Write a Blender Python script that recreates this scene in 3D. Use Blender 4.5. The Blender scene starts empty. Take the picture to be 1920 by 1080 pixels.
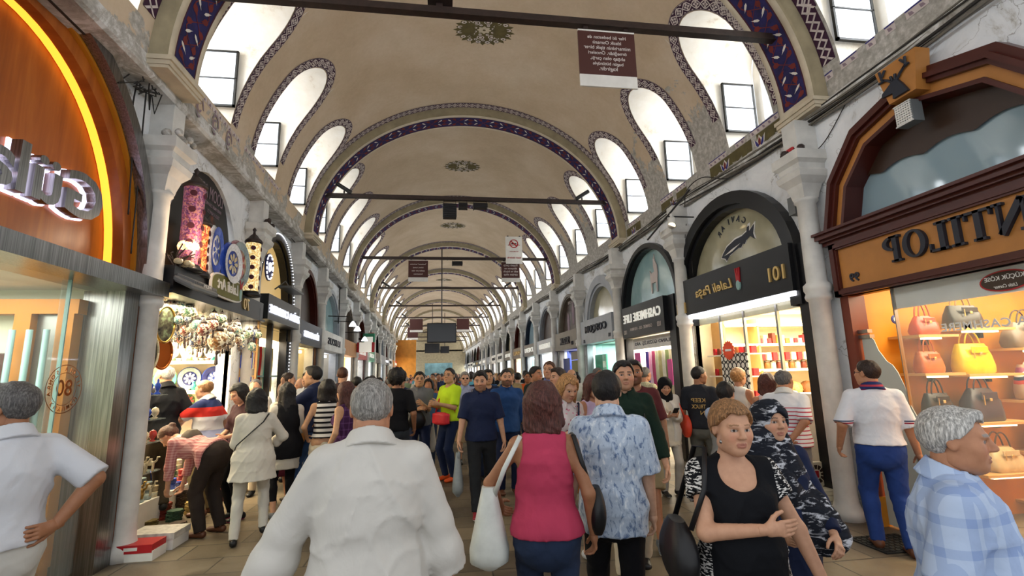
import bpy, math, random
import numpy as np
from mathutils import Matrix, Vector

# ---------------------------------------------------------------- camera, world, exposure
SC = bpy.context.scene
COL = SC.collection
SC.view_settings.view_transform = 'Standard'
SC.view_settings.look = 'None'
SC.view_settings.gamma = 1
SC.view_settings.use_curve_mapping = False
SC.view_settings.exposure = 0.5

YAW, PITCH, ROLL, FPX, EYE = math.radians(8.143), math.radians(10.053), math.radians(-1.342), 906.9, 1.70
def _cam():
    cy, sy, cp, sp = math.cos(YAW), math.sin(YAW), math.cos(PITCH), math.sin(PITCH)
    f = Vector((sy * cp, cy * cp, sp)); r = Vector((cy, -sy, 0)); u = r.cross(f)
    cr, sr = math.cos(ROLL), math.sin(ROLL)
    r2, u2 = cr * r + sr * u, -sr * r + cr * u
    cd = bpy.data.cameras.new('camera'); cd.sensor_fit = 'HORIZONTAL'; cd.sensor_width = 36; cd.lens = 36 * FPX / 1920
    cd.clip_end = 500; cd.clip_start = .05
    co = bpy.data.objects.new('camera', cd); COL.objects.link(co)
    m = Matrix.Identity(4)
    for i in range(3): m[i][0], m[i][1], m[i][2] = r2[i], u2[i], -f[i]
    m[2][3] = EYE
    co.matrix_world = m; SC.camera = co
    return r2, u2, f
_r2, _u2, _f2 = _cam()

w = bpy.data.worlds.new('daylight'); SC.world = w; w.use_nodes = True
bgn = w.node_tree.nodes['Background']; bgn.inputs[0].default_value = (.93, .96, 1, 1); bgn.inputs[1].default_value = .85
try:
    SC.cycles.use_denoising = True; SC.cycles.max_bounces = 6; SC.cycles.diffuse_bounces = 3; SC.cycles.glossy_bounces = 3
    SC.cycles.transmission_bounces = 4; SC.cycles.transparent_max_bounces = 8; SC.cycles.sample_clamp_indirect = 4.0
    SC.cycles.caustics_reflective = False; SC.cycles.caustics_refractive = False
except Exception: pass

def area(name, loc, rot, sx, sy, power, col=(1, 1, 1), spread=180):
    l = bpy.data.lights.new(name, 'AREA'); l.shape = 'RECTANGLE'; l.size = sx; l.size_y = sy; l.energy = power; l.color = col
    l.spread = math.radians(spread)
    o = bpy.data.objects.new(name, l); COL.objects.link(o); o.location = loc; o.rotation_euler = rot
    return o

# ---------------------------------------------------------------- colour and materials
def lin(c):
    if isinstance(c, str):
        c = c.lstrip('#'); c = [int(c[i:i + 2], 16) / 255 for i in (0, 2, 4)]
        return tuple(x / 12.92 if x <= .04045 else ((x + .055) / 1.055) ** 2.4 for x in c)
    return tuple(c[:3])
def hash_s(s):
    h = 7
    for ch in s: h = (h * 131 + ord(ch)) % 1000003
    return h

MAT = {}
class NT:
    """small node helper"""
    def __init__(s, name, rough=.7, metal=0., spec=.4):
        s.m = bpy.data.materials.new(name); s.m.use_nodes = True; s.t = s.m.node_tree
        s.b = s.t.nodes['Principled BSDF']; s.b.inputs['Roughness'].default_value = rough; s.b.inputs['Metallic'].default_value = metal
        s.b.inputs['Specular IOR Level'].default_value = spec
        s.tc = s.t.nodes.new('ShaderNodeTexCoord')
        MAT[name] = s.m
    def node(s, kind, **kw):
        n = s.t.nodes.new(kind)
        for k, v in kw.items():
            if k in n.inputs if isinstance(k, str) and not hasattr(n, k) else False: n.inputs[k].default_value = v
            elif hasattr(n, k): setattr(n, k, v)
        return n
    def link(s, a, b): s.t.links.new(a, b)
    def val(s, v):
        return v
    def math(s, op, a, b=None, c=None):
        n = s.t.nodes.new('ShaderNodeMath'); n.operation = op
        for i, x in enumerate((a, b, c)):
            if x is None: continue
            if isinstance(x, (int, float)): n.inputs[i].default_value = x
            else: s.link(x, n.inputs[i])
        return n.outputs[0]
    def mapped(s, scale=(1, 1, 1), rot=(0, 0, 0), src='Object'):
        n = s.t.nodes.new('ShaderNodeMapping'); n.inputs['Scale'].default_value = scale; n.inputs['Rotation'].default_value = rot
        s.link(s.tc.outputs[src], n.inputs[0]); return n.outputs[0]
    def noise(s, vec, scale=5, detail=4, rough=.55, dist=0.):
        n = s.t.nodes.new('ShaderNodeTexNoise'); n.inputs['Scale'].default_value = scale; n.inputs['Detail'].default_value = detail
        n.inputs['Roughness'].default_value = rough; n.inputs['Distortion'].default_value = dist; s.link(vec, n.inputs['Vector']); return n.outputs['Fac']
    def ramp(s, fac, stops, interp='LINEAR'):
        n = s.t.nodes.new('ShaderNodeValToRGB'); n.color_ramp.interpolation = interp
        el = n.color_ramp.elements
        while len(el) < len(stops): el.new(.5)
        for e, (p, c) in zip(el, stops): e.position = p; e.color = (*lin(c), 1)
        s.link(fac, n.inputs[0]); return n.outputs[0]
    def mix(s, fac, a, b, mode='MIX'):
        n = s.t.nodes.new('ShaderNodeMix'); n.data_type = 'RGBA'; n.blend_type = mode
        ins = [n.inputs[0], n.inputs[6], n.inputs[7]]
        for i, x in zip(ins, (fac, a, b)):
            if isinstance(x, (int, float)): i.default_value = x
            elif isinstance(x, (str, tuple)): i.default_value = (*lin(x), 1)
            else: s.link(x, i)
        return n.outputs[2]
    def sep(s, vec):
        n = s.t.nodes.new('ShaderNodeSeparateXYZ'); s.link(vec, n.inputs[0]); return n.outputs
    def color(s, c):
        if isinstance(c, (str, tuple)): s.b.inputs['Base Color'].default_value = (*lin(c), 1)
        else: s.link(c, s.b.inputs['Base Color'])
    def bump(s, h, strength=.3, dist=.01):
        n = s.t.nodes.new('ShaderNodeBump'); n.inputs['Strength'].default_value = strength; n.inputs['Distance'].default_value = dist
        s.link(h, n.inputs['Height']); s.link(n.outputs[0], s.b.inputs['Normal'])
    def emit(s, c, st):
        if isinstance(c, (str, tuple)): s.b.inputs['Emission Color'].default_value = (*lin(c), 1)
        else: s.link(c, s.b.inputs['Emission Color'])
        s.b.inputs['Emission Strength'].default_value = st

def plain(name, c, rough=.6, metal=0., spec=.4, var=.0, scale=6., bump=0., emit=0., alpha=None, obj_src='Object'):
    n = NT(name, rough, metal, spec)
    if var or bump:
        f = n.noise(n.mapped(), scale, 4)
        if var:
            l = np.array(lin(c)); n.color(n.ramp(f, [(.3, tuple(l * (1 - var))), (.7, tuple(np.minimum(l * (1 + var), 1)))]))
        else: n.color(c)
        if bump: n.bump(f, bump)
    else: n.color(c)
    if emit: n.emit(c, emit)
    if alpha is not None: n.b.inputs['Alpha'].default_value = alpha
    return n.m

def cloth(name, c, var=.1, c2=None, pat=None, rough=.85, bump=.25, p=None):
    """fabric; pat: stripes / check / plaid / blotch / floral, p = parameters"""
    n = NT(name, rough, 0, .2)
    v = n.mapped()
    f = n.noise(v, 4, 3)
    base = n.ramp(f, [(.3, tuple(np.array(lin(c)) * (1 - var))), (.7, tuple(np.minimum(np.array(lin(c)) * (1 + var), 1)))])
    p = p or {}
    if pat == 'stripes':
        z = n.sep(v)[2]; fr = n.math('FRACT', n.math('MULTIPLY', z, p.get('f', 20)))
        m = n.math('LESS_THAN', fr, p.get('w', .5))
        if 'zmax' in p: m = n.math('MULTIPLY', m, n.math('LESS_THAN', z, p['zmax']))
        if 'zmin' in p: m = n.math('MULTIPLY', m, n.math('GREATER_THAN', z, p['zmin']))
        base = n.mix(m, base, c2)
    elif pat == 'check':
        s = n.sep(v); k = p.get('f', 25)
        m1 = n.math('LESS_THAN', n.math('FRACT', n.math('MULTIPLY', s[0], k)), .5)
        m2 = n.math('LESS_THAN', n.math('FRACT', n.math('MULTIPLY', s[2], k)), .5)
        base = n.mix(n.math('MULTIPLY', n.math('ADD', m1, m2), .45), base, c2)
    elif pat == 'plaid':
        s = n.sep(v); k = p.get('f', 9); w_ = p.get('w', .22)
        m1 = n.math('LESS_THAN', n.math('FRACT', n.math('MULTIPLY', s[0], k)), w_)
        m3 = n.math('LESS_THAN', n.math('FRACT', n.math('MULTIPLY', s[1], k)), w_)
        m2 = n.math('LESS_THAN', n.math('FRACT', n.math('MULTIPLY', s[2], k)), w_)
        base = n.mix(n.math('MULTIPLY', n.math('ADD', n.math('MAXIMUM', m1, m3), m2), .4), base, c2)
    elif pat == 'blotch':
        g = n.noise(n.mapped(p.get('s', (1, 1, .5))), p.get('f', 22), 6, .65, .6)
        base = n.ramp(g, [(.38, c2), (.47, c), (.56, c), (.64, p.get('c3', '#dfe6ee'))])
    elif pat == 'floral':
        vo = n.t.nodes.new('ShaderNodeTexVoronoi'); vo.inputs['Scale'].default_value = p.get('f', 20); n.link(v, vo.inputs['Vector'])
        m = n.math('LESS_THAN', vo.outputs['Distance'], p.get('w', .33))
        base = n.mix(m, base, n.mix(n.math('GREATER_THAN', n.sep(vo.outputs['Color'])[0], .5), c2, p.get('c3', c2)))
    elif pat == 'bands':      # list of (z0, z1, colour)
        z = n.sep(v)[2]
        for z0, z1, cc in p['b']:
            m = n.math('MULTIPLY', n.math('GREATER_THAN', z, z0), n.math('LESS_THAN', z, z1))
            if 'xmin' in p: m = n.math('MULTIPLY', m, n.math('GREATER_THAN', n.math('ABSOLUTE', n.sep(v)[0]), p['xmin']))
            base = n.mix(m, base, cc)
    elif pat == 'shoulders':  # pale dashes on the sleeves only
        s = n.sep(v); ax = n.math('ABSOLUTE', s[0])
        g = n.noise(n.mapped((26, 26, 90), (0, .5, 0)), 1.6, 2)
        m = n.math('MULTIPLY', n.math('GREATER_THAN', ax, .155), n.math('GREATER_THAN', g, .53))
        base = n.mix(m, base, c2)
    n.color(base)
    wr = n.noise(n.mapped((7, 7, 4.5), (.3, .2, 0)), 1.1, 3, .5, 1.2)
    n.bump(n.math('ADD', wr, n.math('MULTIPLY', n.noise(v, 60, 3), .06)), min(1, bump * 2.), .014)
    return n.m

def basemats():
    n = NT('skin', .5, 0, .35)
    a = n.t.nodes.new('ShaderNodeAttribute'); a.attribute_name = 'Col'
    f = n.noise(n.mapped(), 35, 3); g = n.ramp(f, [(.3, (.88, .85, .84)), (.7, (1, 1, 1))])
    n.color(n.mix(1., a.outputs['Color'], g, 'MULTIPLY')); n.b.inputs['Subsurface Weight'].default_value = .0
    for k, c in HAIR.items():
        n = NT('hair_' + k, .5, 0, .35)
        f = n.noise(n.mapped((110, 110, 16)), 1.3, 4, .7); l = np.array(lin(c))
        n.color(n.ramp(f, [(.34, tuple(l * .4)), (.5, tuple(l)), (.66, tuple(np.minimum(l * 1.9 + .01, 1)))])); n.bump(f, .9, .006)

# ---------------------------------------------------------------- mesh builder
class MB:
    def __init__(s): s.v = []; s.f = []; s.m = []; s.cur = 0; s.smooth = False; s.sm = []; s.T = None
    def add(s, vs, fs):
        o = len(s.v)
        if s.T is not None: vs = [s.T(p) for p in vs]
        s.v += [tuple(map(float, p)) for p in vs]
        for f in fs: s.f.append(tuple(o + i for i in f)); s.m.append(s.cur); s.sm.append(s.smooth)
        return s
    def mat(s, i): s.cur = i; return s
    def box(s, x0, x1, y0, y1, z0, z1):
        if x0 > x1: x0, x1 = x1, x0
        if y0 > y1: y0, y1 = y1, y0
        if z0 > z1: z0, z1 = z1, z0
        return s.add([(x0, y0, z0), (x1, y0, z0), (x1, y1, z0), (x0, y1, z0), (x0, y0, z1), (x1, y0, z1), (x1, y1, z1), (x0, y1, z1)],
                     [(0, 3, 2, 1), (4, 5, 6, 7), (0, 1, 5, 4), (1, 2, 6, 5), (2, 3, 7, 6), (3, 0, 4, 7)])
    def bbox(s, c, d, r=.01):      # bevelled box, centre c, size d
        hx, hy, hz = d[0] / 2, d[1] / 2, d[2] / 2; r = min(r, hx * .9, hy * .9, hz * .9)
        prof = [(hx, hy - r), (hx - r, hy), (-hx + r, hy), (-hx, hy - r), (-hx, -hy + r), (-hx + r, -hy), (hx - r, -hy), (hx, -hy + r)]
        ins = [(x - math.copysign(r * .6, x), y - math.copysign(r * .6, y)) for x, y in prof]
        lv = [(-hz, ins), (-hz + r, prof), (hz - r, prof), (hz, ins)]
        vs = []; fs = []
        for z, q in lv: vs += [(c[0] + x, c[1] + y, c[2] + z) for x, y in q]
        for k in range(3):
            for i in range(8): fs.append((k * 8 + i, k * 8 + (i + 1) % 8, k * 8 + 8 + (i + 1) % 8, k * 8 + 8 + i))
        fs.append(tuple(range(7, -1, -1))); fs.append(tuple(range(24, 32)))
        return s.add(vs, fs)
    def poly(s, vs): return s.add(vs, [tuple(range(len(vs)))])
    def prism(s, pts, fn, t0, t1):     # pts 2-D outline; fn(u, v, t) -> 3-D
        n = len(pts)
        vs = [fn(u, v, t0) for u, v in pts] + [fn(u, v, t1) for u, v in pts]
        return s.add(vs, [tuple(range(n - 1, -1, -1)), tuple(range(n, 2 * n))] + [(i, (i + 1) % n, n + (i + 1) % n, n + i) for i in range(n)])
    def tube(s, pts, r, seg=8, cap=True, flat=1.):
        pts = [np.array(p, float) for p in pts]; n = len(pts); rs = r if hasattr(r, '__len__') else [r] * n
        vs = []; up = None
        for i, p in enumerate(pts):
            d = _n2(pts[min(i + 1, n - 1)] - pts[max(i - 1, 0)])
            if up is None: up = np.array([0, 0, 1.]) if abs(d[2]) < .9 else np.array([1., 0, 0])
            a = up - d * np.dot(up, d); a = _n2(a); b = np.cross(d, a); up = a
            for k in range(seg):
                t = 2 * math.pi * k / seg
                vs.append(p + rs[i] * (math.cos(t) * a + math.sin(t) * b * flat))
        fs = [(i * seg + k, i * seg + (k + 1) % seg, (i + 1) * seg + (k + 1) % seg, (i + 1) * seg + k) for i in range(n - 1) for k in range(seg)]
        if cap: fs += [tuple(range(seg - 1, -1, -1)), tuple((n - 1) * seg + k for k in range(seg))]
        return s.add(vs, fs)
    def lathe(s, prof, c=(0, 0, 0), seg=20, axis='z', cap=True):
        vs = []; n = len(prof)
        for r, z in prof:
            for k in range(seg):
                t = 2 * math.pi * k / seg; x, y = r * math.cos(t), r * math.sin(t)
                vs.append({'z': (c[0] + x, c[1] + y, c[2] + z), 'x': (c[0] + z, c[1] + x, c[2] + y), 'y': (c[0] + x, c[1] + z, c[2] + y)}[axis])
        fs = [(i * seg + k, i * seg + (k + 1) % seg, (i + 1) * seg + (k + 1) % seg, (i + 1) * seg + k) for i in range(n - 1) for k in range(seg)]
        if cap: fs += [tuple(range(seg - 1, -1, -1)), tuple((n - 1) * seg + k for k in range(seg))]
        return s.add(vs, fs)
    def ball(s, c, r, seg=12, rings=8):
        r = (r, r, r) if not hasattr(r, '__len__') else r
        vs = []; 
        for i in range(1, rings):
            p = math.pi * i / rings
            for k in range(seg):
                t = 2 * math.pi * k / seg; vs.append((c[0] + r[0] * math.sin(p) * math.cos(t), c[1] + r[1] * math.sin(p) * math.sin(t), c[2] - r[2] * math.cos(p)))
        vs += [(c[0], c[1], c[2] - r[2]), (c[0], c[1], c[2] + r[2])]; b, t_ = len(vs) - 2, len(vs) - 1
        fs = [(i * seg + k, i * seg + (k + 1) % seg, (i + 1) * seg + (k + 1) % seg, (i + 1) * seg + k) for i in range(rings - 2) for k in range(seg)]
        fs += [(b, (k + 1) % seg, k) for k in range(seg)] + [(t_, (rings - 2) * seg + k, (rings - 2) * seg + (k + 1) % seg) for k in range(seg)]
        return s.add(vs, fs)
    def grid(s, rows):     # rows of equal length
        n = len(rows[0]); vs = [p for r in rows for p in r]
        return s.add(vs, [(i * n + k, i * n + k + 1, (i + 1) * n + k + 1, (i + 1) * n + k) for i in range(len(rows) - 1) for k in range(n - 1)])
    def xf(s, fn): s.v = [fn(p) for p in s.v]; return s
    def bounds(s): a = np.array(s.v); return a.min(0), a.max(0)
    def build(s, name, mats, parent=None, rel=True):
        """linked as one mesh; with a parent the vertices stay where they are in the world when rel is True"""
        me = bpy.data.meshes.new(name)
        vs = s.v
        if parent is not None and rel:
            im = parent_matrix(parent).inverted(); vs = [tuple(im @ Vector(p)) for p in vs]
        me.from_pydata(vs, [], s.f)
        for k in (mats if isinstance(mats, (list, tuple)) else [mats]): me.materials.append(MAT[k] if isinstance(k, str) else k)
        me.polygons.foreach_set('material_index', np.array(s.m, np.int32)); me.polygons.foreach_set('use_smooth', np.array(s.sm, bool))
        me.update()
        o = bpy.data.objects.new(name, me); COL.objects.link(o)
        if parent is not None: o.parent = parent
        return o
def _n2(v): v = np.asarray(v, float); return v / (np.linalg.norm(v) + 1e-12)
def parent_matrix(o):
    m = Matrix.LocRotScale(o.location, o.rotation_euler.to_quaternion(), o.scale)
    return parent_matrix(o.parent) @ m if o.parent else m

def thing(name, label, cat, loc=(0, 0, 0), rz=0, group=None):
    o = bpy.data.objects.new(name, None); COL.objects.link(o); o.empty_display_size = .1
    o.location = loc; o.rotation_euler = (0, 0, rz); o['label'] = label; o['category'] = cat
    if group: o['group'] = group
    return o
def tag(o, label, cat, group=None, kind=None):
    o['label'] = label; o['category'] = cat
    if group: o['group'] = group
    if kind: o['kind'] = kind
    return o
def struct(o, label=None):
    o['kind'] = 'structure'
    if label: o['label'] = label
    return o
def recenter(o, base=None):
    """puts the origin of a one-mesh thing at its base"""
    me = o.data; n = len(me.vertices); a = np.zeros(n * 3); me.vertices.foreach_get('co', a); a = a.reshape(-1, 3)
    b = np.array([(a[:, 0].min() + a[:, 0].max()) / 2, (a[:, 1].min() + a[:, 1].max()) / 2, a[:, 2].min()]) if base is None else np.array(base)
    me.vertices.foreach_set('co', (a - b).ravel()); o.location = tuple(b); me.update(); return o
_kids = {}
def copy_tree(src, loc=None, rz=None, label=None, group=None, scale=None, keep=None):
    r = src.copy(); COL.objects.link(r)
    if loc is not None: r.location = loc
    if rz is not None: r.rotation_euler = (0, 0, rz)
    if scale is not None: r.scale = (scale,) * 3 if not hasattr(scale, '__len__') else scale
    if label: r['label'] = label
    if group: r['group'] = group
    kids = [o for o in bpy.data.objects if o.parent == src] if src.name not in _kids else _kids[src.name]
    _kids[src.name] = kids
    for ch in kids:
        c = ch.copy(); COL.objects.link(c); c.parent = r
        gk = _kids.setdefault(ch.name, [o for o in bpy.data.objects if o.parent == ch])
        for g in gk: d = g.copy(); COL.objects.link(d); d.parent = c
    return r

_fontcache = {}
def text_shape(txt, size=1., bold=0., shear=0., spacing=1., ext=.0):
    """outlines of a line of text as (verts, faces, width), left edge at 0, baseline at 0; ext = half depth"""
    key = (txt, bold, shear, spacing, ext / size)
    if key not in _fontcache:
        cu = bpy.data.curves.new('t', 'FONT'); cu.body = txt; cu.size = 1.; cu.offset = bold; cu.shear = shear; cu.space_character = spacing
        cu.extrude = ext / size; cu.resolution_u = 3; cu.align_x = 'LEFT'
        o = bpy.data.objects.new('t', cu); COL.objects.link(o)
        bpy.context.view_layer.update()
        me = bpy.data.meshes.new_from_object(o.evaluated_get(bpy.context.evaluated_depsgraph_get()))
        vs = np.array([v.co[:] for v in me.vertices]).reshape(-1, 3); fs = [tuple(p.vertices) for p in me.polygons]
        bpy.data.objects.remove(o); bpy.data.curves.remove(cu); bpy.data.meshes.remove(me)
        _fontcache[key] = (vs, fs)
    vs, fs = _fontcache[key]
    return vs * size, fs
def put_text(b, txt, fn, width=None, height=None, bold=.0, shear=0., spacing=1., ext=0., size=.1):
    """adds text to builder b; fn(u, v, t) -> 3-D; fitted to width x height when given, u grows along the writing direction"""
    vs, fs = text_shape(txt, size, bold, shear, spacing, ext)
    if not len(vs): return
    x0, x1 = vs[:, 0].min(), vs[:, 0].max(); y0, y1 = vs[:, 1].min(), vs[:, 1].max()
    su = width / (x1 - x0) if width else 1.; sv = height / (y1 - y0) if height else su
    b.add([fn((p[0] - x0) * su, (p[1] - (y0 if height else 0)) * sv, p[2]) for p in vs], fs)
def bend(y): return -.03 * max(0., y - 5.25)
# ---------------------------------------------------------------- figures
def _n(v):
    v = np.asarray(v, float); return v / (np.linalg.norm(v) + 1e-12)

def rotx(a):
    c, s = math.cos(a), math.sin(a); return np.array([[1, 0, 0], [0, c, -s], [0, s, c]])
def roty(a):
    c, s = math.cos(a), math.sin(a); return np.array([[c, 0, s], [0, 1, 0], [-s, 0, c]])
def rotz(a):
    c, s = math.cos(a), math.sin(a); return np.array([[c, -s, 0], [s, c, 0], [0, 0, 1]])

class Field:
    """signed distance grid filled primitive by primitive, then turned into a mesh (surface nets)"""
    def __init__(s, lo, hi, h):
        s.h = h; s.lo = np.array(lo, float)
        s.dim = np.maximum(np.ceil((np.array(hi) - s.lo) / h).astype(int) + 1, 4)
        s.v = np.full(s.dim, 0.2, np.float32)
    def block(s, lo, hi):
        a = np.clip(np.floor((np.array(lo) - s.lo) / s.h).astype(int), 0, s.dim)
        b = np.clip(np.ceil((np.array(hi) - s.lo) / s.h).astype(int) + 1, 0, s.dim)
        if (b <= a).any(): return None
        sl = tuple(slice(a[i], b[i]) for i in range(3))
        g = [(s.lo[i] + s.h * np.arange(a[i], b[i])).astype(np.float32) for i in range(3)]
        return sl, g[0][:, None, None], g[1][None, :, None], g[2][None, None, :]
    def put(s, sl, d, k, mode='u'):
        w = s.v[sl]
        if mode == 'u':
            if k > 0:
                t = np.maximum(k - np.abs(w - d), 0) / k
                s.v[sl] = np.minimum(w, d) - t * t * k * .25
            else: s.v[sl] = np.minimum(w, d)
        elif mode == 's':
            if k > 0:
                t = np.maximum(k - np.abs(w + d), 0) / k
                s.v[sl] = np.maximum(w, -d) + t * t * k * .25
            else: s.v[sl] = np.maximum(w, -d)
    def cone(s, a, b, ra, rb, k=.02, side=None, mode='u', cut=None):
        """elliptic cone between a and b; ra, rb = radius or (side, front); cut = list of (point, normal): keeps dot(p-point,normal) < 0"""
        a = np.array(a, float); b = np.array(b, float)
        ra = np.array([ra, ra] if np.isscalar(ra) else ra, float); rb = np.array([rb, rb] if np.isscalar(rb) else rb, float)
        R = max(ra.max(), rb.max()) + k + 2 * s.h
        q = s.block(np.minimum(a, b) - R, np.maximum(a, b) + R)
        if q is None: return
        sl, X, Y, Z = q
        ax = b - a; L = np.linalg.norm(ax)
        if L < 1e-6: ax = np.array([0, 0, 1.]); L = 1e-6
        ax = ax / L
        px, py, pz = X - a[0], Y - a[1], Z - a[2]
        al = px * ax[0] + py * ax[1] + pz * ax[2]
        t = np.clip(al / L, 0, 1)
        o = al - t * L
        if side is None or (ra[0] == ra[1] and rb[0] == rb[1]):
            r2 = px * px + py * py + pz * pz - al * al + o * o
            d = np.sqrt(np.maximum(r2, 0)) - (ra[0] + (rb[0] - ra[0]) * t)
        else:
            u = _n(np.array(side, float) - ax * np.dot(side, ax)); w = np.cross(ax, u)
            du = px * u[0] + py * u[1] + pz * u[2]; dw = px * w[0] + py * w[1] + pz * w[2]
            ru = ra[0] + (rb[0] - ra[0]) * t; rw = ra[1] + (rb[1] - ra[1]) * t
            rm = np.minimum(ru, rw)
            d = (np.sqrt((du / ru) ** 2 + (dw / rw) ** 2 + (o / rm) ** 2) - 1) * rm
        if cut:
            for p, n in cut:
                n = _n(n); d = np.maximum(d, (X - p[0]) * n[0] + (Y - p[1]) * n[1] + (Z - p[2]) * n[2])
        s.put(sl, d, k, mode)
    def ell(s, c, r, k=.02, M=None, mode='u', cut=None):
        c = np.array(c, float); r = np.array(r, float)
        R = r.max() + k + 2 * s.h
        q = s.block(c - R, c + R)
        if q is None: return
        sl, X, Y, Z = q
        px, py, pz = X - c[0], Y - c[1], Z - c[2]
        if M is not None:
            px, py, pz = (px * M[0, i] + py * M[1, i] + pz * M[2, i] for i in range(3))
        d = (np.sqrt((px / r[0]) ** 2 + (py / r[1]) ** 2 + (pz / r[2]) ** 2) - 1) * r.min()
        if cut:
            for p, n in cut:
                n = _n(n); d = np.maximum(d, (X - p[0]) * n[0] + (Y - p[1]) * n[1] + (Z - p[2]) * n[2])
        s.put(sl, d, k, mode)
    def grid(s):
        return [(s.lo[i] + s.h * np.arange(s.dim[i])).astype(np.float32).reshape([-1 if j == i else 1 for j in range(3)]) for i in range(3)]
    def plane(s, p, n):      # keeps dot(p-point, n) < 0
        X, Y, Z = s.grid(); n = _n(n)
        s.v = np.maximum(s.v, (X - p[0]) * n[0] + (Y - p[1]) * n[1] + (Z - p[2]) * n[2])
    def folds(s, amp, f=1., seed=0, tall=.35, ridge=False):
        X, Y, Z = s.grid()
        if not ridge:
            a = np.sin(X * 17 * f + seed + 1.7 * np.sin(Z * 9 * f * tall + Y * 6 + seed)) * np.sin(Y * 19 * f + 2 * seed + 1.3 * np.sin(Z * 11 * f * tall + X * 7))
            b = np.sin((X * 31 + Z * 23) * f + seed * 3 + 2 * np.sin(Z * 13 * f + Y * 9)) * np.sin((Y * 27 - Z * 15) * f + seed)
            s.v = s.v + (amp * (.65 * a + .35 * b)).astype(np.float32); return
        t = np.arctan2(X, Y + .001)
        w1 = 1.6 * np.sin(Z * 5.5 + seed) + 1.1 * np.sin(Z * 11 + 2.2 * np.sin(t * 2 + seed))
        a = (1 - np.abs(np.sin(t * 3.5 * f + w1 * .55 + seed))) ** 2.2          # hanging folds, stronger below
        w2 = 2. * np.sin(X * 7 + seed * 2) + 1.6 * np.sin(Y * 8 + seed)
        b = (1 - np.abs(np.sin((Z * 13 + np.abs(X) * 12) * f + w2 * .7 + seed))) ** 3   # slanting pulls
        c = (1 - np.abs(np.sin((Z * 22 - X * 15) * f + 1.5 * np.sin(X * 14 + Z * 6 + seed)))) ** 4
        g = np.clip(1.5 - Z, .15, 1.) * (.6 + .4 * np.sin(Z * 4 + X * 5 + seed))
        s.v = s.v - (amp * (1.1 * a * g + .75 * b * (1.25 - g) + .45 * c - .35)).astype(np.float32)
    def mesh(s):
        v = s.v; v = np.pad(v, 1, constant_values=.2); lo = s.lo - s.h
        neg = v < 0
        c = [neg[i:neg.shape[0] - 1 + i, j:neg.shape[1] - 1 + j, k:neg.shape[2] - 1 + k] for i in (0, 1) for j in (0, 1) for k in (0, 1)]
        cnt = sum(x.astype(np.int8) for x in c)
        act = (cnt > 0) & (cnt < 8)
        ids = np.argwhere(act)
        if not len(ids): return np.zeros((0, 3)), np.zeros((0, 4), int)
        index = np.full(act.shape, -1, np.int64); index[act] = np.arange(len(ids))
        cv = {}
        for i in (0, 1):
            for j in (0, 1):
                for k in (0, 1): cv[i, j, k] = v[ids[:, 0] + i, ids[:, 1] + j, ids[:, 2] + k]
        P = np.zeros((len(ids), 3)); N = np.zeros(len(ids))
        for ax in range(3):
            for e in ((0, 0), (0, 1), (1, 0), (1, 1)):
                p0 = list(e); p0.insert(ax, 0); p1 = list(e); p1.insert(ax, 1)
                a, b = cv[tuple(p0)], cv[tuple(p1)]
                m = (a < 0) != (b < 0)
                t = np.where(m, a / np.where(m, a - b, 1), 0)
                pt = np.tile(np.array(p0, float), (len(ids), 1)); pt[:, ax] = t
                P += pt * m[:, None]; N += m
        P = (ids + P / N[:, None]) * s.h + lo
        F = []
        for ax in range(3):
            sh = [slice(None)] * 3
            a = [slice(0, n) for n in v.shape]; b = list(a)
            a[ax] = slice(0, v.shape[ax] - 1); b[ax] = slice(1, v.shape[ax])
            na, nb = neg[tuple(a)], neg[tuple(b)]
            E = np.argwhere(na != nb)
            o1, o2 = (ax + 1) % 3, (ax + 2) % 3
            ok = (E[:, o1] > 0) & (E[:, o2] > 0) & (E[:, o1] < v.shape[o1] - 1) & (E[:, o2] < v.shape[o2] - 1)
            E = E[ok]
            def at(d1, d2):
                q = E.copy(); q[:, o1] -= d1; q[:, o2] -= d2; return index[q[:, 0], q[:, 1], q[:, 2]]
            quad = np.stack([at(1, 1), at(0, 1), at(0, 0), at(1, 0)], 1)
            flip = ~na[E[:, 0], E[:, 1], E[:, 2]]
            quad[flip] = quad[flip][:, ::-1]
            F.append(quad)
        return P, np.concatenate(F)

def np_mesh(name, P, F, mats, parent=None, col=None, smooth=True):
    me = bpy.data.meshes.new(name)
    n, m = len(P), len(F)
    me.vertices.add(n); me.vertices.foreach_set('co', np.asarray(P, np.float32).ravel())
    me.loops.add(m * 4); me.loops.foreach_set('vertex_index', np.asarray(F, np.int32).ravel())
    me.polygons.add(m); me.polygons.foreach_set('loop_start', np.arange(0, m * 4, 4, dtype=np.int32))
    if smooth: me.polygons.foreach_set('use_smooth', np.ones(m, bool))
    me.update(calc_edges=True)
    for k in (mats if isinstance(mats, (list, tuple)) else [mats]): me.materials.append(k)
    if col is not None:
        a = me.color_attributes.new('Col', 'FLOAT_COLOR', 'POINT')
        a.data.foreach_set('color', np.concatenate([col, np.ones((n, 1))], 1).astype(np.float32).ravel())
    o = bpy.data.objects.new(name, me); COL.objects.link(o)
    if parent is not None: o.parent = parent
    return o

def ik(a, t, l1, l2, hint):
    a = np.array(a, float); t = np.array(t, float); d = t - a; D = np.linalg.norm(d)
    Dm = min(max(D, abs(l1 - l2) + .01), (l1 + l2) * .998)
    d = d / (D + 1e-9); t = a + d * Dm
    x = (l1 * l1 - l2 * l2 + Dm * Dm) / (2 * Dm); hgt = math.sqrt(max(l1 * l1 - x * x, 0))
    h = np.array(hint, float); h = _n(h - d * np.dot(h, d))
    return a + d * x + h * hgt, t

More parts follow.
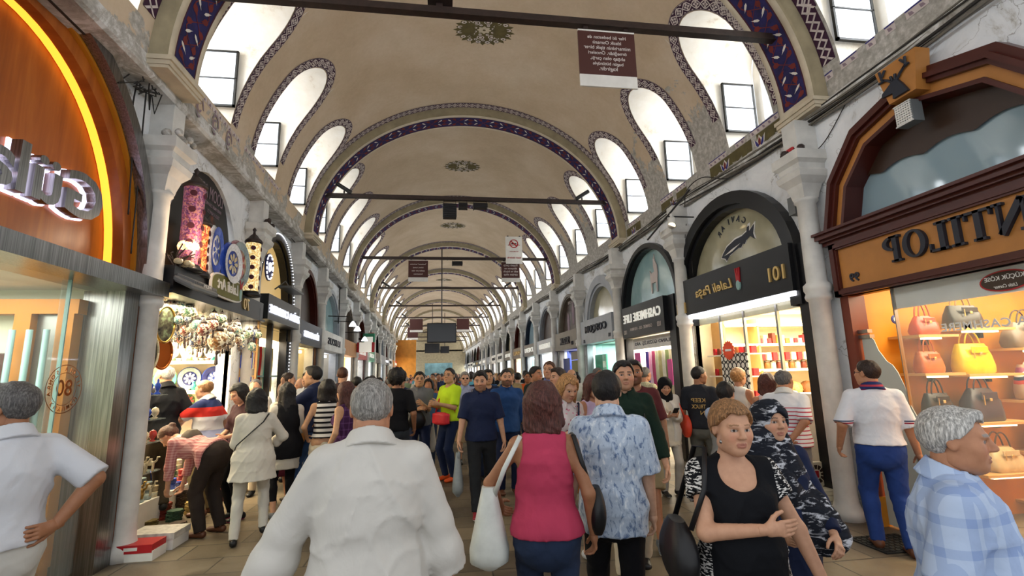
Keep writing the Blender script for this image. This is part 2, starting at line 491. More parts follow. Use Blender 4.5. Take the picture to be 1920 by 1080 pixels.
SKIN = {'fair': '#c99a7c', 'mid': '#b98464', 'tan': '#a06f50', 'asian': '#c89b77', 'pale': '#d3a98f', 'dark': '#7d523c'}
HAIR = {'black': '#120f0f', 'dark': '#2b1c15', 'brown': '#4a2c1d', 'auburn': '#4a2620', 'blonde': '#a5794a', 'fairbrown': '#86603c', 'grey': '#87847f', 'salt': '#5a5857', 'white': '#b0aeaa', 'cap': '#20304a'}

def person(label, at, face, tall=1.72, sex='m', fat=0., skin='mid', lod=1, lean=0., twist=0., head=(0, 0), hair=('short', 'dark'),
           top=None, low=None, feet=None, L=None, R=None, legs=None, beard=None, group=None, hands=None, glasses=None, cat='person', name='person', z0=0., elbow=None, roll=0.):
    """at = (x, y) on the floor; face = degrees, 0 looks down the street (+Y), 180 looks back at the camera, 90 looks to -X.
    L / R = wrist targets (x, y, z) in body space for a 1.72 m tall figure; legs = ((x, y, z), (x, y, z)) ankle targets for left, right.
    head = (yaw to its left, pitch up) in degrees. lod 0 near, 1 mid, 2 far."""
    root = bpy.data.objects.new(name, None); COL.objects.link(root); root.empty_display_size = .2
    root.location = (at[0], at[1], z0); root.rotation_euler = (0, 0, math.radians(face))
    root['label'] = label; root['category'] = cat
    if group: root['group'] = group
    S = tall / 1.72; fem = sex == 'f'; HS = 1.05
    hB = (.0105, .0145, .024)[lod]; hH = (.0042, .0062, .013)[lod]; hHand = (.0042, .0056, .012)[lod]
    f1 = 1 + .35 * fat
    T = rotx(math.radians(-lean)) @ rotz(math.radians(twist)) @ roty(math.radians(roll))
    piv = np.array([0, 0, .93])
    if legs:
        piv = piv + np.array([0, 0, 0.])
    def up(p):
        p = np.array(p, float)
        return p if (p[2] < .935 and lean > 25) else piv + T @ (p - piv)
    sw = .155 if fem else .176
    hipw = .092
    J = {}
    J['pel'] = piv
    J['neck'] = up((0, -.01, 1.445)); J['hd'] = up((0, .015, 1.53))
    shL, shR = up((-sw, -.01, 1.385)), up((sw, -.01, 1.385))
    Ht = rotx(math.radians(-lean * .55)) @ rotz(math.radians(twist + head[0])) @ rotx(math.radians(head[1]))
    hc = up((0, 0, 1.49)) + Ht @ np.array([0, .022, .115])
    L = L or (-.25, .02, .86); R = R or (.25, .02, .86)
    eL, wL = ik(shL, L, .285, .25, (elbow or {}).get('L', (-.5, -1, -.25)))
    eR, wR = ik(shR, R, .285, .25, (elbow or {}).get('R', (.5, -1, -.25)))
    legs = legs or ((-.1, 0, .085), (.1, 0, .085))
    hpL, hpR = np.array([-hipw, 0, .9]), np.array([hipw, 0, .9])
    kL, aL = ik(hpL, legs[0], .43, .42, (-.08, 1, 0)); kR, aR = ik(hpR, legs[1], .43, .42, (.08, 1, 0))
    X1 = T @ np.array([1., 0, 0])
    hands = hands or {}
    # torso rows: z, side radius, front radius, y offset
    if fem: rows = [(.84, .155, .115, -.01), (.93, .165, .12, -.012), (1.07, .122, .088, 0), (1.2, .132, .095, 0), (1.3, .15, .1, -.005), (1.38, .12, .072, -.01)]
    else: rows = [(.84, .142, .105, -.01), (.93, .15, .11, -.01), (1.07, .14, .1, 0), (1.2, .155, .11, 0), (1.3, .17, .115, -.008), (1.385, .14, .082, -.012)]
    def torso(fd, inf, zmin=-9, loose=0.):
        for (a, b) in zip(rows[:-1], rows[1:]):
            if b[0] < zmin: continue
            g = lambda r: (r[1] * f1 + inf + (loose if r[0] < 1.25 else loose * .35) + (.016 if inf and r[0] < 1. else 0), r[2] * (f1 + .15 * fat) + inf + (loose if r[0] < 1.25 else loose * .35) + (.012 if inf and r[0] < 1. else 0))
            fd.cone(up((0, a[3], a[0])), up((0, b[3], b[0])), g(a), g(b), .03, side=X1)
        for s_, sh in ((-1, shL), (1, shR)):
            fd.cone(up((s_ * .04, -.012, 1.395)), sh, .052 + inf * .8, .047 * (1 + .1 * fat) + inf * .8, .045)
            if not fem: fd.ell(up((s_ * .085, .05, 1.285)), (.085 + inf, .05 + inf, .075 + inf), .04, T)
        if fem:
            for s_ in (-1, 1): fd.ell(up((s_ * .072, .085, 1.255)), (.066 * f1 + inf, .062 * f1 + inf, .066 * f1 + inf), .045, T)
        fd.cone(up((0, -.02, 1.36)), up((0, -.018, 1.43)), (.1 + inf * .5, .06 + inf * .5), (.055 + inf, .05 + inf), .05, side=X1)
        if fat > .05: fd.ell(up((0, .055 + .05 * fat, 1.07)), (.15 * f1 + inf, .09 + .1 * fat + inf, .16 + inf), .06, T)
    ar = .9 if fem else 1.04
    ar *= 1 + .25 * fat
    def pants_r(loose): return ((.088 * f1 + loose), (.062 + loose * 1.1), (.05 + loose * 1.3))
    def legsF(fd, inf, c=None):
        for hp, kn, an in ((hpL, kL, aL), (hpR, kR, aR)):
            fd.cone(hp, kn, .085 * f1 + inf, .056 + inf, .03); fd.cone(kn, an, .056 + inf, .036 + inf * 1.2, .02)
            calf = kn + (an - kn) * .3 + np.array([0, -.018, 0]); fd.ell(calf, (.046 + inf, .048 + inf, .1), .03)
    allp = np.array([shL, shR, eL, eR, wL, wR, kL, kR, aL, aR, hc, piv, up((0, 0, 1.4))])
    lo, hi = allp.min(0) - .25, allp.max(0) + .25; lo[2] = max(lo[2], -.02) if lo[2] < .3 else lo[2]
    lo[2] = min(lo[2], 0)
    # ---- body
    parts = []
    fd = Field(lo, hi, hB)
    torso(fd, -.004 if top and top.get('sleeve', .5) > 0 else 0)
    legsF(fd, -.008 if low and low['kind'] in ('trousers', 'jeans') and low.get('len', 1) > .9 else -.002)
    for sh, el, wr in ((shL, eL, wL), (shR, eR, wR)):
        fd.cone(sh, el, .047 * ar, .038 * ar, .025); fd.cone(el, wr, .041 * ar, .026 * ar, .02)
    nkb = up((0, -.02, 1.40)); nkt = hc + Ht @ np.array([0, -.022, -.06])
    nr = .053 if fem else .061
    fd.cone(nkb, nkt, nr * (1 + .1 * fat), nr * (1 + .1 * fat), .03)
    for kn, an in ((kL, aL), (kR, aR)):
        fw = _n(np.array([0, 1, 0]))
        fd.cone(an + np.array([0, -.02, -.04]), an + np.array([0, .13, -.06]), .033, .024, .02)
    P, F = fd.mesh(); parts.append((P, F))
    # ---- head
    q = Field((-.13, -.13, -.17), (.13, .15, .14), hH)
    jaw = .9 if fem else 1.
    q.ell((0, -.012, .028), (.077, .096, .09), .02)
    q.ell((0, .022, -.032), (.061 * jaw + .008 * fat, .066, .086), .03)
    q.ell((0, .055, -.093), (.028 * jaw + .01 * fat, .028, .022), .035)
    for s_ in (-1, 1):
        q.ell((s_ * .043, .052, -.026), (.024 + .01 * fat, .026, .03), .03)
        q.ell((s_ * .05, .005, -.075), (.018, .035, .022), .035)
        if lod < 2:
            q.ell((s_ * .031, .104, .004), (.019, .02, .013), .014, mode='s')
            q.ell((s_ * .031, .0655, .004), (.0145, .0145, .0145), .003)
            q.cone((s_ * .014, .086, .024), (s_ * .048, .073, .026), .0075, .006, .014)
            q.ell((s_ * .0115, .097, -.026), (.0085, .0095, .0075), .008)
        q.ell((s_ * .079, -.01, -.002), (.009, .019, .031), .01)
        if lod == 0: q.ell((s_ * .09, -.004, 0), (.007, .010, .018), .006, mode='s')
    q.cone((0, .086, .018), (0, .109, -.02), .007, .0105, .014)
    if lod < 2:
        q.cone((-.019, .083, -.056), (.019, .083, -.056), .006, .006, .006); q.ell((0, .088, -.055), (.012, .008, .006), .006)
        q.ell((0, .085, -.067), (.017, .01, .0065), .008)
        q.ell((0, .0955, -.0612), (.022, .006, .0018), .002, mode='s')
    P, F = q.mesh(); H0 = P.copy(); P = (P * HS) @ Ht.T + hc; parts.append((P, F))
    # ---- hands
    def hand(wr, el, key, sgn):
        d = _n(wr - el); o = hands.get(key, {})
        d = _n(o.get('dir', d))
        n = np.array(o.get('palm', (-sgn, 0, 0)), float); n = _n(n - d * np.dot(n, d))
        s_ = np.cross(d, n) * (1 if sgn > 0 else -1)      # thumb side
        curl = o.get('curl', .45)
        c = wr + d * .1
        fh = Field(c - .13, c + .13, hHand)
        k = (.008, .008, .01)[lod]; hs = .92 if fem else 1.03
        fh.cone(wr - d * .02, wr + d * .02, .0235 * hs, .024 * hs, .01)
        fh.cone(wr + d * .02, wr + d * .075, (.03 * hs, .015), (.037 * hs, .0135), .02, side=s_)
        ln = (.078, .086, .08, .064)
        for i in range(4):
            off = (.0285 - .0195 * i) * hs
            p = wr + d * .08 * hs + s_ * off
            a_ = 0
            for j, fr in enumerate((.45, .32, .25)):
                a_ += curl * (1.1, 1., .7)[j] * (1 + .12 * i)
                dd = d * math.cos(a_) + n * math.sin(a_)
                p2 = p + dd * ln[i] * fr * hs
                r = (.0098, .0088, .0078)[j] * (1 if lod else .97) * (1.0 if i < 3 else .88)
                fh.cone(p, p2, r, r * .92, .003); p = p2
        p = wr + d * .025 + s_ * .026 * hs
        a_ = .75
        for j, l in enumerate((.036, .032, .026)):
            dd = _n(d * math.cos(a_) + s_ * math.sin(a_) + n * (.35 + .3 * curl))
            p2 = p + dd * l * hs; fh.cone(p, p2, .0125 - .002 * j, .0105 - .001 * j, .006); p = p2; a_ -= .28
        parts.append(fh.mesh())
        return wr + d * .1 + n * .02
    gL = hand(wL, eL, 'L', -1); gR = hand(wR, eR, 'R', 1)
    off = 0; PP = []; FF = []; seg = []
    for P, F in parts:
        PP.append(P); FF.append(F + off); seg.append((off, off + len(P))); off += len(P)
    PP = np.concatenate(PP); FF = np.concatenate(FF)
    base = np.array(lin(SKIN.get(skin, skin))); col = np.tile(base, (len(PP), 1))
    a0, a1 = seg[1]; h = H0; c = col[a0:a1]
    nz = .5 + .5 * np.sin(h[:, 0] * 90 + 3 * np.sin(h[:, 2] * 60)) * np.sin(h[:, 1] * 80)
    c *= (1 + .05 * (nz[:, None] - .5))
    ax_ = np.abs(h[:, 0]); y, z = h[:, 1], h[:, 2]
    def mixc(m, colr, amt=1.):
        m = np.clip(m, 0, 1)[:, None] * amt; c[:] = c * (1 - m) + np.array(lin(colr)) * m
    ck = np.exp(-((ax_ - .04) ** 2 / .0004 + (z + .03) ** 2 / .0006)) * (y > .03); c *= 1 + ck[:, None] * np.array([.12, -.06, -.06])
    if beard:
        m = (z < -.03) * (y > -.01) * np.clip((-.028 - z - .25 * (y < .05)*0 ) / .012, 0, 1) * (1 - np.exp(-(ax_ ** 2 / .0005 + (z + .02) ** 2 / .0002)))
        m = np.maximum(m * (ax_ > -1) * (np.abs(z + .061) > .0) , (np.abs(z + .043) < .008) * (ax_ < .03) * (y > .07))
        mixc(m * (z > -.125) * ((ax_ < .058) | (z < -.02)), HAIR.get(beard[0], beard[0]), beard[1])
    lip = ((ax_ < .024 - .25 * np.abs(z + .061)) & (z < -.0505) & (z > -.0735) & (y > .07)).astype(float)
    mixc(lip, '#9a4f48' if fem else '#95584c', .6 if fem else .5)
    if lod < 2:
        br = (np.abs(z - (.0295 - .12 * np.maximum(ax_ - .032, 0))) < (.0032 if fem else .0048)) & (ax_ > .012) & (ax_ < .052) & (y > .05)
        hb = HAIR.get(hair[1], '#2b1c15') if isinstance(hair[1], str) else '#2b1c15'; mixc(br.astype(float), hb if hb not in (HAIR['white'],) else HAIR['grey'], .85)
        de = np.sqrt(((ax_ - .031) / 1.25) ** 2 + ((z - .004) / .62) ** 2)
        eye = (de < .0105) & (y > .055)
        mixc((de < .0125) * (y > .055) * 1., '#2a1a14', .75)
        mixc(eye * 1., '#b3a8a0', 1); mixc(((ax_ - .031) ** 2 + (z - .004) ** 2 < .0068 ** 2) * (y > .055) * 1., '#1d120d', 1)
    np_mesh('body', PP * S, FF, MAT['skin'], root, col)
    # ---- lower clothes
    sd = abs(hash_s(label)) % 100 / 7.
    hc_ = hB
    if low:
        kind = low['kind']; m = low['mat']; zw = low.get('waist', 1.0)
        fd = Field(lo, hi, hc_)
        if kind in ('trousers', 'shorts', 'jeans'):
            ls = low.get('loose', .014); fr = low.get('len', 1. if kind != 'shorts' else .5)
            for hp, kn, an in ((hpL, kL, aL), (hpR, kR, aR)):
                if fr > .55:
                    e = kn + (an - kn) * min((fr - .5) * 2, 1.); e = e + (np.array([0, 0, -.02]) if fr >= 1 else 0)
                    fl = low.get('flare', 0)
                    fd.cone(hp, kn, .088 * f1 + ls, .058 + ls, .02)
                    fd.cone(kn, e, .058 + ls, .044 + ls + fl, .02, cut=[(e, e - kn)])
                    if fr > .8: fd.ell(kn + (an - kn) * .3 + np.array([0, -.018, 0]), (.05 + ls * .6, .052 + ls * .6, .11), .03)
                else:
                    e = hp + (kn - hp) * min(fr * 2, 1.)
                    fd.cone(hp, kn, .09 * f1 + ls, .066 + ls + .012, .02, cut=[(e, e - hp)])
            for (a, b) in zip(rows[:2], rows[1:3]):
                g = lambda r: (r[1] * f1 + .014, r[2] * (f1 + .15 * fat) + .016)
                Tl = lambda p: np.array(p, float) if lean < 20 else (np.array(p) if p[2] < .9 else up(p))
                fd.cone(Tl((0, a[3], a[0])), up((0, b[3], b[0])), g(a), g(b), .03, side=X1)
            for s_ in (-1, 1): fd.ell((s_ * .07, -.055, .87), (.08 * f1, .078, .095), .04)
            fd.cone((-.06, 0, .85), (.06, 0, .85), .085, .085, .04)
            if lean > 30: fd.ell((0, -.03, .92), (.172 * f1, .14, .13), .05); fd.ell((0, .02, .97), (.15 * f1, .12, .1), .05)
            fd.folds(low.get('fold', .006), 1.5, sd, ridge=True)
        else:
            zl_ = low.get('hem', .5); wd = low.get('wide', .215)
            fd.cone(up((0, 0, zw)), np.array([0, .0, .84]), (.14 * f1, .11 * f1), (.195 * f1, .145 * f1), .03, side=(1, 0, 0))
            fd.cone((0, 0, .84), (0, .01, zl_ - .1), (.195 * f1, .145 * f1), (wd, wd * .85), .03, side=(1, 0, 0))
            fd.plane((0, 0, zl_), (0, 0, -1)); fd.folds(low.get('fold', .009), 1.2, sd, .1)
        pw = up((0, 0, zw)); fd.plane(pw, T @ np.array([0, 0, 1.]))
        P, F = fd.mesh(); np_mesh({'jeans': 'jeans', 'shorts': 'shorts', 'skirt': 'skirt'}.get(kind, 'trousers'), P * S, F, m, root)
        if low.get('belt') is not None:
            fd = Field(lo, hi, min(hc_, .012)); 
            fd.cone(up((0, 0, zw - .06)), up((0, 0, zw + .06)), (.152 * f1 + .02 if not fem else .155 * f1, .112 * (f1 + .15 * fat) + .012), (.146 * f1 + .014, .107 * (f1 + .15 * fat) + .012), 0, side=X1)
            fd.plane(pw + T @ np.array([0, 0, .004]), T @ np.array([0, 0, 1.])); fd.plane(pw - T @ np.array([0, 0, .034]), T @ np.array([0, 0, -1.]))
            P, F = fd.mesh(); np_mesh('belt', P * S, F, low['belt'], root)
    # ---- top
    def garment(g, nm, extra=0.):
        fd = Field(lo, hi, hc_)
        inf = .012 + extra; ls = g.get('loose', .008)
        torso(fd, inf, g.get('hem', .9) - .15, ls)
        hem = g.get('hem', .9)
        for s_ in (-1, 1): fd.ell(up((s_ * .07, -.055, .87)), (.075 * f1 + .02, .088, .11), .04, T)
        if hem < .88 or g.get('flare'):
            e = np.array([0, -.005, hem - .08]) if lean < 25 else up((0, -.005, hem - .08)); fl = g.get('flare', .0)
            fd.cone(up((0, -.005, .98)), e, (.16 * f1 + ls + inf, .12 * (f1 + .1 * fat) + ls + inf), (.172 * f1 + ls + inf + fl, .13 * (f1 + .1 * fat) + ls + inf + fl), .04, side=X1)
        hn = T @ np.array([0, .0, -1.]); fd.plane(up((0, 0, hem)), hn if lean > 20 else (0, 0, -1))
        fd.folds(g.get('fold', .005) * 1.35, g.get('ff', 1.), sd, ridge=True)
        sl = g.get('sleeve', .5)
        for sh, el, wr, sg in ((shL, eL, wL, -1), (shR, eR, wR, 1)):
            si = inf + g.get('sl', .006); cf = g.get('cuff', 0.)
            if sl <= 0:
                continue
            if sl <= .55:
                e = sh + (el - sh) * min(sl * 2, 1)
                fd.cone(sh, el, .047 * ar + si, .045 * ar + si * 1.15 + cf * .5, .03, cut=[(e, e - sh)])
            else:
                e = el + (wr - el) * ((sl - .5) * 2)
                fd.cone(sh, el, .047 * ar + si, .043 * ar + si, .03)
                fd.cone(el, wr, .043 * ar + si, .031 * ar + si + cf, .025, cut=[(e, e - el)])
                if g.get('fold', 0) > .006:
                    mid = el + (e - el) * .5; fd.ell(mid + np.array([0, -.012, -.02]), (.05 + cf, .05 + cf, .07), .04)
        if lod < 2: fd.folds(.0028, 2.2, sd + 2, ridge=True)
        # neckline
        ncut = g.get('neck', 'crew')
        fd.cone(nkb, nkt, nr + .004, nr + .004, .004, mode='s') if lod == 0 else None
        if sl <= 0:
            for sg in (-1, 1): fd.ell(up((sg * (sw + .04), -.01, 1.37)), (.075, .12, .13), .02, T, mode='s')
        if ncut == 'crew' and g.get('collar') is None: fd.ell(up((0, .035, 1.475)), (.072, .085, .06), .008, T, mode='s')
        if ncut == 'scoop': fd.ell(up((0, .09, 1.43)), (.1, .09, .12), .012, T, mode='s'); 
        elif ncut == 'v': fd.ell(up((0, .09, 1.42)), (.045, .09, .12), .012, T, mode='s')
        elif ncut == 'wide': fd.ell(up((0, .02, 1.46)), (.115, .14, .07), .012, T, mode='s')
        if g.get('open'): fd.ell(up((0, .17, 1.1)), (.055, .1, .45), .01, T, mode='s')
        P, F = fd.mesh(); np_mesh(nm, P * S, F, g['mat'], root)
        if g.get('collar') is not None:
            fc = Field(nkb - .16, nkb + .2, min(hc_, .008) if lod < 2 else .012)
            lz = g.get('loose', .008) * .6; a = up((0, -.02, 1.432 + lz)); b = up((0, -.006, 1.486 + lz)); n1 = T @ np.array([0, .28, 1.])
            b = b + (b - a) * .35; fc.cone(a - (b - a) * .25, b, nr + .05 + lz, nr + .02, .01); fc.cone(a - (b - a), b + (b - a), nr + .007, nr + .008, .0, mode='s')
            fc.plane(b + T @ np.array([0, 0, -.012]), T @ np.array([0, .45, 1])); fc.plane(a + T @ np.array([0, 0, -.02]), T @ np.array([0, -.5, -1]))
            fc.ell(up((0, .1, 1.44)), (.022, .08, .08), .004, T, mode='s')
            for s_ in (-1, 1): fc.cone(up((s_ * .03, .055, 1.445)), up((s_ * .06, .085, 1.385)), .012, .006, .006)
            P, F = fc.mesh()
            if len(P): np_mesh('collar', P * S, F, g['collar'], root)
    if top:
        garment(top, top.get('name', 'shirt'))
        if top.get('over'): garment(top['over'], top['over'].get('name', 'jacket'), .012)
    # ---- shoes
    if feet:
        for an, kn in ((aL, kL), (aR, kR)):
            up_ = an[2] - .085
            tilt = rotx(-min(up_ * 2.2, .9)) if up_ > .01 else np.eye(3)
            b0 = an + np.array([0, 0, -.085])
            piv2 = b0 + np.array([0, .1, 0])
            fs = Field(b0 - np.array([.09, .14, .14]), b0 + np.array([.09, .26, .2]), (.007, .009, .016)[lod])
            M = lambda p: b0 + tilt @ (np.array(p, float))
            hh = feet.get('low', 0)
            fs.cone(M((0, -.035, .04)), M((0, .15, .028)), (.037, .04), (.042, .026), .02, side=(1, 0, 0))
            if not hh: fs.cone(M((0, -.02, .055)), M((0, .0, .085)), .042, .04, .03)
            else: fs.cone(M((0, .03, .075)), M((0, .06, .09)), .03, .03, .01, mode='s')
            fs.plane(M((0, 0, .0)), tilt @ np.array([0, 0, -1.])); fs.plane(M((0, 0, .092)), tilt @ np.array([0, 0, 1.]))
            P, F = fs.mesh()
            so = np_mesh(feet.get('name', 'shoe'), P * S, F, [feet['mat'], feet.get('sole', feet['mat'])], root)
            if 'sole' in feet:
                Pr = (P - b0) @ tilt
                idx = (Pr[F].mean(1)[:, 2] < .022).astype(np.int32); so.data.polygons.foreach_set('material_index', idx)
    # ---- hair
    st, hcN = hair
    if st != 'bald':
        q = Field((-.2, -.24, -.45), (.2, .17, .19), (.0062, .008, .015)[lod])
        X, Y, Z = q.grid()
        def helm(th, zl, dz=0.):
            d = (np.sqrt((X / (.077 + th)) ** 2 + ((Y + .012) / (.096 + th)) ** 2 + ((Z - .028 - dz) / (.09 + th)) ** 2) - 1) * .08
            return np.maximum(d, zl - Z)
        s01 = lambda a, b, v: np.clip((v - a) / (b - a), 0, 1)
        zback = {'short': -.075, 'crop': -.06, 'bald2': -.07, 'curly': -.09}.get(st, -.1)
        zl = zback + (.005 - zback) * s01(-.045, -.02, Y) + .055 * s01(.015, .055, Y) + np.where(np.abs(X) < .06, .018, 0.) * s01(.05, .07, Y)
        zl = (zl + .006 * np.sin(X * 95 + 1.5 * np.sin(Y * 60)) * (st not in ('hijab', 'cap')) + .004 * np.sin(Y * 130)).astype(np.float32)
        th = {'short': .013, 'crop': .0075, 'bald2': .008, 'curly': .042, 'bun': .019, 'pony': .012, 'long': .02, 'bob': .024, 'hijab': .02, 'cap': .018}.get(st, .014)
        if st in ('long', 'bob'): zl = np.where(np.abs(X) > .066, -.2, zl) if True else zl; zl = np.where(Y < -.0, -.2, zl)
        if st == 'hijab':
            q.v = np.minimum(q.v, helm(.022, -.5)); q.cone((0, -.03, -.05), (0, -.02, -.16), (.088, .1), (.11, .11), .03, side=(1, 0, 0))
            q.cone((0, -.01, -.15), (0, .02, -.29), (.115, .105), (.17, .13), .04, side=(1, 0, 0)); q.plane((0, 0, -.36), (0, 0, -1))
            q.ell((0, .12, -.02), (.062, .09, .088), .008, mode='s')
            q.folds(.006, 1.4, sd, .5)
        elif st == 'cap':
            q.v = np.minimum(q.v, helm(.02, .045)); q.cone((0, .07, .05), (0, .16, .035), (.065, .01), (.055, .008), .01, side=(1, 0, 0))
        else:
            d = helm(th, zl)
            if st == 'bald2': d = np.maximum(d, Z - (.055 + .6 * np.maximum(-.03 - Y, 0)))
            q.v = np.minimum(q.v, d.astype(np.float32))
            if st == 'curly': q.ell((0, -.03, .05), (.115, .115, .1), .03, cut=[((0, .04, .04), (0, 1, -.7))])
            if st in ('short', 'crop', 'curly'): q.ell((0, .055, .1), (.05, .03, .02), .02) if st != 'crop' else None
            if st == 'long':
                ln = {'L': .3}.get('L')
                q.cone((0, -.06, 0), (0, -.085, -.28), (.085, .05), (.1, .03), .03, side=(1, 0, 0))
                for s_ in (-1, 1): q.cone((s_ * .078, -.01, .03), (s_ * .088, .0, -.2), (.024, .04), (.03, .028), .03, side=(1, 0, 0))
            if st == 'bob':
                q.cone((0, -.05, 0), (0, -.06, -.13), (.095, .06), (.105, .045), .03, side=(1, 0, 0))
                for s_ in (-1, 1): q.cone((s_ * .08, -.01, .03), (s_ * .092, .005, -.1), (.026, .042), (.03, .034), .03, side=(1, 0, 0))
            if st == 'pony':
                q.cone((0, -.1, .02), (0, -.16, -.03), .03, .03, .015); q.cone((0, -.155, -.02), (0, -.15, -.24), .032, .016, .02)
            if st == 'bun':
                q.ell((0, -.12, .05), (.04, .035, .038), .01)
            if st in ('long', 'bob', 'curly', 'pony'): q.folds(.006 if st != 'curly' else .011, 3.0 if st != 'curly' else 3.5, sd, .25)
            else: q.folds(.0034, 4.2, sd, .6)
            q.ell((0, .11, -.035), (.052, .075, .075), .006, mode='s') if st in ('long', 'bob') else None
        P, F = q.mesh()
        if len(P): np_mesh({'hijab': 'headscarf', 'cap': 'cap'}.get(st, 'hair'), ((P * HS) @ Ht.T + hc) * S, F, MAT['hair_' + hcN] if isinstance(hcN, str) and 'hair_' + hcN in MAT else hcN, root)
    if glasses is not None:
        b = MB()
        for s_ in (-1, 1):
            pts = [(s_ * .032 + .021 * math.cos(t), .088 - .006 * abs(math.cos(t)), .003 + .014 * math.sin(t)) for t in np.linspace(0, 2 * math.pi, 13)]
            b.tube(pts, .0016, 5); b.tube([(s_ * .053, .084, .006), (s_ * .08, .02, .008), (s_ * .082, -.02, -.002)], .0017, 5)
            if glasses == 'dark': b.poly([(x, y + .001, z) for x, y, z in pts[:-1]])
        b.tube([(-.011, .094, .006), (.011, .094, .006)], .0016, 5)
        b.xf(lambda p: tuple((Ht @ (np.array(p) * HS) + hc) * S)); b.build('glasses', MAT['black_gloss'], root, rel=False)
    info = dict(root=root, gL=gL * S, gR=gR * S, shL=shL * S, shR=shR * S, hc=hc * S, up=lambda p: up(p) * S, S=S, eL=eL * S, eR=eR * S, wL=wL * S, wR=wR * S)
    return info
# ---------------------------------------------------------------- the street: floor, walls, vault
BAY, Y0, ZS = 6.35, 5.25, 5.0
VA, VB = 3.87, 3.35            # vault half width and rise
RA, RB = 3.70, 3.15            # ribs
XR, XL = 4.70, -3.25           # wall planes
NB = 11
def cx(y): return .87 + bend(y)
def VP(y, ph, off=0., a=VA, b=VB): return (cx(y) + (a + off) * math.cos(ph), y, ZS + (b + off) * math.sin(ph))
def ph_z(z, b=VB): return math.asin(max(0, min(1, (z - ZS) / b)))
def archmats():
    n = NT('vault_plaster', .85)
    v = n.mapped(); s = n.sep(v)
    f1 = n.noise(v, .9, 5, .6); f2 = n.noise(v, 1.9, 9, .68, .5); f3 = n.noise(v, 14, 6, .65)
    base = n.ramp(n.math('ADD', n.math('MULTIPLY', f1, .75), n.math('MULTIPLY', f3, .25)), [(.3, '#bda88c'), (.5, '#cbb79c'), (.72, '#d8c7b0')])
    grey = n.ramp(f3, [(.25, '#8c887f'), (.5, '#aeaaa2'), (.72, '#d4d1cb')])
    # plaster lost near the springing, more on the right side
    side = n.math('MULTIPLY', n.math('ADD', n.math('SIGN', s[0]), 1.), .36)
    h = n.math('MULTIPLY', n.math('SUBTRACT', 5.75, s[2]), .55)
    m = n.math('ADD', n.math('ADD', h, side), n.math('MULTIPLY', n.math('SUBTRACT', f2, .5), 2.6))
    mk = n.ramp(m, [(.36, (0, 0, 0)), (.42, (1, 1, 1))])
    n.color(n.mix(mk, base, grey)); n.bump(n.math('ADD', f3, n.math('MULTIPLY', mk, -.6)), .35, .02)
    n = NT('lunette_white', .8); v = n.mapped(); f = n.noise(v, 2.2, 7, .7)
    n.color(n.ramp(f, [(.3, '#cbbba6'), (.42, '#e6dfd2'), (.7, '#f0ece4')])); n.bump(f, .2, .02)
    n = NT('wall_plaster', .75); v = n.mapped(); f = n.noise(v, 1.6, 9, .72, .5); g = n.noise(v, 9, 5)
    vo = n.t.nodes.new('ShaderNodeTexVoronoi'); vo.feature = 'DISTANCE_TO_EDGE'; vo.inputs['Scale'].default_value = 1.1
    wv = n.t.nodes.new('ShaderNodeVectorMath'); wv.operation = 'ADD'; nn = n.t.nodes.new('ShaderNodeTexNoise'); nn.inputs['Scale'].default_value = 3; nn.inputs['Detail'].default_value = 8
    n.link(v, nn.inputs['Vector']); n.link(v, wv.inputs[0]); n.link(nn.outputs['Color'], wv.inputs[1]); n.link(wv.outputs[0], vo.inputs['Vector'])
    crack = n.math('LESS_THAN', vo.outputs['Distance'], .006)
    c = n.ramp(f, [(.36, '#a5a29b'), (.4, '#d2d3d2'), (.44, '#e2e5e8'), (.6, '#f0f2f4')]); n.color(n.mix(n.math('MULTIPLY', crack, .55), c, '#6f6a62')); n.bump(n.math('ADD', f, n.math('MULTIPLY', g, .3)), .3, .03)
    n = NT('cornice_grey', .85); v = n.mapped(); f = n.noise(v, 2.4, 9, .75, .6); g = n.noise(v, 22, 5)
    n.color(n.ramp(f, [(.3, '#77726a'), (.42, '#9d9991'), (.5, '#b4b1aa'), (.56, '#d6d5d2'), (.7, '#e2e2e0')])); n.bump(n.math('ADD', f, n.math('MULTIPLY', g, .4)), .5, .03)
    plain('mould_cream', '#c9bda6', .8, var=.12, scale=5, bump=.2)
    plain('column_white', '#d6d5d0', .6, var=.14, scale=4, bump=.25)
    plain('rib_olive', '#94896f', .8, var=.18, scale=4)
    plain('paint_purple', '#3a1a34', .8, var=.3, scale=9); plain('paint_lace', '#cfc4c0', .8, var=.08)
    plain('paint_navy', '#221e52', .8, var=.35, scale=7); plain('paint_red', '#6e2622', .8, var=.2); plain('paint_white', '#dcd6cc', .8)
    plain('paint_wine', '#4a1c28', .8, var=.2); plain('paint_olive', '#5c5330', .8, var=.25); plain('paint_mauve', '#8e7c86', .8); plain('paint_blue', '#2b2a78', .7)
    plain('teal_far', '#6f8a8c', .6, var=.3, scale=2); plain('amber_wall', '#c98a3a', .7, var=.2, scale=2)
    plain('band_far', '#6e5f68', .8, var=.2)
    plain('beam_iron', '#2b1c18', .5, var=.4, scale=12, bump=.2, spec=.5)
    plain('cable_black', '#26221f', .6); plain('cable_grey', '#6a655c', .6); plain('black_metal', '#15151a', .4, spec=.5); plain('black_gloss', '#0b0b0e', .15, spec=.6)
    plain('sash_black', '#15140f', .5); n = NT('lit_frosted_glass', .3); n.color('#eef2f6'); n.b.inputs['Transmission Weight'].default_value = .35; n.emit('#eaf2ff', .35)  # pane emission puts the daylight brightness into the glass
    n = NT('floor_stone', .42, 0, .45); v = n.mapped((1, 1, 1), (0, 0, 0))
    br = n.t.nodes.new('ShaderNodeTexBrick'); br.inputs['Scale'].default_value = 1.; br.inputs['Brick Width'].default_value = .85; br.inputs['Row Height'].default_value = .42
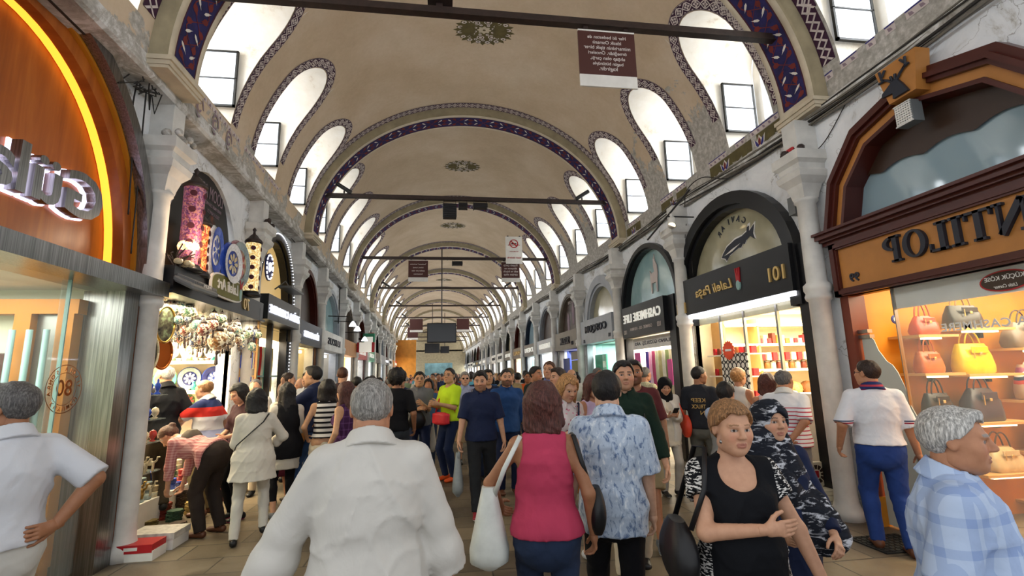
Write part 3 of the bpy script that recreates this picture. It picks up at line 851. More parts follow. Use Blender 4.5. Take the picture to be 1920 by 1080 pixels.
    br.inputs['Mortar Size'].default_value = .008; br.inputs['Color1'].default_value = (.25, .25, .25, 1); br.inputs['Color2'].default_value = (.8, .8, .8, 1); br.inputs['Mortar'].default_value = (0, 0, 0, 1)
    br.inputs['Bias'].default_value = 0; n.link(v, br.inputs['Vector'])
    f = n.noise(v, 2.2, 9, .75, .5); g = n.noise(v, .5, 3)
    k = n.math('ADD', n.math('MULTIPLY', br.outputs['Color'], .45), n.math('ADD', n.math('MULTIPLY', f, .45), n.math('MULTIPLY', g, .25)))
    c = n.ramp(k, [(.3, '#3c352b'), (.48, '#5b5142'), (.64, '#716552'), (.85, '#8c7d64')])
    n.color(n.mix(br.outputs['Fac'], c, '#3c352b')); n.bump(n.math('SUBTRACT', n.math('MULTIPLY', f, .5), br.outputs['Fac']), .35, .012)
    n.link(n.ramp(f, [(.3, (.25, .25, .25)), (.7, (.6, .6, .6))]), n.b.inputs['Roughness'])

def lun(mid): return [mid - 2.05, mid, mid + 2.05]
LW, LZ1, LZ0, XO = .53, 7.2, 5.3, 4.42
def zl(y, c, w=LW): return LZ1 - w + w * math.sqrt(max(0, 1 - ((y - c) / w) ** 2))
# arc length table for the ellipse, measured from the springing
_ph = np.linspace(0, math.pi / 2, 400)
_s = np.concatenate([[0], np.cumsum(np.hypot(np.diff(VA * np.cos(_ph)), np.diff(VB * np.sin(_ph))))])
def s_of(z): return float(np.interp(ph_z(z), _ph, _s))
def ph_s(s): return float(np.interp(s, _s, _ph))

def lace(b, fmap, length, tile, full=True, base=0, ink=1):
    """painted band: fmap(u, v, lift) -> 3-D, u along in metres, v in 0..1"""
    n = max(2, int(length / .06)) if full else max(2, int(length / .15))
    b.mat(base); b.grid([[fmap(length * i / n, v, .004) for v in (0, 1)] for i in range(n + 1)])
    k = max(1, round(length / tile)); t = length / k
    b.mat(ink)
    if full:
        for v0 in (.045, .935): b.grid([[fmap(length * i / n, v, .0065) for v in (v0, v0 + .02)] for i in range(n + 1)])
    for j in range(k):
        u0 = j * t
        if full:      # small leaves in the corners of each tile
            for (uc, vc, du, dv) in ((.25, .14, .07, .05), (.25, .86, .07, .05), (.75, .14, .07, .05), (.75, .86, .07, .05)):
                b.poly([fmap(u0 + (uc + du * a_) * t, vc + dv * c_, .007) for a_, c_ in ((-1, 0), (0, -1), (1, 0), (0, 1))])
        for sg in (-1, 1):
            m = 7 if full else 4
            r1, r2 = [], []
            for i in range(m + 1):
                q = i / m; vc = .5 + sg * .34 * math.cos(2 * math.pi * q); w_ = .056 if full else .09
                r1.append(fmap(u0 + q * t, vc - w_, .007)); r2.append(fmap(u0 + q * t, vc + w_, .007))
            b.grid([r1, r2])
        if full:
            for cq in (.0, .5):
                for dx, dy in ((1, 0), (-1, 0), (0, 1), (0, -1)):
                    a = cq * t + u0 + (t * .5 if 0 else 0)
                    l = t * .13; vv = .2 if dy else .08
                    c_ = (a, .5)
                    if cq == .0: c_ = (a + t * .0, .5)
                    p = [(c_[0] + dx * l * 1.3, c_[1] + dy * .3), (c_[0] + dx * l * .6 + dy * l * .5, c_[1] + dy * .15 + dx * .12), (c_[0] + dx * l * .15, c_[1] + dy * .04), (c_[0] + dx * l * .6 - dy * l * .5, c_[1] + dy * .15 - dx * .12)]
                    if a - l * 1.4 < 0 or a + l * 1.4 > length: continue
                    b.poly([fmap(x, y, .007) for x, y in p])

def soffit_pattern(b, fmap, length, full=True):
    """fmap(u, v, lift); navy field with red leaves and white flecks; slots 0 navy 1 wine 2 red 3 white"""
    n = int(length / .1)
    b.mat(0); b.grid([[fmap(length * i / n, v, .004) for v in (.0, .5, 1.)] for i in range(n + 1)])
    b.mat(1)
    for v0, v1 in ((0, .06), (.94, 1)): b.grid([[fmap(length * i / n, v, .006) for v in (v0, v1)] for i in range(n + 1)])
    k = round(length / .62); t = length / k
    def leaf(u, v, ang, l, w_, lift):
        c, s_ = math.cos(ang), math.sin(ang)
        pts = [(0, -.5), (.5, -.28), (.42, .1), (.2, .18), (0, .5), (-.2, .18), (-.42, .1), (-.5, -.28)]
        b.poly([fmap(u + (x * w_ * c - y * l * s_), v + (x * w_ * s_ + y * l * c) / .4, lift) for x, y in pts])
    for j in range(k):
        u0 = j * t
        b.mat(2)
        for (u, v, a) in ((.12, .25, .5), (.12, .75, -.5 + math.pi), (.5, .3, 1.57), (.5, .7, 1.57), (.85, .28, -.6), (.85, .72, .6 + math.pi)):
            leaf(u0 + u * t, v, a, .13, .075, .007)
        if full:
            for sg in (-1, 1):
                r1, r2 = [], []
                for i in range(9):
                    q = i / 8; vc = .5 + sg * .33 * math.sin(2 * math.pi * q)
                    r1.append(fmap(u0 + q * t, vc - .018, .0075)); r2.append(fmap(u0 + q * t, vc + .018, .0075))
                b.grid([r1, r2])
        b.mat(3)
        for (u, v, a, l) in ((.3, .32, .7, .14), (.3, .68, -.7, .14), (.68, .3, -.75, .15), (.68, .7, .75, .13)) if j % 1 == 0 else ():
            leaf(u0 + u * t, v, a, l, .035, .009)

def build_bay(k):
    y0 = Y0 + (k - 1) * BAY; y1 = y0 + BAY; mid = (y0 + y1) / 2
    full = k in (1, 2); near = k <= 4
    b = MB(); b.smooth = True
    pt = ph_z(LZ1 + .06)
    ny = 14 if near else 6
    # crown
    nphi = 40 if near else 22
    b.mat(0); b.grid([[VP(y0 + BAY * i / ny, pt + (math.pi - 2 * pt) * j / nphi) for j in range(nphi + 1)] for i in range(ny + 1)])
    lcs = lun(mid)
    for sd in (1, -1):
        def V(y, ph, off=0.): return VP(y, ph if sd > 0 else math.pi - ph, off)
        def strip(ys, low):
            b.grid([[V(y, ph_z(low(y)) + (pt - ph_z(low(y))) * j / 12) for j in range(13)] for y in ys])
        edges = [y0] + [e for c in lcs for e in (c - LW, c + LW)] + [y1]
        for a, e in zip(edges[0::2], edges[1::2]):
            strip(np.linspace(a, e, 5), lambda y: ZS)
        nl = 14 if near else 8
        for c in lcs:
            ys = [c - LW * math.cos(math.pi * i / nl) for i in range(nl + 1)]
            strip(ys, lambda y: zl(y, c))
            b.mat(1)
            xo = lambda y: cx(y) + sd * XO
            b.grid([[(V(y, ph_z(zl(y, c)))[0] * (1 - q) + xo(y) * q, y, zl(y, c)) for q in (0, .5, 1)] for y in ys])
            for yj in (c - LW, c + LW):
                zz = np.linspace(LZ0, LZ1 - LW, 6)
                b.grid([[(V(yj, ph_z(z))[0] * (1 - q) + xo(yj) * q, yj, z) for q in (0, .5, 1)] for z in zz])
            # outer wall with a window hole
            hw, za, zb = .36, 5.62, 6.62
            x_ = xo(c); b.smooth = False
            zt = lambda y: zl(y, c)
            b.poly([(x_, c - LW, LZ0), (x_, c - hw, LZ0), (x_, c - hw, zt(c - hw)), (x_, c - .46, zt(c - .46)), (x_, c - LW, LZ1 - LW)])
            b.poly([(x_, c + LW, LZ0), (x_, c + hw, LZ0), (x_, c + hw, zt(c + hw)), (x_, c + .46, zt(c + .46)), (x_, c + LW, LZ1 - LW)])
            b.poly([(x_, c - hw, LZ0), (x_, c + hw, LZ0), (x_, c + hw, za), (x_, c - hw, za)])
            b.poly([(x_, c - hw, zb), (x_, c + hw, zb)] + [(x_, c + hw * q, zt(c + hw * q)) for q in (1, .5, 0, -.5, -1)])
            b.mat(0)
            vx = V(c, ph_z(LZ0))[0]
            b.poly([(vx, c - LW, LZ0), (xo(c), c - LW, LZ0), (xo(c), c + LW, LZ0), (vx, c + LW, LZ0)])
            b.grid([[V(y, ph_z(ZS + (LZ0 - ZS) * q)) for q in (0, .5, 1)] for y in (c - LW, c, c + LW)])
            b.smooth = True
    o = b.build('ceiling', ['vault_plaster', 'lunette_white']); struct(o, 'cream plaster barrel vault with side window niches')
    # painted bands round the niches
    if near or k < 7:
        b = MB()
        for sd in (1, -1):
            for c in lcs:
                s0, s1 = s_of(LZ0 + .05), s_of(LZ1 - LW)
                path = [(c - LW, s0 + (s1 - s0) * i / 8) for i in range(8)]
                path += [(c - LW * math.cos(math.pi * i / 18), s_of(LZ1 - LW + LW * math.sin(math.pi * i / 18))) for i in range(19)]
                path += [(c + LW, s1 - (s1 - s0) * (i + 1) / 8) for i in range(8)]
                P = np.array(path); D = np.concatenate([[0], np.cumsum(np.hypot(*np.diff(P, axis=0).T))]); Lt = D[-1]
                def fm(u, v, lift, sd=sd, P=P, D=D, Lt=Lt):
                    u = min(max(u, 0), Lt); y, s_ = np.interp(u, D, P[:, 0]), np.interp(u, D, P[:, 1])
                    e = .04; a = np.array([np.interp(min(u + e, Lt), D, P[:, 0]) - np.interp(max(u - e, 0), D, P[:, 0]), np.interp(min(u + e, Lt), D, P[:, 1]) - np.interp(max(u - e, 0), D, P[:, 1])])
                    a = a / np.linalg.norm(a); nrm = np.array([-a[1], a[0]]); d = .012 + .19 * v
                    y2, s2 = y + nrm[0] * d, s_ + nrm[1] * d
                    ph = ph_s(max(s2, 0)); return VP(y2, ph if sd > 0 else math.pi - ph, -lift * 1.5)
                # right side has lost the lower paint
                if sd > 0: 
                    ua, ub = .42, Lt - (.75 if c != lcs[0] else .5)
                    lace(b, lambda u, v, l, fm=fm, ua=ua: fm(u + ua, v, l), ub - ua, .27, full, 0, 1)
                else: lace(b, fm, Lt - (.0 if c == lcs[0] else .35), .27, full, 0, 1)
        # bands along the ribs
        for yy in (y0 + .345, y1 - .555):
            fm = lambda u, v, l, yy=yy: VP(yy + .21 * v, .12 + u / 3.6, -l * 1.5)
            lace(b, fm, 3.6 * (math.pi - .24), .27, full, 0, 1)
        # foot piece between first and second left niche
        o = b.build('ceiling', ['paint_purple', 'paint_lace']); struct(o, 'purple and white painted lace bands on the vault')
    # crown medallion
    if k < 6:
        b = MB()
        def md(r, t, l): 
            x_, y_ = .62 * r * math.cos(t), .46 * r * math.sin(t)
            z = ZS + VB * math.sqrt(1 - (x_ / VA) ** 2)
            return (cx(mid) + x_, mid + y_, z - l)
        N = 16
        b.mat(0)
        star = [(.98 if i % 4 == 0 else (.9 if i % 2 == 0 else .84)) for i in range(64)]
        b.add([md(.16, 2 * math.pi * i / 64, .006) for i in range(64)] + [md(star[i], 2 * math.pi * i / 64, .006) for i in range(64)], [(i, (i + 1) % 64, 64 + (i + 1) % 64, 64 + i) for i in range(64)])
        b.mat(1)
        for j in range(N):
            t = 2 * math.pi * (j + .5) / N
            ring = lambda rc, tc, ro, ri, m=10, l=.009: b.add([md(math.hypot(rc * math.cos(tc) + ro * math.cos(a), rc * math.sin(tc) + ro * math.sin(a)), math.atan2(rc * math.sin(tc) + ro * math.sin(a), rc * math.cos(tc) + ro * math.cos(a)), l) for a in np.linspace(0, 2 * math.pi, m, endpoint=False)] + [md(math.hypot(rc * math.cos(tc) + ri * math.cos(a), rc * math.sin(tc) + ri * math.sin(a)), math.atan2(rc * math.sin(tc) + ri * math.sin(a), rc * math.cos(tc) + ri * math.cos(a)), l) for a in np.linspace(0, 2 * math.pi, m, endpoint=False)], [(i, (i + 1) % m, m + (i + 1) % m, m + i) for i in range(m)])
            ring(.77, t, .085, .035)
            ring(.64, t + math.pi / N, .06, .03)
            if j % 2 == 0: ring(.48, t, .125, .09); ring(.48, t, .05, .005)
            if j % 2 == 0: ring(.3, t + .2, .055, .02)
        b.mat(2)
        b.add([md(.2 + .03 * math.cos(8 * 2 * math.pi * i / 48), 2 * math.pi * i / 48, .01) for i in range(48)], [tuple(range(48))])
        b.mat(0); b.add([md(.05, 2 * math.pi * i / 12, .012) for i in range(12)], [tuple(range(12))])
        o = b.build('ceiling', ['paint_olive', 'paint_lace', 'mould_cream']); struct(o, 'olive rosette painted at the crown of the vault')
    # open sashes in the niches
    if k < 5:
        for sd in (1, -1):
            for c in lcs:
                ys = c + LW - .05; bx = cx(ys); xa, xb = bx + sd * (XO - .05), bx + sd * (XO - .62)
                z0_, z1_ = 5.56, 6.44
                f = MB(); t = .028
                if xa > xb: xa, xb = xb, xa
                for (p, q, r_, s_) in ((xa, xb, z0_, z0_ + t), (xa, xb, z1_ - t, z1_), (xa, xa + t, z0_, z1_), (xb - t, xb, z0_, z1_), (xa, xb, (z0_ + z1_) / 2 - .008, (z0_ + z1_) / 2 + .008)): f.box(p, q, ys - .02, ys + .02, r_, s_)
                wo = f.build('window', 'sash_black'); wo.name = 'window_%d' % (k * 6 + lcs.index(c) + (3 if sd > 0 else 0) + 1); struct(wo, 'black framed window sash open in a vault niche')
                g = MB(); g.box(xa + t, xb - t, ys - .004, ys + .004, z0_ + t, z1_ - t); g.build('pane', 'lit_frosted_glass', wo)
                area('niche_daylight', (bx + sd * (XO + .02), c, 6.1), (0, sd * math.pi / 2, 0), 1.0, .7, 20 if k < 3 else 34, (.92, .96, 1))
    elif True:
        for sd in (1, -1):
            area('niche_daylight', (cx(mid) + sd * (XO - .5), mid, 6.1), (0, sd * math.pi / 2, 0), 1.0, 4.5, 160, (.95, .97, 1))

def frieze():
    b = MB(); random.seed(14)
    def F(sd, y, z, l=.006):
        if z >= ZS: return VP(y, ph_z(z) if sd > 0 else math.pi - ph_z(z), -l)
        return (cx(y) + sd * (VA - l), y, z)
    def blob(sd, y, z, pts, s=1.):
        b.poly([F(sd, y + u * s, z + v * s, .012) for u, v in pts])
    for ya, yb in ((5.75, 7.5), (8.3, 9.35), (10.4, 11.2), (3.1, 4.9)):
        n = int((yb - ya) / .12)
        for i in range(n):
            y0, y1 = ya + (yb - ya) * i / n, ya + (yb - ya) * (i + 1) / n
            if random.random() < .62: b.mat(0); b.poly([F(1, y0, 5.2), F(1, y1, 5.2), F(1, y1, 5.28), F(1, y0, 5.28)]); b.mat(1); b.poly([F(1, y0, 5.275, .01), F(1, y1, 5.275, .01), F(1, y1, 5.29, .01), F(1, y0, 5.29, .01)]); b.mat(5); b.poly([F(1, y0 + .03, 5.215, .01), F(1, y0 + .08, 5.215, .01), F(1, y0 + .09, 5.26, .01), F(1, y0 + .05, 5.25, .01)])
            if ya != 3.1 and random.random() < .75: b.mat(3); b.poly([F(1, y0, 4.98 + random.uniform(-.03, .06)), F(1, y1, 4.98 + random.uniform(-.03, .06)), F(1, y1, 5.19), F(1, y0, 5.19)])
        k = 0 if ya == 3.1 else max(1, int((yb - ya) / .7))
        for i in range(k):
            y = ya + (yb - ya) * (i + .5) / k; z = 5.04
            b.mat(4); blob(1, y, z, [(-.13, .1), (-.1, -.02), (-.04, -.1), (.04, -.1), (.1, -.02), (.13, .1), (.06, .04), (0, .12), (-.06, .04)])
            b.mat(1)
            for s_ in (-1, 1): b.poly([F(1, y + s_ * u, z + v, .018) for u, v in ((.03, -.08), (.08, -.02), (.1, .08), (.05, .02), (.02, -.03))])
            b.mat(2); b.poly([F(1, y + u, z + v, .018) for u, v in ((-.02, -.04), (.02, -.04), (.03, .03), (0, .09), (-.03, .03))])
    for y in (6.0, 6.45, 6.9):
        b.mat(5); n = 24; b.add([F(-1, y + r * math.cos(t) * (1 - .02 * i), 5.06 + r * 1.2 * math.sin(t), .012) for r in (.12, .095) for i, t in enumerate(np.linspace(0, 5.2, n))], [(i, i + 1, n + i + 1, n + i) for i in range(n - 1)])
        b.add([F(-1, y + r * math.cos(t), 5.06 + r * 1.2 * math.sin(t), .012) for r in (.06, .035) for t in np.linspace(1, 6, n)], [(i, i + 1, n + i + 1, n + i) for i in range(n - 1)])
    for i in range(22):
        y0 = 5.7 + i * .16
        if random.random() < .7: b.mat(0); b.poly([F(-1, y0, 5.2), F(-1, y0 + .14, 5.2), F(-1, y0 + .14, 5.27), F(-1, y0, 5.27)]); b.mat(5); b.poly([F(-1, y0 + .03, 5.21, .01), F(-1, y0 + .1, 5.21, .01), F(-1, y0 + .08, 5.26, .01)])
    o = b.build('trim', ['paint_lace', 'paint_blue', 'paint_red', 'paint_olive', 'paint_white', 'paint_mauve']); struct(o, 'worn painted tulip frieze over the cables')

def build_rib(k):
    yr = Y0 + k * BAY; w_ = .31
    b = MB(); b.smooth = True
    n = 56 if k < 3 else 28
    R = lambda y, ph, off=0.: (cx(yr) + (RA + off) * math.cos(ph), y, ZS + (RB + off) * math.sin(ph))
    phs = [math.pi * i / n for i in range(n + 1)]
    b.mat(0); b.grid([[R(yr - w_, p, .0), R(yr - w_ * .9, p, -.012), R(yr - w_ * .72, p, -.012), R(yr - w_ * .7, p, 0), R(yr + w_ * .7, p), R(yr + w_ * .72, p, -.012), R(yr + w_ * .9, p, -.012), R(yr + w_, p)] for p in phs])
    for sg in (-1, 1):
        b.mat(1); b.grid([[R(yr + sg * w_, p, 0), R(yr + sg * w_, p, .05), R(yr + sg * (w_ + .03), p, .06), R(yr + sg * (w_ + .03), p, .45)] for p in phs])
    b.smooth = False
    for sd in (1, -1):      # impost mouldings
        x0 = cx(yr) + sd * (RA - .03)
        for j, (dz, dx) in enumerate(((0, -.035), (-.05, -.015), (-.085, -.0))):
            b.mat(0); b.box(x0 + sd * dx, x0 + sd * .6, yr - w_ - .03 + dx * .6, yr + w_ + .03 - dx * .6, ZS + dz - .05, ZS + dz + .0)
    o = b.build('trim', ['mould_cream', 'rib_olive']); struct(o, 'moulded transverse rib of the vault')
    if k < 7:
        b = MB()
        Lt = 3.37 * (math.pi - .06)
        fm = lambda u, v, l: R(yr - .225 + .45 * v, .03 + u / 3.37, -l * 1.2)
        soffit_pattern(b, fm, Lt, k < 3)
        o = b.build('trim', ['paint_navy', 'paint_wine', 'paint_red', 'paint_white']); struct(o, 'painted soffit of the vault rib')

def build_walls():
    ye = Y0 + NB * BAY - BAY
    b = MB(); b.box(-9, 9, -2.5, ye + 6, -.1, 0); struct(b.build('floor', 'floor_stone'), 'worn stone slab floor')
    # cornices
    for sd, X, nm in ((1, XR, 'wall_right'), (-1, XL, 'wall_left')):
        b = MB(); ys = list(np.arange(-1.1, ye, 2.)) + [ye]
        def prof(y):
            xi = cx(y) + sd * VA; xw = X + bend(y); xo = min(xi, xw - .05) if sd > 0 else max(xi, xw + .05)
            return [(xi, y, ZS + .0), (xo, y, 4.9), (xo - sd * .03, y, 4.87), (xo - sd * .03, y, 4.82), (xo, y, 4.79), (xw + sd * .03, y, 4.77)]
        b.grid([prof(y) for y in ys]); o = b.build('trim', 'cornice_grey'); struct(o, 'grey crumbling cornice under the vault')
    # far end wall
    b = MB(); b.box(-8, -2.6, ye, ye + .3, 0, 8.6); b.box(1.2, 5, ye, ye + .3, 0, 8.6); b.box(-2.6, 1.2, ye, ye + .3, 3.4, 8.6)
    struct(b.build('wall_end', 'rib_olive'), 'end wall of the market street')
    b = MB(); b.box(-6, 4, ye + 4, ye + 4.3, 0, 5); b.box(-6, -5.8, ye, ye + 4, 0, 5); b.box(3.8, 4, ye, ye + 4, 0, 5); b.box(-6, 4, ye, ye + 4.3, 5, 5.2); struct(b.build('wall_far', 'teal_far'), 'far crossing street walls')
    area('end_daylight', (-.7, ye + 2, 4.8), (0, 0, 0), 5, 3, 160, (.8, .93, 1))
    b = MB(); x = cx(46); b.box(x - 4.2, x - 2.2, 46, 46.3, 0, 5.0); struct(b.build('wall_orange', 'amber_wall'), 'orange lit stone front far down on the left')
    area('orange_wall_light', (x - 3, 44.8, 4.2), (math.radians(-30), 0, 0), 1.5, .5, 60, (1, .75, .4))

def wall_bay(sd, ya, yb, yc, hw, zs, rise, name='wall', seg=20, top=4.8, poly=None):
    """one length of wall with an arched opening; poly = explicit arch outline as z(y)"""
    X = (XR if sd > 0 else XL)
    xf = lambda y: X + bend(y)
    az = poly or (lambda y: zs + rise * math.sqrt(max(0, 1 - ((y - yc) / hw) ** 2)))
    b = MB()
    def q(ys, zlo, zhi):
        b.grid([[(xf(y), y, zlo(y)), (xf(y), y, zhi(y))] for y in ys])
    q([ya, yc - hw], lambda y: 0, lambda y: top); q([yc + hw, yb], lambda y: 0, lambda y: top)
    ys = [yc - hw * math.cos(math.pi * i / seg) for i in range(seg + 1)]
    q(ys, az, lambda y: top)
    th = sd * .22
    b.grid([[(xf(y), y, az(y)), (xf(y) + th, y, az(y))] for y in ys])
    for y in (yc - hw, yc + hw): b.grid([[(xf(y), y, 0), (xf(y) + th, y, 0)], [(xf(y), y, az(y)), (xf(y) + th, y, az(y))]])
    o = b.build('wall_right' if sd > 0 else 'wall_left', 'wall_plaster'); struct(o, 'white plaster wall with arched shop opening'); return o

def column(sd, y, x=None, low=0.):
    x = (XR - .17 if sd > 0 else XL + .12) + bend(y) if x is None else x
    b = MB(); b.smooth = True
    r = .115 if sd > 0 else .11
    b.lathe([(r + .05, 0), (r + .05, .1), (r + .02, .14), (r + .005, .2), (r, .3), (r, 2.48), (r + .025, 2.5), (r + .035, 2.54), (r + .02, 2.58), (r + .04, 2.62), (r + .04, 2.68), (r, 2.72), (r * .95, 3.72), (r + .02, 3.74), (r + .02, 3.78)], (x, y, low), 18)
    b.smooth = False
    prof = [(.10, 3.78), (.11, 3.84), (.14, 3.95), (.2, 4.03), (.215, 4.1), (.18, 4.14), (.19, 4.2), (.235, 4.24), (.235, 4.36)]
    vs = []; 
    for r_, z in prof: vs += [(x - r_, y - r_, z), (x + r_, y - r_, z), (x + r_, y + r_, z), (x - r_, y + r_, z)]
    b.add(vs, [(i * 4 + k, i * 4 + (k + 1) % 4, i * 4 + 4 + (k + 1) % 4, i * 4 + 4 + k) for i in range(len(prof) - 1) for k in range(4)] + [(3, 2, 1, 0), tuple(len(prof) * 4 - 4 + k for k in range(4))])
    b.box(x - sd * .12, x + sd * .3, y - .12, y + .12, 4.36, 4.8)
    o = b.build('trim', 'column_white'); struct(o, 'white engaged column with a square capital'); return o
basemats(); archmats()
for k in range(0, NB): build_bay(k)
for k in range(0, NB): build_rib(k)
build_walls(); frieze()
RC = [2.08 + 3.175 * i for i in range(0, 8)]
LC = [5.62, 8.7, 11.4, 14.1, 17.4, 20.7, 24.3]
for y in RC[1:]: column(1, y)
for y in LC: column(-1, y)
for y in [27.5 + 3.175 * i for i in range(6)]: column(1, y); column(-1, y)
# tie beams
BEAM = []
for k in range(0, NB - 1):
    y = Y0 + k * BAY; z = 6.05; hx = RA * math.sqrt(1 - ((z - ZS) / RB) ** 2) + .02
    b = MB(); b.box(cx(y) - hx, cx(y) + hx, y - .035, y + .035, z - .045, z + .045)
    b.box(cx(y) - hx, cx(y) + hx, y - .05, y + .05, z - .055, z - .042)
    o = b.build('iron_tie_beam', 'beam_iron')
    tag(o, ['dark iron tie beam spanning the nearest painted vault rib', 'dark iron tie beam across the second painted vault rib', 'dark iron tie beam across the third painted vault rib'][k] if k < 3 else 'thin dark iron tie beam far down the vault', 'beam', None if k < 3 else 'far tie beams')
    o['kind'] = 'structure'
    BEAM.append((y, z))
# ---------------------------------------------------------------- shop front helpers
def shopmats():
    for nm, c, r in (('mahogany', '#4a1d15', .35), ('mahogany_light', '#6b2f20', .35), ('tan_wood', '#b57a3c', .45), ('amber_wood', '#c07a1a', .5), ('oak_light', '#c69a5e', .5),
                     ('letters_dark', '#232733', .5), ('sign_black', '#17181b', .35), ('sign_grey', '#8d9299', .45), ('sign_silver', '#a6acb3', .4), ('navy_frame', '#1b2638', .4),
                     ('white_paint', '#e4e2dc', .55), ('shelf_white', '#efe6d2', .5), ('gold_letter', '#c9a35c', .3), ('steel', '#9a9a98', .32), ('sign_taupe', '#7c756b', .5),
                     ('teal_panel', '#8fb3ae', .3), ('brown_panel', '#3b2a20', .4), ('red_plastic', '#b3232a', .4), ('blue_plastic', '#25357a', .4), ('pink_print', '#d3509a', .5), ('green_plastic', '#2f8f6a', .4),
                     ('cream_box', '#e6dcc0', .6), ('glass_frame', '#565b5e', .35), ('olive_sign', '#6b6a2c', .5), ('copper', '#9c5527', .3), ('brass', '#a98743', .3), ('canvas_white', '#dad8d0', .8), ('speaker_grey', '#6d7172', .6), ('rubber', '#1a1a1a', .8)):
        plain(nm, c, r, 1. if nm in ('steel', 'copper', 'brass') else 0., var=.12, scale=3)
    plain('gold_letter', '#d8b876', .3, .6)
    n = NT('wood_orange', .35); v = n.mapped((1, 3.2, .25)); f = n.noise(v, 1.6, 5, .6, .8); n.color(n.ramp(f, [(.3, '#8a4413'), (.55, '#a85a1d'), (.75, '#bd6f2a')]))
    n = NT('brushed_steel', .28, 1.); f = n.noise(n.mapped((30, 30, .6)), 3, 2); n.color(n.ramp(f, [(.3, '#6e6e6e'), (.7, '#9a9a98')]))
    n = NT('clear_glass', .03, 0, .5); n.color('#dfeee8'); n.b.inputs['Alpha'].default_value = .12
    n = NT('sky_glass', .05, 0, .6); n.color('#8fa7b2')
    n = NT('cream_glass', .1, 0, .6); f = n.noise(n.mapped(), 1.5, 3); n.color(n.ramp(f, [(.3, '#8b8a72'), (.7, '#b5ae92')]))
    n = NT('teal_glass', .1, 0, .6); f = n.noise(n.mapped(), 1.2, 3, .5, .5); n.color(n.ramp(f, [(.3, '#7fa3a6'), (.7, '#a9c6c8')]))
    n = NT('etched_glass', .45, 0, .3); n.color('#b6bab2')
    for nm, c, s in (('glow_warm', '#ffe2a8', 5), ('glow_white', '#f4f6ff', 2.2), ('glow_orange', '#ffa030', 1.6), ('glow_violet', '#e6e0ff', 2.), ('letter_lit', '#eef2ff', .75), ('glow_cool', '#dff0ff', 3), ('sign_lit', '#e8e6dc', .35)):
        n = NT(nm); n.color(c); n.emit(c, s)
def PR(sd):     # wall coordinates -> world; d sticks out into the street
    return (lambda y, z, d=0.: (XR + bend(y) - d, y, z)) if sd > 0 else (lambda y, z, d=0.: (XL + bend(y) + d, y, z))
def slab(b, sd, outline, d0, d1):
    """outline (y, z) polygon given a thickness from d0 to d1"""
    f = PR(sd); b.prism(outline, lambda u, v, t: f(u, v, t), d0, d1)
def rect(b, sd, y0, y1, z0, z1, d0, d1): slab(b, sd, [(y0, z0), (y1, z0), (y1, z1), (y0, z1)], d0, d1)
def arch_pts(yc, hw, zs, rise, n=20): return [(yc - hw * math.cos(math.pi * i / n), zs + rise * math.sin(math.pi * i / n)) for i in range(n + 1)]
def ring(b, sd, outer, inner, d0, d1):
    f = PR(sd); n = len(outer)
    vs = [f(*p, d1) for p in outer] + [f(*p, d1) for p in inner] + [f(*p, d0) for p in outer] + [f(*p, d0) for p in inner]
    fs = []
    for i in range(n - 1):
        fs += [(i, i + 1, n + i + 1, n + i), (2 * n + i, i, n * 0 + i, 2 * n + i)[:0] or (i, 2 * n + i, 2 * n + i + 1, i + 1), (n + i, n + i + 1, 3 * n + i + 1, 3 * n + i)]
    b.add(vs, fs)
def wtext(b, sd, txt, yfirst, z, h, width=None, d=.05, bold=.0, ext=.01, shear=0., spacing=1., tilt=0.):
    """mirror-written text on the wall plane; yfirst = where the first letter starts"""
    f = PR(sd); s = 1 if sd > 0 else -1
    put_text(b, txt, lambda u, v, t: f(yfirst + s * (u), z + v + tilt * u, d + t), width, h, bold, shear, spacing, ext, h * 1.35)
def shop_room(sd, ya, yb, depth, mat_back, mat_side=None, zt=2.62, power=120, col=(1, .85, .62), floor=None, light=True):
    f = PR(sd); b = MB()
    a = [f(ya, 0, -.05), f(yb, 0, -.05), f(yb, 0, -depth), f(ya, 0, -depth)]
    def up(p, z): return (p[0], p[1], z)
    b.mat(0); b.poly([up(a[3], 0), up(a[2], 0), up(a[2], zt), up(a[3], zt)])
    b.mat(1); b.poly([up(a[1], 0), up(a[2], 0), up(a[2], zt), up(a[1], zt)]); b.poly([up(a[0], 0), up(a[3], 0), up(a[3], zt), up(a[0], zt)])
    b.mat(2); b.poly([up(p, zt) for p in a])
    o = b.build('wall_interior', [mat_back, mat_side or mat_back, 'white_paint']); struct(o, 'inner walls of a shop')
    if light:
        m = f((ya + yb) / 2, zt - .04, -depth * .5)
        area('shop_downlight', m, (0, 0, 0), depth * .8, (yb - ya) * .8, power, col)
def lathe_part(prof, mat, parent, c=(0, 0, 0), seg=16, nm='body', **k):
    b = MB(); b.smooth = True; b.lathe(prof, c, seg, **k); return b.build(nm, mat, parent, rel=False)

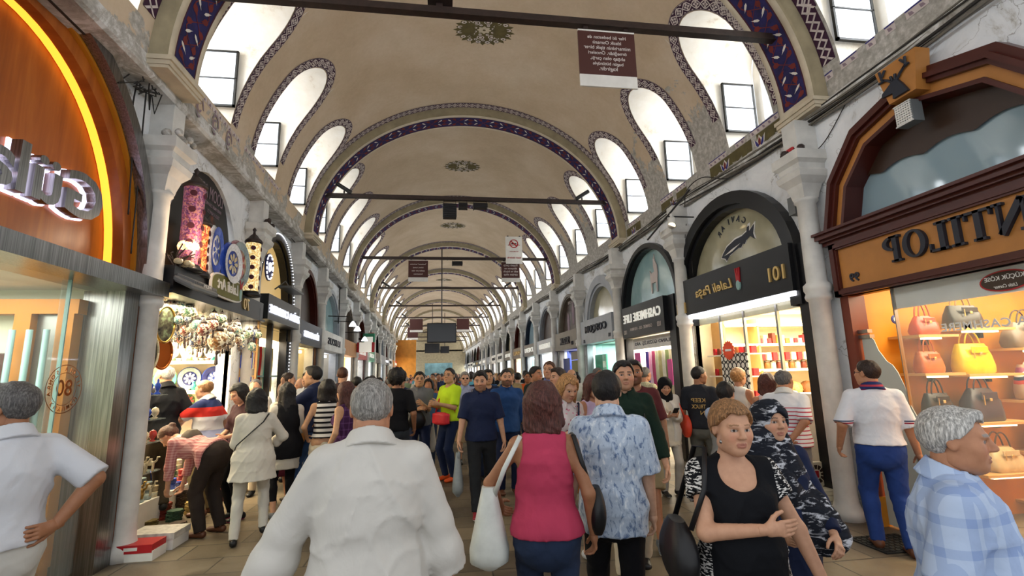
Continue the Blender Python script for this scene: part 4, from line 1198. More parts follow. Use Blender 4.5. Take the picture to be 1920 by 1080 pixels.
# ---------------------------------------------------------------- bag builder (handbags on shelves and shoulders)
def handbag(label, loc, rz, size, mat, hmat=None, style='tote', group=None, trim='gold_letter', strap=None, name='handbag'):
    t = thing(name, label, 'handbag', loc, rz, group)
    w_, d_, h_ = size; b = MB(); b.smooth = True
    n = 20; rows = []
    for z, k, kd in ((0, .9, .9), (.02, 1., 1.), (h_ * .25, 1.02, 1.05), (h_ * .6, .97, .85), (h_ * .9, .86 if style != 'soft' else .7, .5), (h_, .82 if style != 'soft' else .6, .35)):
        r = []
        for i in range(n + 1):
            a = 2 * math.pi * i / n; c, s = math.cos(a), math.sin(a)
            sx = math.copysign(abs(c) ** .45, c); sy = math.copysign(abs(s) ** .5, s)
            wob = 1 + (.05 * math.sin(5 * a + z * 30) if style == 'soft' else 0)
            r.append((sx * w_ / 2 * k * wob, sy * d_ / 2 * kd * wob, z))
        rows.append(r)
    b.grid(rows); b.add([p for p in rows[-1][:-1]], [tuple(range(n))]); b.add([p for p in rows[0][:-1]], [tuple(range(n - 1, -1, -1))])
    b.build('bag_body', mat, t, rel=False)
    for s in (-1, 1):
        hb = MB(); hb.smooth = True
        hh = .16 if style != 'flat' else .1
        hb.tube([(w_ * .24 * math.cos(a), s * d_ * .16, h_ * .82 + hh * math.sin(a) * 1.25) for a in np.linspace(0, math.pi, 12)], .008, 6); hb.build('handle', hmat or mat, t, rel=False)
    fb = MB(); fb.bbox((0, -d_ * .5, h_ * .78), (w_ * .5, .012, h_ * .22), .004); fb.build('flap', mat, t, rel=False)
    cb = MB(); cb.bbox((0, -d_ * .5 - .01, h_ * .66), (.03, .012, .03), .003); cb.box(-w_ * .2, -w_ * .18, -d_ * .54, -d_ * .5, h_ * .5, h_ * .8); cb.build('clasp', trim, t, rel=False)
    return t

# ---------------------------------------------------------------- right side, shop 1: handbag shop with the stag
def shop_stag():
    sd = 1; f = PR(1); ya, yb = 2.45, 5.05
    t = thing('shopfront', 'mahogany and tan wooden shopfront with many-sided arch and a stag head keystone', 'shopfront', f(3.75, 0, 0))
    A = [(5.10, 3.25), (4.93, 3.88), (4.52, 4.34), (3.78, 4.56), (3.02, 4.34), (2.62, 3.88), (2.44, 3.25)]
    def inset(k): return [(3.77 + (y - 3.77) * (1 - k), 3.22 + (z - 3.22) * (1 - k * 1.12)) for y, z in A]
    b = MB()
    ring(b, 1, A, inset(.05), -.1, .14); ring(b, 1, inset(.05), inset(.085), -.1, .19); ring(b, 1, inset(.085), inset(.115), -.1, .15)
    b.mat(1); ring(b, 1, inset(.115), inset(.185), -.1, .1); b.mat(0); ring(b, 1, inset(.185), inset(.215), -.1, .13)
    b.build('arch_frame', ['mahogany', 'tan_wood'], t)
    I = inset(.215)
    b = MB(); slab(b, 1, I, -.12, -.1); b.build('tympanum_glass', 'sky_glass', t)
    b = MB()   # scalloped dark band in the upper half of the glass
    ys = np.linspace(I[0][0] - .06, I[-1][0] + .06, 49); low = [3.78 + .055 * abs(math.sin((y - 2.5) * 6.6)) for y in ys]
    top = [min(np.interp(y, [p[0] for p in I[::-1]], [p[1] for p in I[::-1]]), 9) - .0 for y in ys]
    b.grid([[f(y, max(l, 3.5) if u > l else u, -.07), f(y, max(u, l), -.07)] for y, l, u in zip(ys, low, top)]); b.build('valance', 'brown_panel', t)
    # keystone with the stag
    b = MB(); slab(b, 1, [(3.62, 4.28), (3.9, 4.28), (4.0, 4.68), (3.56, 4.68)], .1, .26); ks = b.build('keystone', 'tan_wood', t)
    b = MB(); F = lambda p: (3.62 + .34 * p[0], 4.30 + .36 * p[1])
    slab(b, 1, [F(p) for p in ((.15, .0), (.62, .0), (.6, .16), (.95, .2), (.92, .3), (.62, .46), (.5, .5), (.4, .46), (.3, .3))], .26, .29)
    for br in (((.45, .45), (.3, .6), (.12, .72), (.1, .95)), ((.2, .68), (.02, .72)), ((.13, .8), (.25, .95)), ((.55, .45), (.7, .6), (.88, .72), (.92, .98)), ((.78, .66), (.98, .66)), ((.86, .8), (.74, .95)), ((.48, .5), (.46, .66)), ((.56, .5), (.6, .66))):
        b.tube([f(*F(p), .28) for p in br], .013, 6)
    b.build('stag_emblem', 'letters_dark', ks)
    # cornice and sign board
    b = MB()
    for z0, z1, d in ((3.13, 3.17, .12), (3.17, 3.2, .17), (3.2, 3.25, .22), (3.25, 3.28, .26)): rect(b, 1, ya - .12, yb + .1, z0, z1, -.1, d)
    b.build('cornice', 'mahogany', t)
    b = MB(); rect(b, 1, ya - .02, yb + .04, 2.5, 3.13, -.1, .08); b.mat(1); rect(b, 1, ya + .06, yb - .05, 2.58, 3.06, .0, .085)
    b.mat(0)
    for (y0, y1, z0, z1) in ((ya, yb + .02, 3.05, 3.13), (ya, yb + .02, 2.5, 2.585), (yb - .08, yb + .02, 2.5, 3.13)):
        rect(b, 1, y0, y1, z0, z1, .0, .12); rect(b, 1, y0 + .02, y1 - .02, z0 + .02, z1 - .02, .0, .135)
    sg = b.build('sign_board', ['mahogany', 'tan_wood'], t)
    b = MB(); h = .27; z = 2.74; y = 2.80
    def L(u, v): return (y + u, z + v)
    # serif capitals, mirror written, first letter nearest
    def st(p, q, w_): 
        p = np.array(p); q = np.array(q); d = q - p; n = np.array([-d[1], d[0]]) / np.linalg.norm(d) * w_ / 2
        slab(b, 1, [L(*(p + n)), L(*(p - n)), L(*(q - n)), L(*(q + n))], .085, .125)
    def sf(u, v, w_=.1): slab(b, 1, [L(u - w_ / 2, v - .012), L(u + w_ / 2, v - .012), L(u + w_ / 2, v + .012), L(u - w_ / 2, v + .012)], .085, .125)
    def serif_word(word):
        nonlocal y
        for ch in word:
            if ch == 'A': st((.02, 0), (.12, h), .022); st((.22, 0), (.12, h), .05); st((.06, .09), (.19, .09), .018); sf(.02, .01, .08); sf(.22, .01, .09); w_ = .25
            elif ch == 'N': st((.03, 0), (.03, h), .022); st((.03, h), (.21, 0), .052); st((.21, 0), (.21, h), .022); sf(.02, h - .01, .08); sf(.03, .01, .08); sf(.21, h - .01, .08); w_ = .25
            elif ch == 'T': st((.11, 0), (.11, h), .05); st((0, h - .012), (.22, h - .012), .024); st((.008, h), (.008, h - .07), .016); st((.212, h), (.212, h - .07), .016); sf(.11, .01); w_ = .23
            elif ch == 'I': st((.05, 0), (.05, h), .05); sf(.05, .01, .11); sf(.05, h - .01, .11); w_ = .12
            elif ch == 'L': st((.05, 0), (.05, h), .05); sf(.05, h - .01, .11); st((.0, .012), (.17, .012), .024); st((.165, 0), (.165, .08), .018); w_ = .19
            elif ch == 'O':
                for i in range(24):
                    a, c_ = 2 * math.pi * i / 24, 2 * math.pi * (i + 1) / 24
                    o = lambda a, k, j: L(.12 + k * math.cos(a), h / 2 + j * math.sin(a))
                    slab(b, 1, [o(a, .12, .14), o(c_, .12, .14), o(c_, .068, .118), o(a, .068, .118)], .085, .125)
                w_ = .26
            elif ch == 'P':
                st((.05, 0), (.05, h), .05); sf(.05, .01, .11); sf(.05, h - .01, .11)
                for i in range(12):
                    a, c_ = -math.pi / 2 + math.pi * i / 12, -math.pi / 2 + math.pi * (i + 1) / 12
                    o = lambda a, k, j: L(.06 + k * math.cos(a), h * .72 + j * math.sin(a))
                    slab(b, 1, [o(a, .13, .078), o(c_, .13, .078), o(c_, .08, .056), o(a, .08, .056)], .085, .125)
                w_ = .2
            y += w_ + .012
    serif_word('ANTILOP'); wtext(b, 1, '99', 4.72, 2.64, .1, .13, .08, .02, .02); b.build('lettering', 'letters_dark', sg)
    # posts and glazing below
    b = MB()
    for (y0, y1, d) in ((yb - .1, yb + .0, .06), (yb - .02, yb + .06, .02)): rect(b, 1, y0, y1, .28, 2.5, -.15, d)
    b.mat(1); rect(b, 1, yb - .12, yb + .07, 0, .3, -.15, .08); b.build('post', ['mahogany_light', 'amber_wood'], t)
    # etched glass door leaf with a curved edge, and clear glass
    b = MB(); pts = [(4.93, .02), (4.93, 2.02), (4.84, 2.04), (4.78, 1.98), (4.74, 1.86), (4.66, 1.74), (4.6, 1.7), (4.55, 1.62), (4.5, 1.48), (4.47, 1.3), (4.38, 1.1), (4.34, .8), (4.3, .5), (4.28, .02)]
    slab(b, 1, pts[::-1], -.03, -.022); b.build('etched_panel', 'etched_glass', t)
    b = MB(); rect(b, 1, 2.5, 4.47, .02, 2.5, -.035, -.027); b.build('glass_pane', 'clear_glass', t)
    b = MB(); rect(b, 1, 4.465, 4.475, .02, 2.5, -.05, -.01); rect(b, 1, 4.8, 4.95, 2.0, 2.04, -.06, .0); rect(b, 1, 4.82, 4.95, 2.06, 2.1, -.06, .0); b.build('door_hinge', 'steel', t)
    b = MB(); rect(b, 1, 2.5, 4.46, 2.28, 2.5, -.06, -.04); b.build('window_header', 'white_paint', t)
    bb = MB(); pts = [(3.42 + .2 * math.cos(a), 2.385 + .09 * math.sin(a)) for a in np.linspace(0, 2 * math.pi, 28, endpoint=False)]
    bb.mat(0); slab(bb, 1, pts, -.026, -.022); bb.mat(1); slab(bb, 1, [(3.42 + (y_ - 3.42) * .92, 2.385 + (z_ - 2.385) * .86) for y_, z_ in pts], -.022, -.018)
    bb.mat(2); wtext(bb, 1, 'KÜÇÜK KÖSE', 3.27, 2.385, .055, .3, -.016, .015, .001); wtext(bb, 1, 'Little Corner', 3.33, 2.325, .03, .18, -.016, .01, .001, .3)
    bb.build('window_sticker', ['red_plastic', 'brown_panel', 'white_paint'], t)
    bb = MB(); wtext(bb, 1, 'ZAİDA CASHMERE', 3.02, 2.0, .1, 1.0, -.024, .02, .001, 0, 1.1); bb.build('window_lettering', 'white_paint', t)
    # speaker under the stag
    s = thing('loudspeaker', 'small white grilled speaker box hung under the stag head keystone', 'speaker', f(3.8, 4.02, .2))
    b = MB(); rect(b, 1, 3.72, 3.9, 4.02, 4.24, .1, .22); b.build('cabinet', 'speaker_grey', s)
    b = MB()
    for i in range(8): rect(b, 1, 3.73, 3.89, 4.035 + i * .025, 4.048 + i * .025, .22, .228)
    for i in range(7): rect(b, 1, 3.735 + i * .024, 3.742 + i * .024, 4.03, 4.23, .22, .23)
    rect(b, 1, 3.72, 3.9, 4.02, 4.03, .22, .232); rect(b, 1, 3.72, 3.9, 4.23, 4.24, .22, .232); b.build('grille', 'white_paint', s)
    b = MB(); rect(b, 1, 3.78, 3.84, 4.24, 4.32, .1, .16); b.build('bracket', 'black_metal', s)
    # interior
    shop_room(1, 2.46, 5.02, 3.2, 'amber_wood', 'amber_wood', 2.75, 130, (1, .88, .62))
    fr = 4.98
    b = MB()
    SH = [(5.70, 6.42, z) for z in (2.09, 1.58, 1.06, .52)] + [(6.47, 7.4, z) for z in (1.86, 1.27, .70, .16)] + [(5.15, 5.66, z) for z in (2.02, 1.6, 1.12)]
    for i, (x0, x1, z) in enumerate(SH):
        b = MB(); b.box(x0, x1, fr - .34, fr + .04, z - .028, z); sh = b.build('shelf', 'oak_light')
        tag(sh, 'light wooden wall shelf in the handbag shop window', 'shelf', 'shelves of the handbag shop'); sh['kind'] = 'thing'
        g = MB(); g.box(x0 + .12, x1 - .18, fr - .3, fr - .24, z - .05, z - .03); g.build('lamp_strip', 'glow_warm', sh)
        g = MB(); g.box(x1 - .12, x1 - .07, fr - .05, fr, z - .1, z - .03); g.build('bracket', 'black_metal', sh)
    area('shelf_glow', (6.3, fr - 1.2, 1.5), (-math.pi / 2, 0, 0), 2, 2, 26, (1, .88, .6))
    cm = lambda nm, c: MAT.get(nm) or plain(nm, c, .4, var=.12, scale=8)
    bags = [((5.95, 2.09), (.42, .2, .27), '#2a2624', 'black leather handbag with tan flap on the top shelf beside a white puff', 'tote', '#8a6a48'),
            ((5.98, 1.58), (.44, .2, .34), '#d3b415', 'bright yellow leather handbag with tall looped handles', 'tote', None),
            ((6.75, 1.86), (.5, .22, .3), '#74675a', 'bronze grey soft handbag with studs and a dark rounded handle', 'soft', '#3a302a'),
            ((6.8, 1.27), (.52, .2, .4), '#a9876e', 'tote bag with purple, white and red zigzag pattern', 'flat', '#e8e2d6'),
            ((5.98, 1.06), (.42, .22, .36), '#3a3440', 'dark plum leather bag with long chain straps', 'soft', None),
            ((6.78, .70), (.46, .2, .36), '#d9d6ce', 'white structured handbag with rounded white handle', 'tote', '#eae7df'),
            ((6.12, .52), (.42, .22, .26), '#c3ae86', 'beige snakeskin handbag with gathered front', 'soft', '#4a3a28'),
            ((6.9, .16), (.46, .2, .26), '#b09a7c', 'two-tone beige and taupe handbag on the low shelf', 'tote', None),
            ((5.4, 1.6), (.3, .16, .24), '#b5602c', 'small orange leather bag behind the glass door', 'tote', None),
            ((5.42, 2.02), (.3, .16, .22), '#b04a35', 'coral red bag behind the glass door, uppermost there', 'soft', None),
            ((5.42, 1.12), (.32, .16, .26), '#1f1c1e', 'black shiny bag behind the glass door, lowest there', 'tote', None),
            ((5.75, .1), (.4, .2, .24), '#6f6a66', 'slouchy grey bag near the shop floor', 'soft', None)]
    for i, ((x, z), sz, c, lb, stl, hc_) in enumerate(bags):
        m = plain('leather_%d' % i, c, .32, var=.15, scale=14, bump=.1, spec=.5)
        if 'zigzag' in lb:
            n = NT('leather_zigzag', .4); s = n.sep(n.mapped()); zz = n.math('ADD', s[2], n.math('MULTIPLY', n.math('ABSOLUTE', n.math('SUBTRACT', n.math('FRACT', n.math('MULTIPLY', s[0], 7)), .5)), .12))
            n.color(n.ramp(zz, [(0, '#b59a85'), (.2, '#b59a85'), (.21, '#b8382a'), (.25, '#27304a'), (.285, '#e6e2dc'), (.32, '#8d3a5e'), (.37, '#a9876e')], 'CONSTANT')); m = n.m
        if z == .1: z = .0
        handbag(lb, (x, fr - .17, z), 0, sz, m, plain('handle_%d' % i, hc_, .4) if hc_ else None, stl)
    # things in the window
    e = thing('evil_eye_charm', 'round blue and white evil eye charm hanging inside the glass door', 'charm', (5.0, 4.75, 2.15))
    b = MB(); b.lathe([(.0, 0), (.045, .004), (.05, .01), (.045, .016), (0, .02)], (5.0, 4.74, 2.2), 16, 'y'); b.mat(1); b.lathe([(0, -.004), (.028, -.003), (.028, 0)], (5.0, 4.74, 2.2), 14, 'y'); b.mat(2); b.lathe([(0, -.007), (.014, -.006), (.014, 0)], (5.0, 4.74, 2.2), 12, 'y')
    b.build('disc', ['blue_plastic', 'white_paint', 'black_gloss'], e); b = MB(); b.tube([(5.0, 4.75, 2.25), (5.0, 4.75, 2.7)], .004, 5); b.build('cord', 'cable_black', e)

# ---------------------------------------------------------------- generic parts for the other fronts
def front(sd, label, yc, hw, zs, rise, frame, fmat, tymp, sign, depth=.1, fw=.1, ds=.16, low=None, door=True, bottomz=2.5):
    """arched front: sign = (z0, z1, mat, y0, y1)"""
    f = PR(sd); t = thing('shopfront', label, 'shopfront', f(yc, 0, 0))
    O = arch_pts(yc, hw, zs, rise, 24); I = arch_pts(yc, hw - fw, zs, rise - fw, 24)
    O = [(O[0][0], bottomz)] + O + [(O[-1][0], bottomz)]; I = [(I[0][0], bottomz)] + I + [(I[-1][0], bottomz)]
    b = MB(); ring(b, sd, O, I, -.15, depth)
    I2 = arch_pts(yc, hw - fw * 1.35, zs, rise - fw * 1.35, 24); I2 = [(I2[0][0], bottomz)] + I2 + [(I2[-1][0], bottomz)]
    ring(b, sd, I, I2, -.15, depth * .4); b.build('arch_frame', fmat, t)
    b = MB(); slab(b, sd, I2, -.12, -.1); b.build('tympanum', tymp, t)
    z0, z1, sm, y0, y1 = sign
    b = MB(); rect(b, sd, y0, y1, z0, z1, -.1, ds); sb = b.build('sign_board', sm, t)
    for y in (yc - hw + .04, yc + hw - .04):
        b = MB(); rect(b, sd, y - .05, y + .05, 0, z0, -.12, .06); b.build('post', low or fmat, t)
    return t, sb
def shop_sweets():
    sd = 1; f = PR(1)
    t, sb = front(1, 'black arched shopfront with a caviar fish on glass and gold number 101', 7.12, 1.55, 3.1, 1.42, None, 'sign_black', 'cream_glass', (2.68, 3.32, 'sign_black', 5.62, 8.66), .14, .2, .2)
    T = []
    b = MB()   # sturgeon: body, fins, tail
    F = lambda u, v: (7.1 - .45 + u * .9, 3.62 + v * .42 - .16 * u + .1)
    white = [(.95, .0), (.9, .12), (.75, .3), (.5, .36), (.3, .3), (.16, .34), (.14, .5), (.08, .5), (.1, .28), (-.02, .4), (-.05, .42), (.0, .1), (-.03, -.15), (.08, .08), (.2, .02), (.24, -.08), (.3, -.02), (.36, -.12), (.42, -.06), (.7, -.12), (.8, -.25), (.84, -.12)]
    slab(b, 1, [F(1 - (1 - (u * 1.06 - .03)), v * 1.15) for u, v in white], -.1, -.092)
    b.mat(1); slab(b, 1, [F(u, v * .95) for u, v in white], -.092, -.085)
    b.mat(0); slab(b, 1, [F(.85, .0), F(.6, -.03), (F(.35, .06)), F(.6, .06)], -.085, -.08)
    b.mat(1); txt = 'CAVIAR'
    for i, ch in enumerate(txt):
        a = .75 + i * .32; yy = 7.15 - .42 * math.cos(a); zz = 3.72 + .36 * math.sin(a) + (.0)
        put_text(b, ch, lambda u, v, t_, yy=yy, zz=zz, a=a: f(yy + (u * math.sin(a) + v * -math.cos(a)) , zz + v * math.sin(a) + u * math.cos(a) * 1., -.09 + t_), None, .1, .02, 0, 1, .002, .13)
    b.build('fish_decal', ['white_paint', 'letters_dark'], t)
    b = MB(); wtext(b, 1, 'Laleli Paşa', 6.86, 2.9, .2, 1.05, .205, .012, .012, .25); 
    wtext(b, 1, '101', 5.72, 2.86, .2, .3, .205, .01, .02); wtext(b, 1, '101', 8.28, 2.72, .2, .3, .205, .01, .02); b.build('lettering', 'gold_letter', sb)
    b = MB(); 
    for k, dy in enumerate((-.035, 0, .035)): slab(b, 1, [(6.7 + dy * .5 - .018, 2.98), (6.7 + dy * .5 + .018, 2.98), (6.7 + dy * 1.3 + .006, 3.22), (6.7 + dy * 1.3 - .006, 3.22)], .2, .22)
    b.mat(1); slab(b, 1, [(6.7 + .045 * math.cos(a), 2.95 + .075 * math.sin(a)) for a in np.linspace(0, 2 * math.pi, 16, endpoint=False)], .2, .225)
    b.build('tulip_emblem', ['red_plastic', 'teal_panel'], sb)
    b = MB(); rect(b, 1, 5.64, 8.62, 2.62, 2.68, -.1, .17); b.build('sign_light_strip', 'glow_white', sb)
    # side reveal with the dotted black strip
    b = MB(); rect(b, 1, 5.5, 5.66, 0, 3.3, -.1, .1); b.build('side_post', 'sign_black', t)
    shop_room(1, 5.68, 8.62, 2.9, 'shelf_white', 'cream_box', 2.72, 230, (1, .86, .62))
    for y in (6.35, 7.1, 7.75):
        b = MB(); rect(b, 1, y - .02, y + .02, 0, 2.6, -.12, -.08); b.build('glazing_bar', 'steel', t)
    # ceiling spots
    for i, (x, y) in enumerate([(x, y) for x in (5.0, 5.7, 6.4) for y in (6.1, 6.8, 7.5, 8.2)]):
        g = MB(); g.lathe([(.0, 0), (.055, .0), (.06, .02)], (x, y, 2.69), 12); o = recenter(g.build('ceiling_spot', 'glow_warm')); tag(o, 'round warm ceiling spotlight in the sweet shop', 'ceiling light', 'sweet shop spotlights')
    # wall shelving facing the street camera: cases and goods
    yb = 8.58
    sh = thing('shelf_unit', 'cream shelving wall stacked with sweets and spice jars in the sweet shop', 'shelving', (6.2, yb, 0))
    b = MB()
    for z in (.35, .8, 1.22, 1.68, 2.14, 2.5): b.box(5.05, 7.3, yb - .42, yb, z - .03, z)
    b.build('shelf', 'shelf_white', sh)
    for x in (5.05, 5.72, 7.3):
        b = MB(); b.box(x - .02, x + .02, yb - .4, yb, 0, 2.6); b.build('upright', 'oak_light', sh)
    b = MB()
    for z in (1.22, 1.68, 2.14, 2.5): b.box(5.1, 7.25, yb - .38, yb - .34, z - .045, z - .032)
    b.build('light_strip', 'glow_warm', sh)
    random.seed(4)
    protos = []
    # small tin boxes, jars, sweet heaps
    for c in ('#b3232a', '#c9b48a', '#8a5a2a', '#e4d7b8', '#6a2a1c', '#d98a2a'):
        m = plain('pack_' + c[1:], c, .4, var=.25, scale=25); protos.append(m)
    def jar(x, y, z, m, lab, grp, hh=.15, r=.05):
        o = thing('glass_jar', lab, 'jar', (x, y, z), 0, grp); lathe_part([(r, 0), (r, hh * .75), (r * .8, hh * .82)], m, o, nm='body', seg=10); lathe_part([(r * .8, hh * .82), (r * .85, hh), (.005, hh * 1.05)], 'steel', o, nm='lid', seg=10); return o
    js = [jar(5.8 + .0, yb - .2, 1.70 + .0, m, 'spice jar with a metal lid on the sweet shop shelf', 'jars of the sweet shop') for m in protos[1:5]]
    first = [True] * 4
    for z, xs, step in ((1.70, 5.82, .125), (1.93, 5.82, .125)):
        if z == 1.93:
            for i in range(11):
                o = tag(recenter(MB().box(xs + i * step - .045, xs + i * step + .045, yb - .32, yb - .2, 1.84, 1.98).build('spice_packet', protos[(i * 3) % 6])), 'small upright spice packet hanging over the jars', 'packet', 'spice packets')
            continue
        for i in range(11):
            k = i % 4
            if first[k]: js[k].location = (xs + i * step, yb - .22, z - .02 + .0); first[k] = False
            else: copy_tree(js[k], (xs + i * step, yb - .22, z - .02))
    for i in range(16):
        x = 5.84 + i * .09; h_ = random.choice((.1, .16, .2))
        o = MB().bbox((x, yb - .22, 2.14 + h_ / 2), (.07, .12, h_), .004).build('sweet_box', protos[(0, 3, 0, 4, 5, 3, 2, 1)[i % 8]]); tag(recenter(o), 'small coloured box of sweets on the top shelf', 'box', 'sweet boxes on the top shelf')
    for z in (1.22, .8):
        for i in range(5):
            x = 5.9 + i * .27; g = MB(); g.smooth = True; g.ball((x, yb - .22, z + .07), (.14, .15, .16), 14, 8); g.xf(lambda p: (p[0] + .012 * math.sin(p[1] * 90 + p[2] * 70), p[1] + .01 * math.sin(p[0] * 80), max(p[2], z)))
            o = g.build('heap_of_sweets', plain('heap_%d%d' % (i, z * 10), ('#7a4a22', '#a9803e', '#5a2a18', '#8c7a3a', '#b08a58')[(i + int(z * 10)) % 5], .6, var=.45, scale=45, bump=.6)); tag(recenter(o), 'rounded heap of nuts or sweets behind glass', 'sweets', 'heaps of nuts and sweets'); o['kind'] = 'stuff'
    # far side counters near the street
    for r_ in range(5):
        z = .5 + r_ * .36
        b = MB(); rect(b, 1, 7.2, 8.4, z - .02, z, -.5, -.2); o = tag(b.build('glass_shelf', 'shelf_white'), ['lowest', 'second lowest', 'middle', 'second highest', 'highest'][r_] + ' shelf of small red packets beside the sweet shop door', 'shelf')
        for i in range(9):
            y = 7.3 + i * .125; p = f(y, z, -.33)
            q = MB().bbox((p[0], p[1], z + .06), (.1, .08, .12), .004).build('sweet_packet', protos[(i + r_) % 3 * 2 % 6 if i % 2 else 0]); tag(recenter(q), 'little packet of sweets on the %s side shelf by the sweet shop door' % ('lowest', 'second lowest', 'middle', 'second highest', 'highest')[r_], 'packet', 'packets on the side shelves')
    # trays in the window by the near post
    b = MB(); rect(b, 1, 5.75, 6.3, .0, 1.35, -.5, -.1); o = tag(b.build('display_case', 'shelf_white'), 'cream display case with sweets by the near black post', 'display case')
    b = MB(); b.box(5.0, 5.9, 7.0, 7.35, 0, 1.0); o = tag(recenter(b.build('sales_counter', 'oak_light')), 'pale wooden sales counter inside the sweet shop', 'counter')
    # hanging printed banner and price disc
    n = NT('banner_print', .7); v = n.mapped((9, 9, 9)); vo = n.t.nodes.new('ShaderNodeTexVoronoi'); vo.inputs['Scale'].default_value = 1.; vo.inputs['Randomness'].default_value = 0; n.link(v, vo.inputs['Vector'])
    n.color(n.ramp(vo.outputs['Distance'], [(0, '#e8e4d8'), (.32, '#e8e4d8'), (.36, '#241f1c'), (.5, '#241f1c'), (.54, '#d8d2c4')], 'CONSTANT'))
    b = MB(); rect(b, 1, 7.05, 7.75, .75, 1.95, -.06, -.05); tag(recenter(b.build('printed_banner', 'banner_print')), 'cream banner with black quatrefoil print hanging in the sweet shop window', 'banner')
    b = MB(); slab(b, 1, [(7.5 + (.15 + .012 * (-1) ** i) * math.cos(2 * math.pi * i / 32), 2.0 + (.15 + .012 * (-1) ** i) * math.sin(2 * math.pi * i / 32)) for i in range(32)], -.045, -.035)
    o = b.build('sale_disc', plain('disc_orange', '#e0481e', .5)); tag(o, 'round orange-red disc with a white bar above the printed banner', 'sign'); b = MB(); rect(b, 1, 7.42, 7.58, 1.985, 2.02, -.035, -.03); b.build('bar_mark', 'white_paint', o)
    # spot lamp on a rail above
    s = thing('track_spotlight', 'white spotlight on a black rail fixed above the black arch', 'spotlight', f(8.1, 4.3, .5))
    b = MB(); b.tube([f(8.9, 4.28, .55), f(7.3, 4.72, .5)], .018, 8); b.build('rail', 'black_metal', s); b = MB(); b.tube([f(8.1, 4.5, -.02), f(8.1, 4.5, .53)], .014, 6); b.build('bracket', 'black_metal', s)
    b = MB(); b.tube([f(7.95, 4.5, .52), f(7.95, 4.4, .52)], .03, 8); b.smooth = True; b.tube([f(7.98, 4.42, .5), f(7.82, 4.24, .6)], [.055, .075], 14); b.build('lamp_head', 'white_paint', s)
    b = MB(); b.tube([f(7.822, 4.242, .598), f(7.82, 4.238, .6)], .062, 14); b.build('lens', 'glow_warm', s)
    # meter box on the column side
    s = thing('junction_box', 'grey double junction box beside the nearest white column', 'box', f(5.62, 3.75, .02))
    b = MB(); rect(b, 1, 5.48, 5.6, 3.68, 3.92, .0, .14); b.build('housing', 'speaker_grey', s); b = MB(); rect(b, 1, 5.4, 5.48, 3.66, 3.86, .0, .1); b.build('small_housing', 'speaker_grey', s)

def shop_cashmere():
    f = PR(1)
    t, sb = front(1, 'black framed arched shopfront with a pale blue window and a glittering goat', 10.15, 1.42, 3.1, 1.42, None, 'sign_black', 'teal_glass', (2.48, 3.2, 'sign_black', 9.2, 11.35), .1, .1, .18)
    b = MB(); F = lambda u, v: (10.02 - .2 + u * .4, 3.4 + v * .75)
    G = [(.9, .0), (.82, .0), (.78, .3), (.3, .3), (.26, .0), (.16, .0), (.14, .35), (.06, .55), (.1, .8), (.3, .95), (.34, 1.15), (.4, .98), (.46, 1.05), (.5, .8), (.42, .62), (.8, .6), (.96, .7)]
    slab(b, 1, [F(1 - u * 0 - (1 - u), v) for u, v in G], -.09, -.07); b.build('goat_emblem', 'paint_lace', t)
    b = MB(); wtext(b, 1, 'CASHMERE LIFE', 9.32, 2.82, .2, 1.9, .185, .01, .02, 0, 1.15); b.build('lettering', 'sign_lit', sb)
    b = MB(); wtext(b, 1, 'CASHMERE - SILK - PASHMINA', 9.75, 2.62, .07, 1.15, .185, .01, .002); wtext(b, 1, '103', 9.35, 2.6, .1, .16, .185, .01, .002); wtext(b, 1, '103', 11.1, 2.56, .1, .16, .185, .01, .002); b.build('small_lettering', 'paint_lace', sb)
    b = MB(); rect(b, 1, 8.95, 9.2, 0, 3.2, -.1, .08); b.build('side_post', 'sign_black', t)
    shop_room(1, 8.85, 11.5, 2.5, 'shelf_white', 'shelf_white', 2.5, 200, (1, .93, .82))
    b = MB(); rect(b, 1, 9.22, 11.3, 2.2, 2.46, -.06, -.04); h = b.build('window_header', 'white_paint', t)
    b = MB(); wtext(b, 1, 'MILANO GÜZELİŞ  ARS', 9.28, 2.27, .12, 1.9, -.035, .01, .002); b.build('header_lettering', 'letters_dark', h)
    n = NT('scarf_rack', .8); v = n.mapped((1, 14, .6)); n.color(n.ramp(n.noise(v, 3, 3), [(.3, '#8a8f5a'), (.45, '#d8cfa8'), (.6, '#b9b08a'), (.75, '#5e6b58')])); 
    random.seed(9)
    cols = ['#c53f8f', '#e8b6d2', '#e6e0cf', '#a9a873', '#d8cfb0', '#8d9a6a', '#e9e4d4', '#bdb486', '#cfd2b4', '#b8507a', '#e8d8e6', '#3e4a86']
    for i in range(12):
        y = 9.32 + i * .165; b = MB(); b.smooth = True
        m = cloth('scarf_%d' % i, cols[i], .2)
        rows = [[f(y + .07 * s_, 2.15 - 1.3 * q, -.3 + .02 * math.sin(9 * s_ + q * 4)) for s_ in np.linspace(-1, 1, 9)] for q in np.linspace(0, 1, 6)]
        b.grid(rows); b.grid([[(p[0] + .02, p[1], p[2]) for p in r] for r in rows])
        o = b.build('hanging_scarf', m); tag(o, 'scarf hanging in the pale blue arched shop window, one of a row', 'scarf', 'scarves in the cashmere shop window')
    for i, (c, y, z, w_) in enumerate((('pink_print', 11.1, 1.9, .3), ('blue_plastic', 9.3, 1.75, .16), ('pink_print', 9.55, 1.7, .2))):
        b = MB(); rect(b, 1, y - w_ / 2, y + w_ / 2, z - .3, z + .22, -.05, -.04); tag(b.build('window_poster', c), ['pink poster at the far edge of the cashmere window', 'dark blue notice at the near edge of the cashmere window', 'pink printed poster beside the dark blue notice'][i], 'poster')

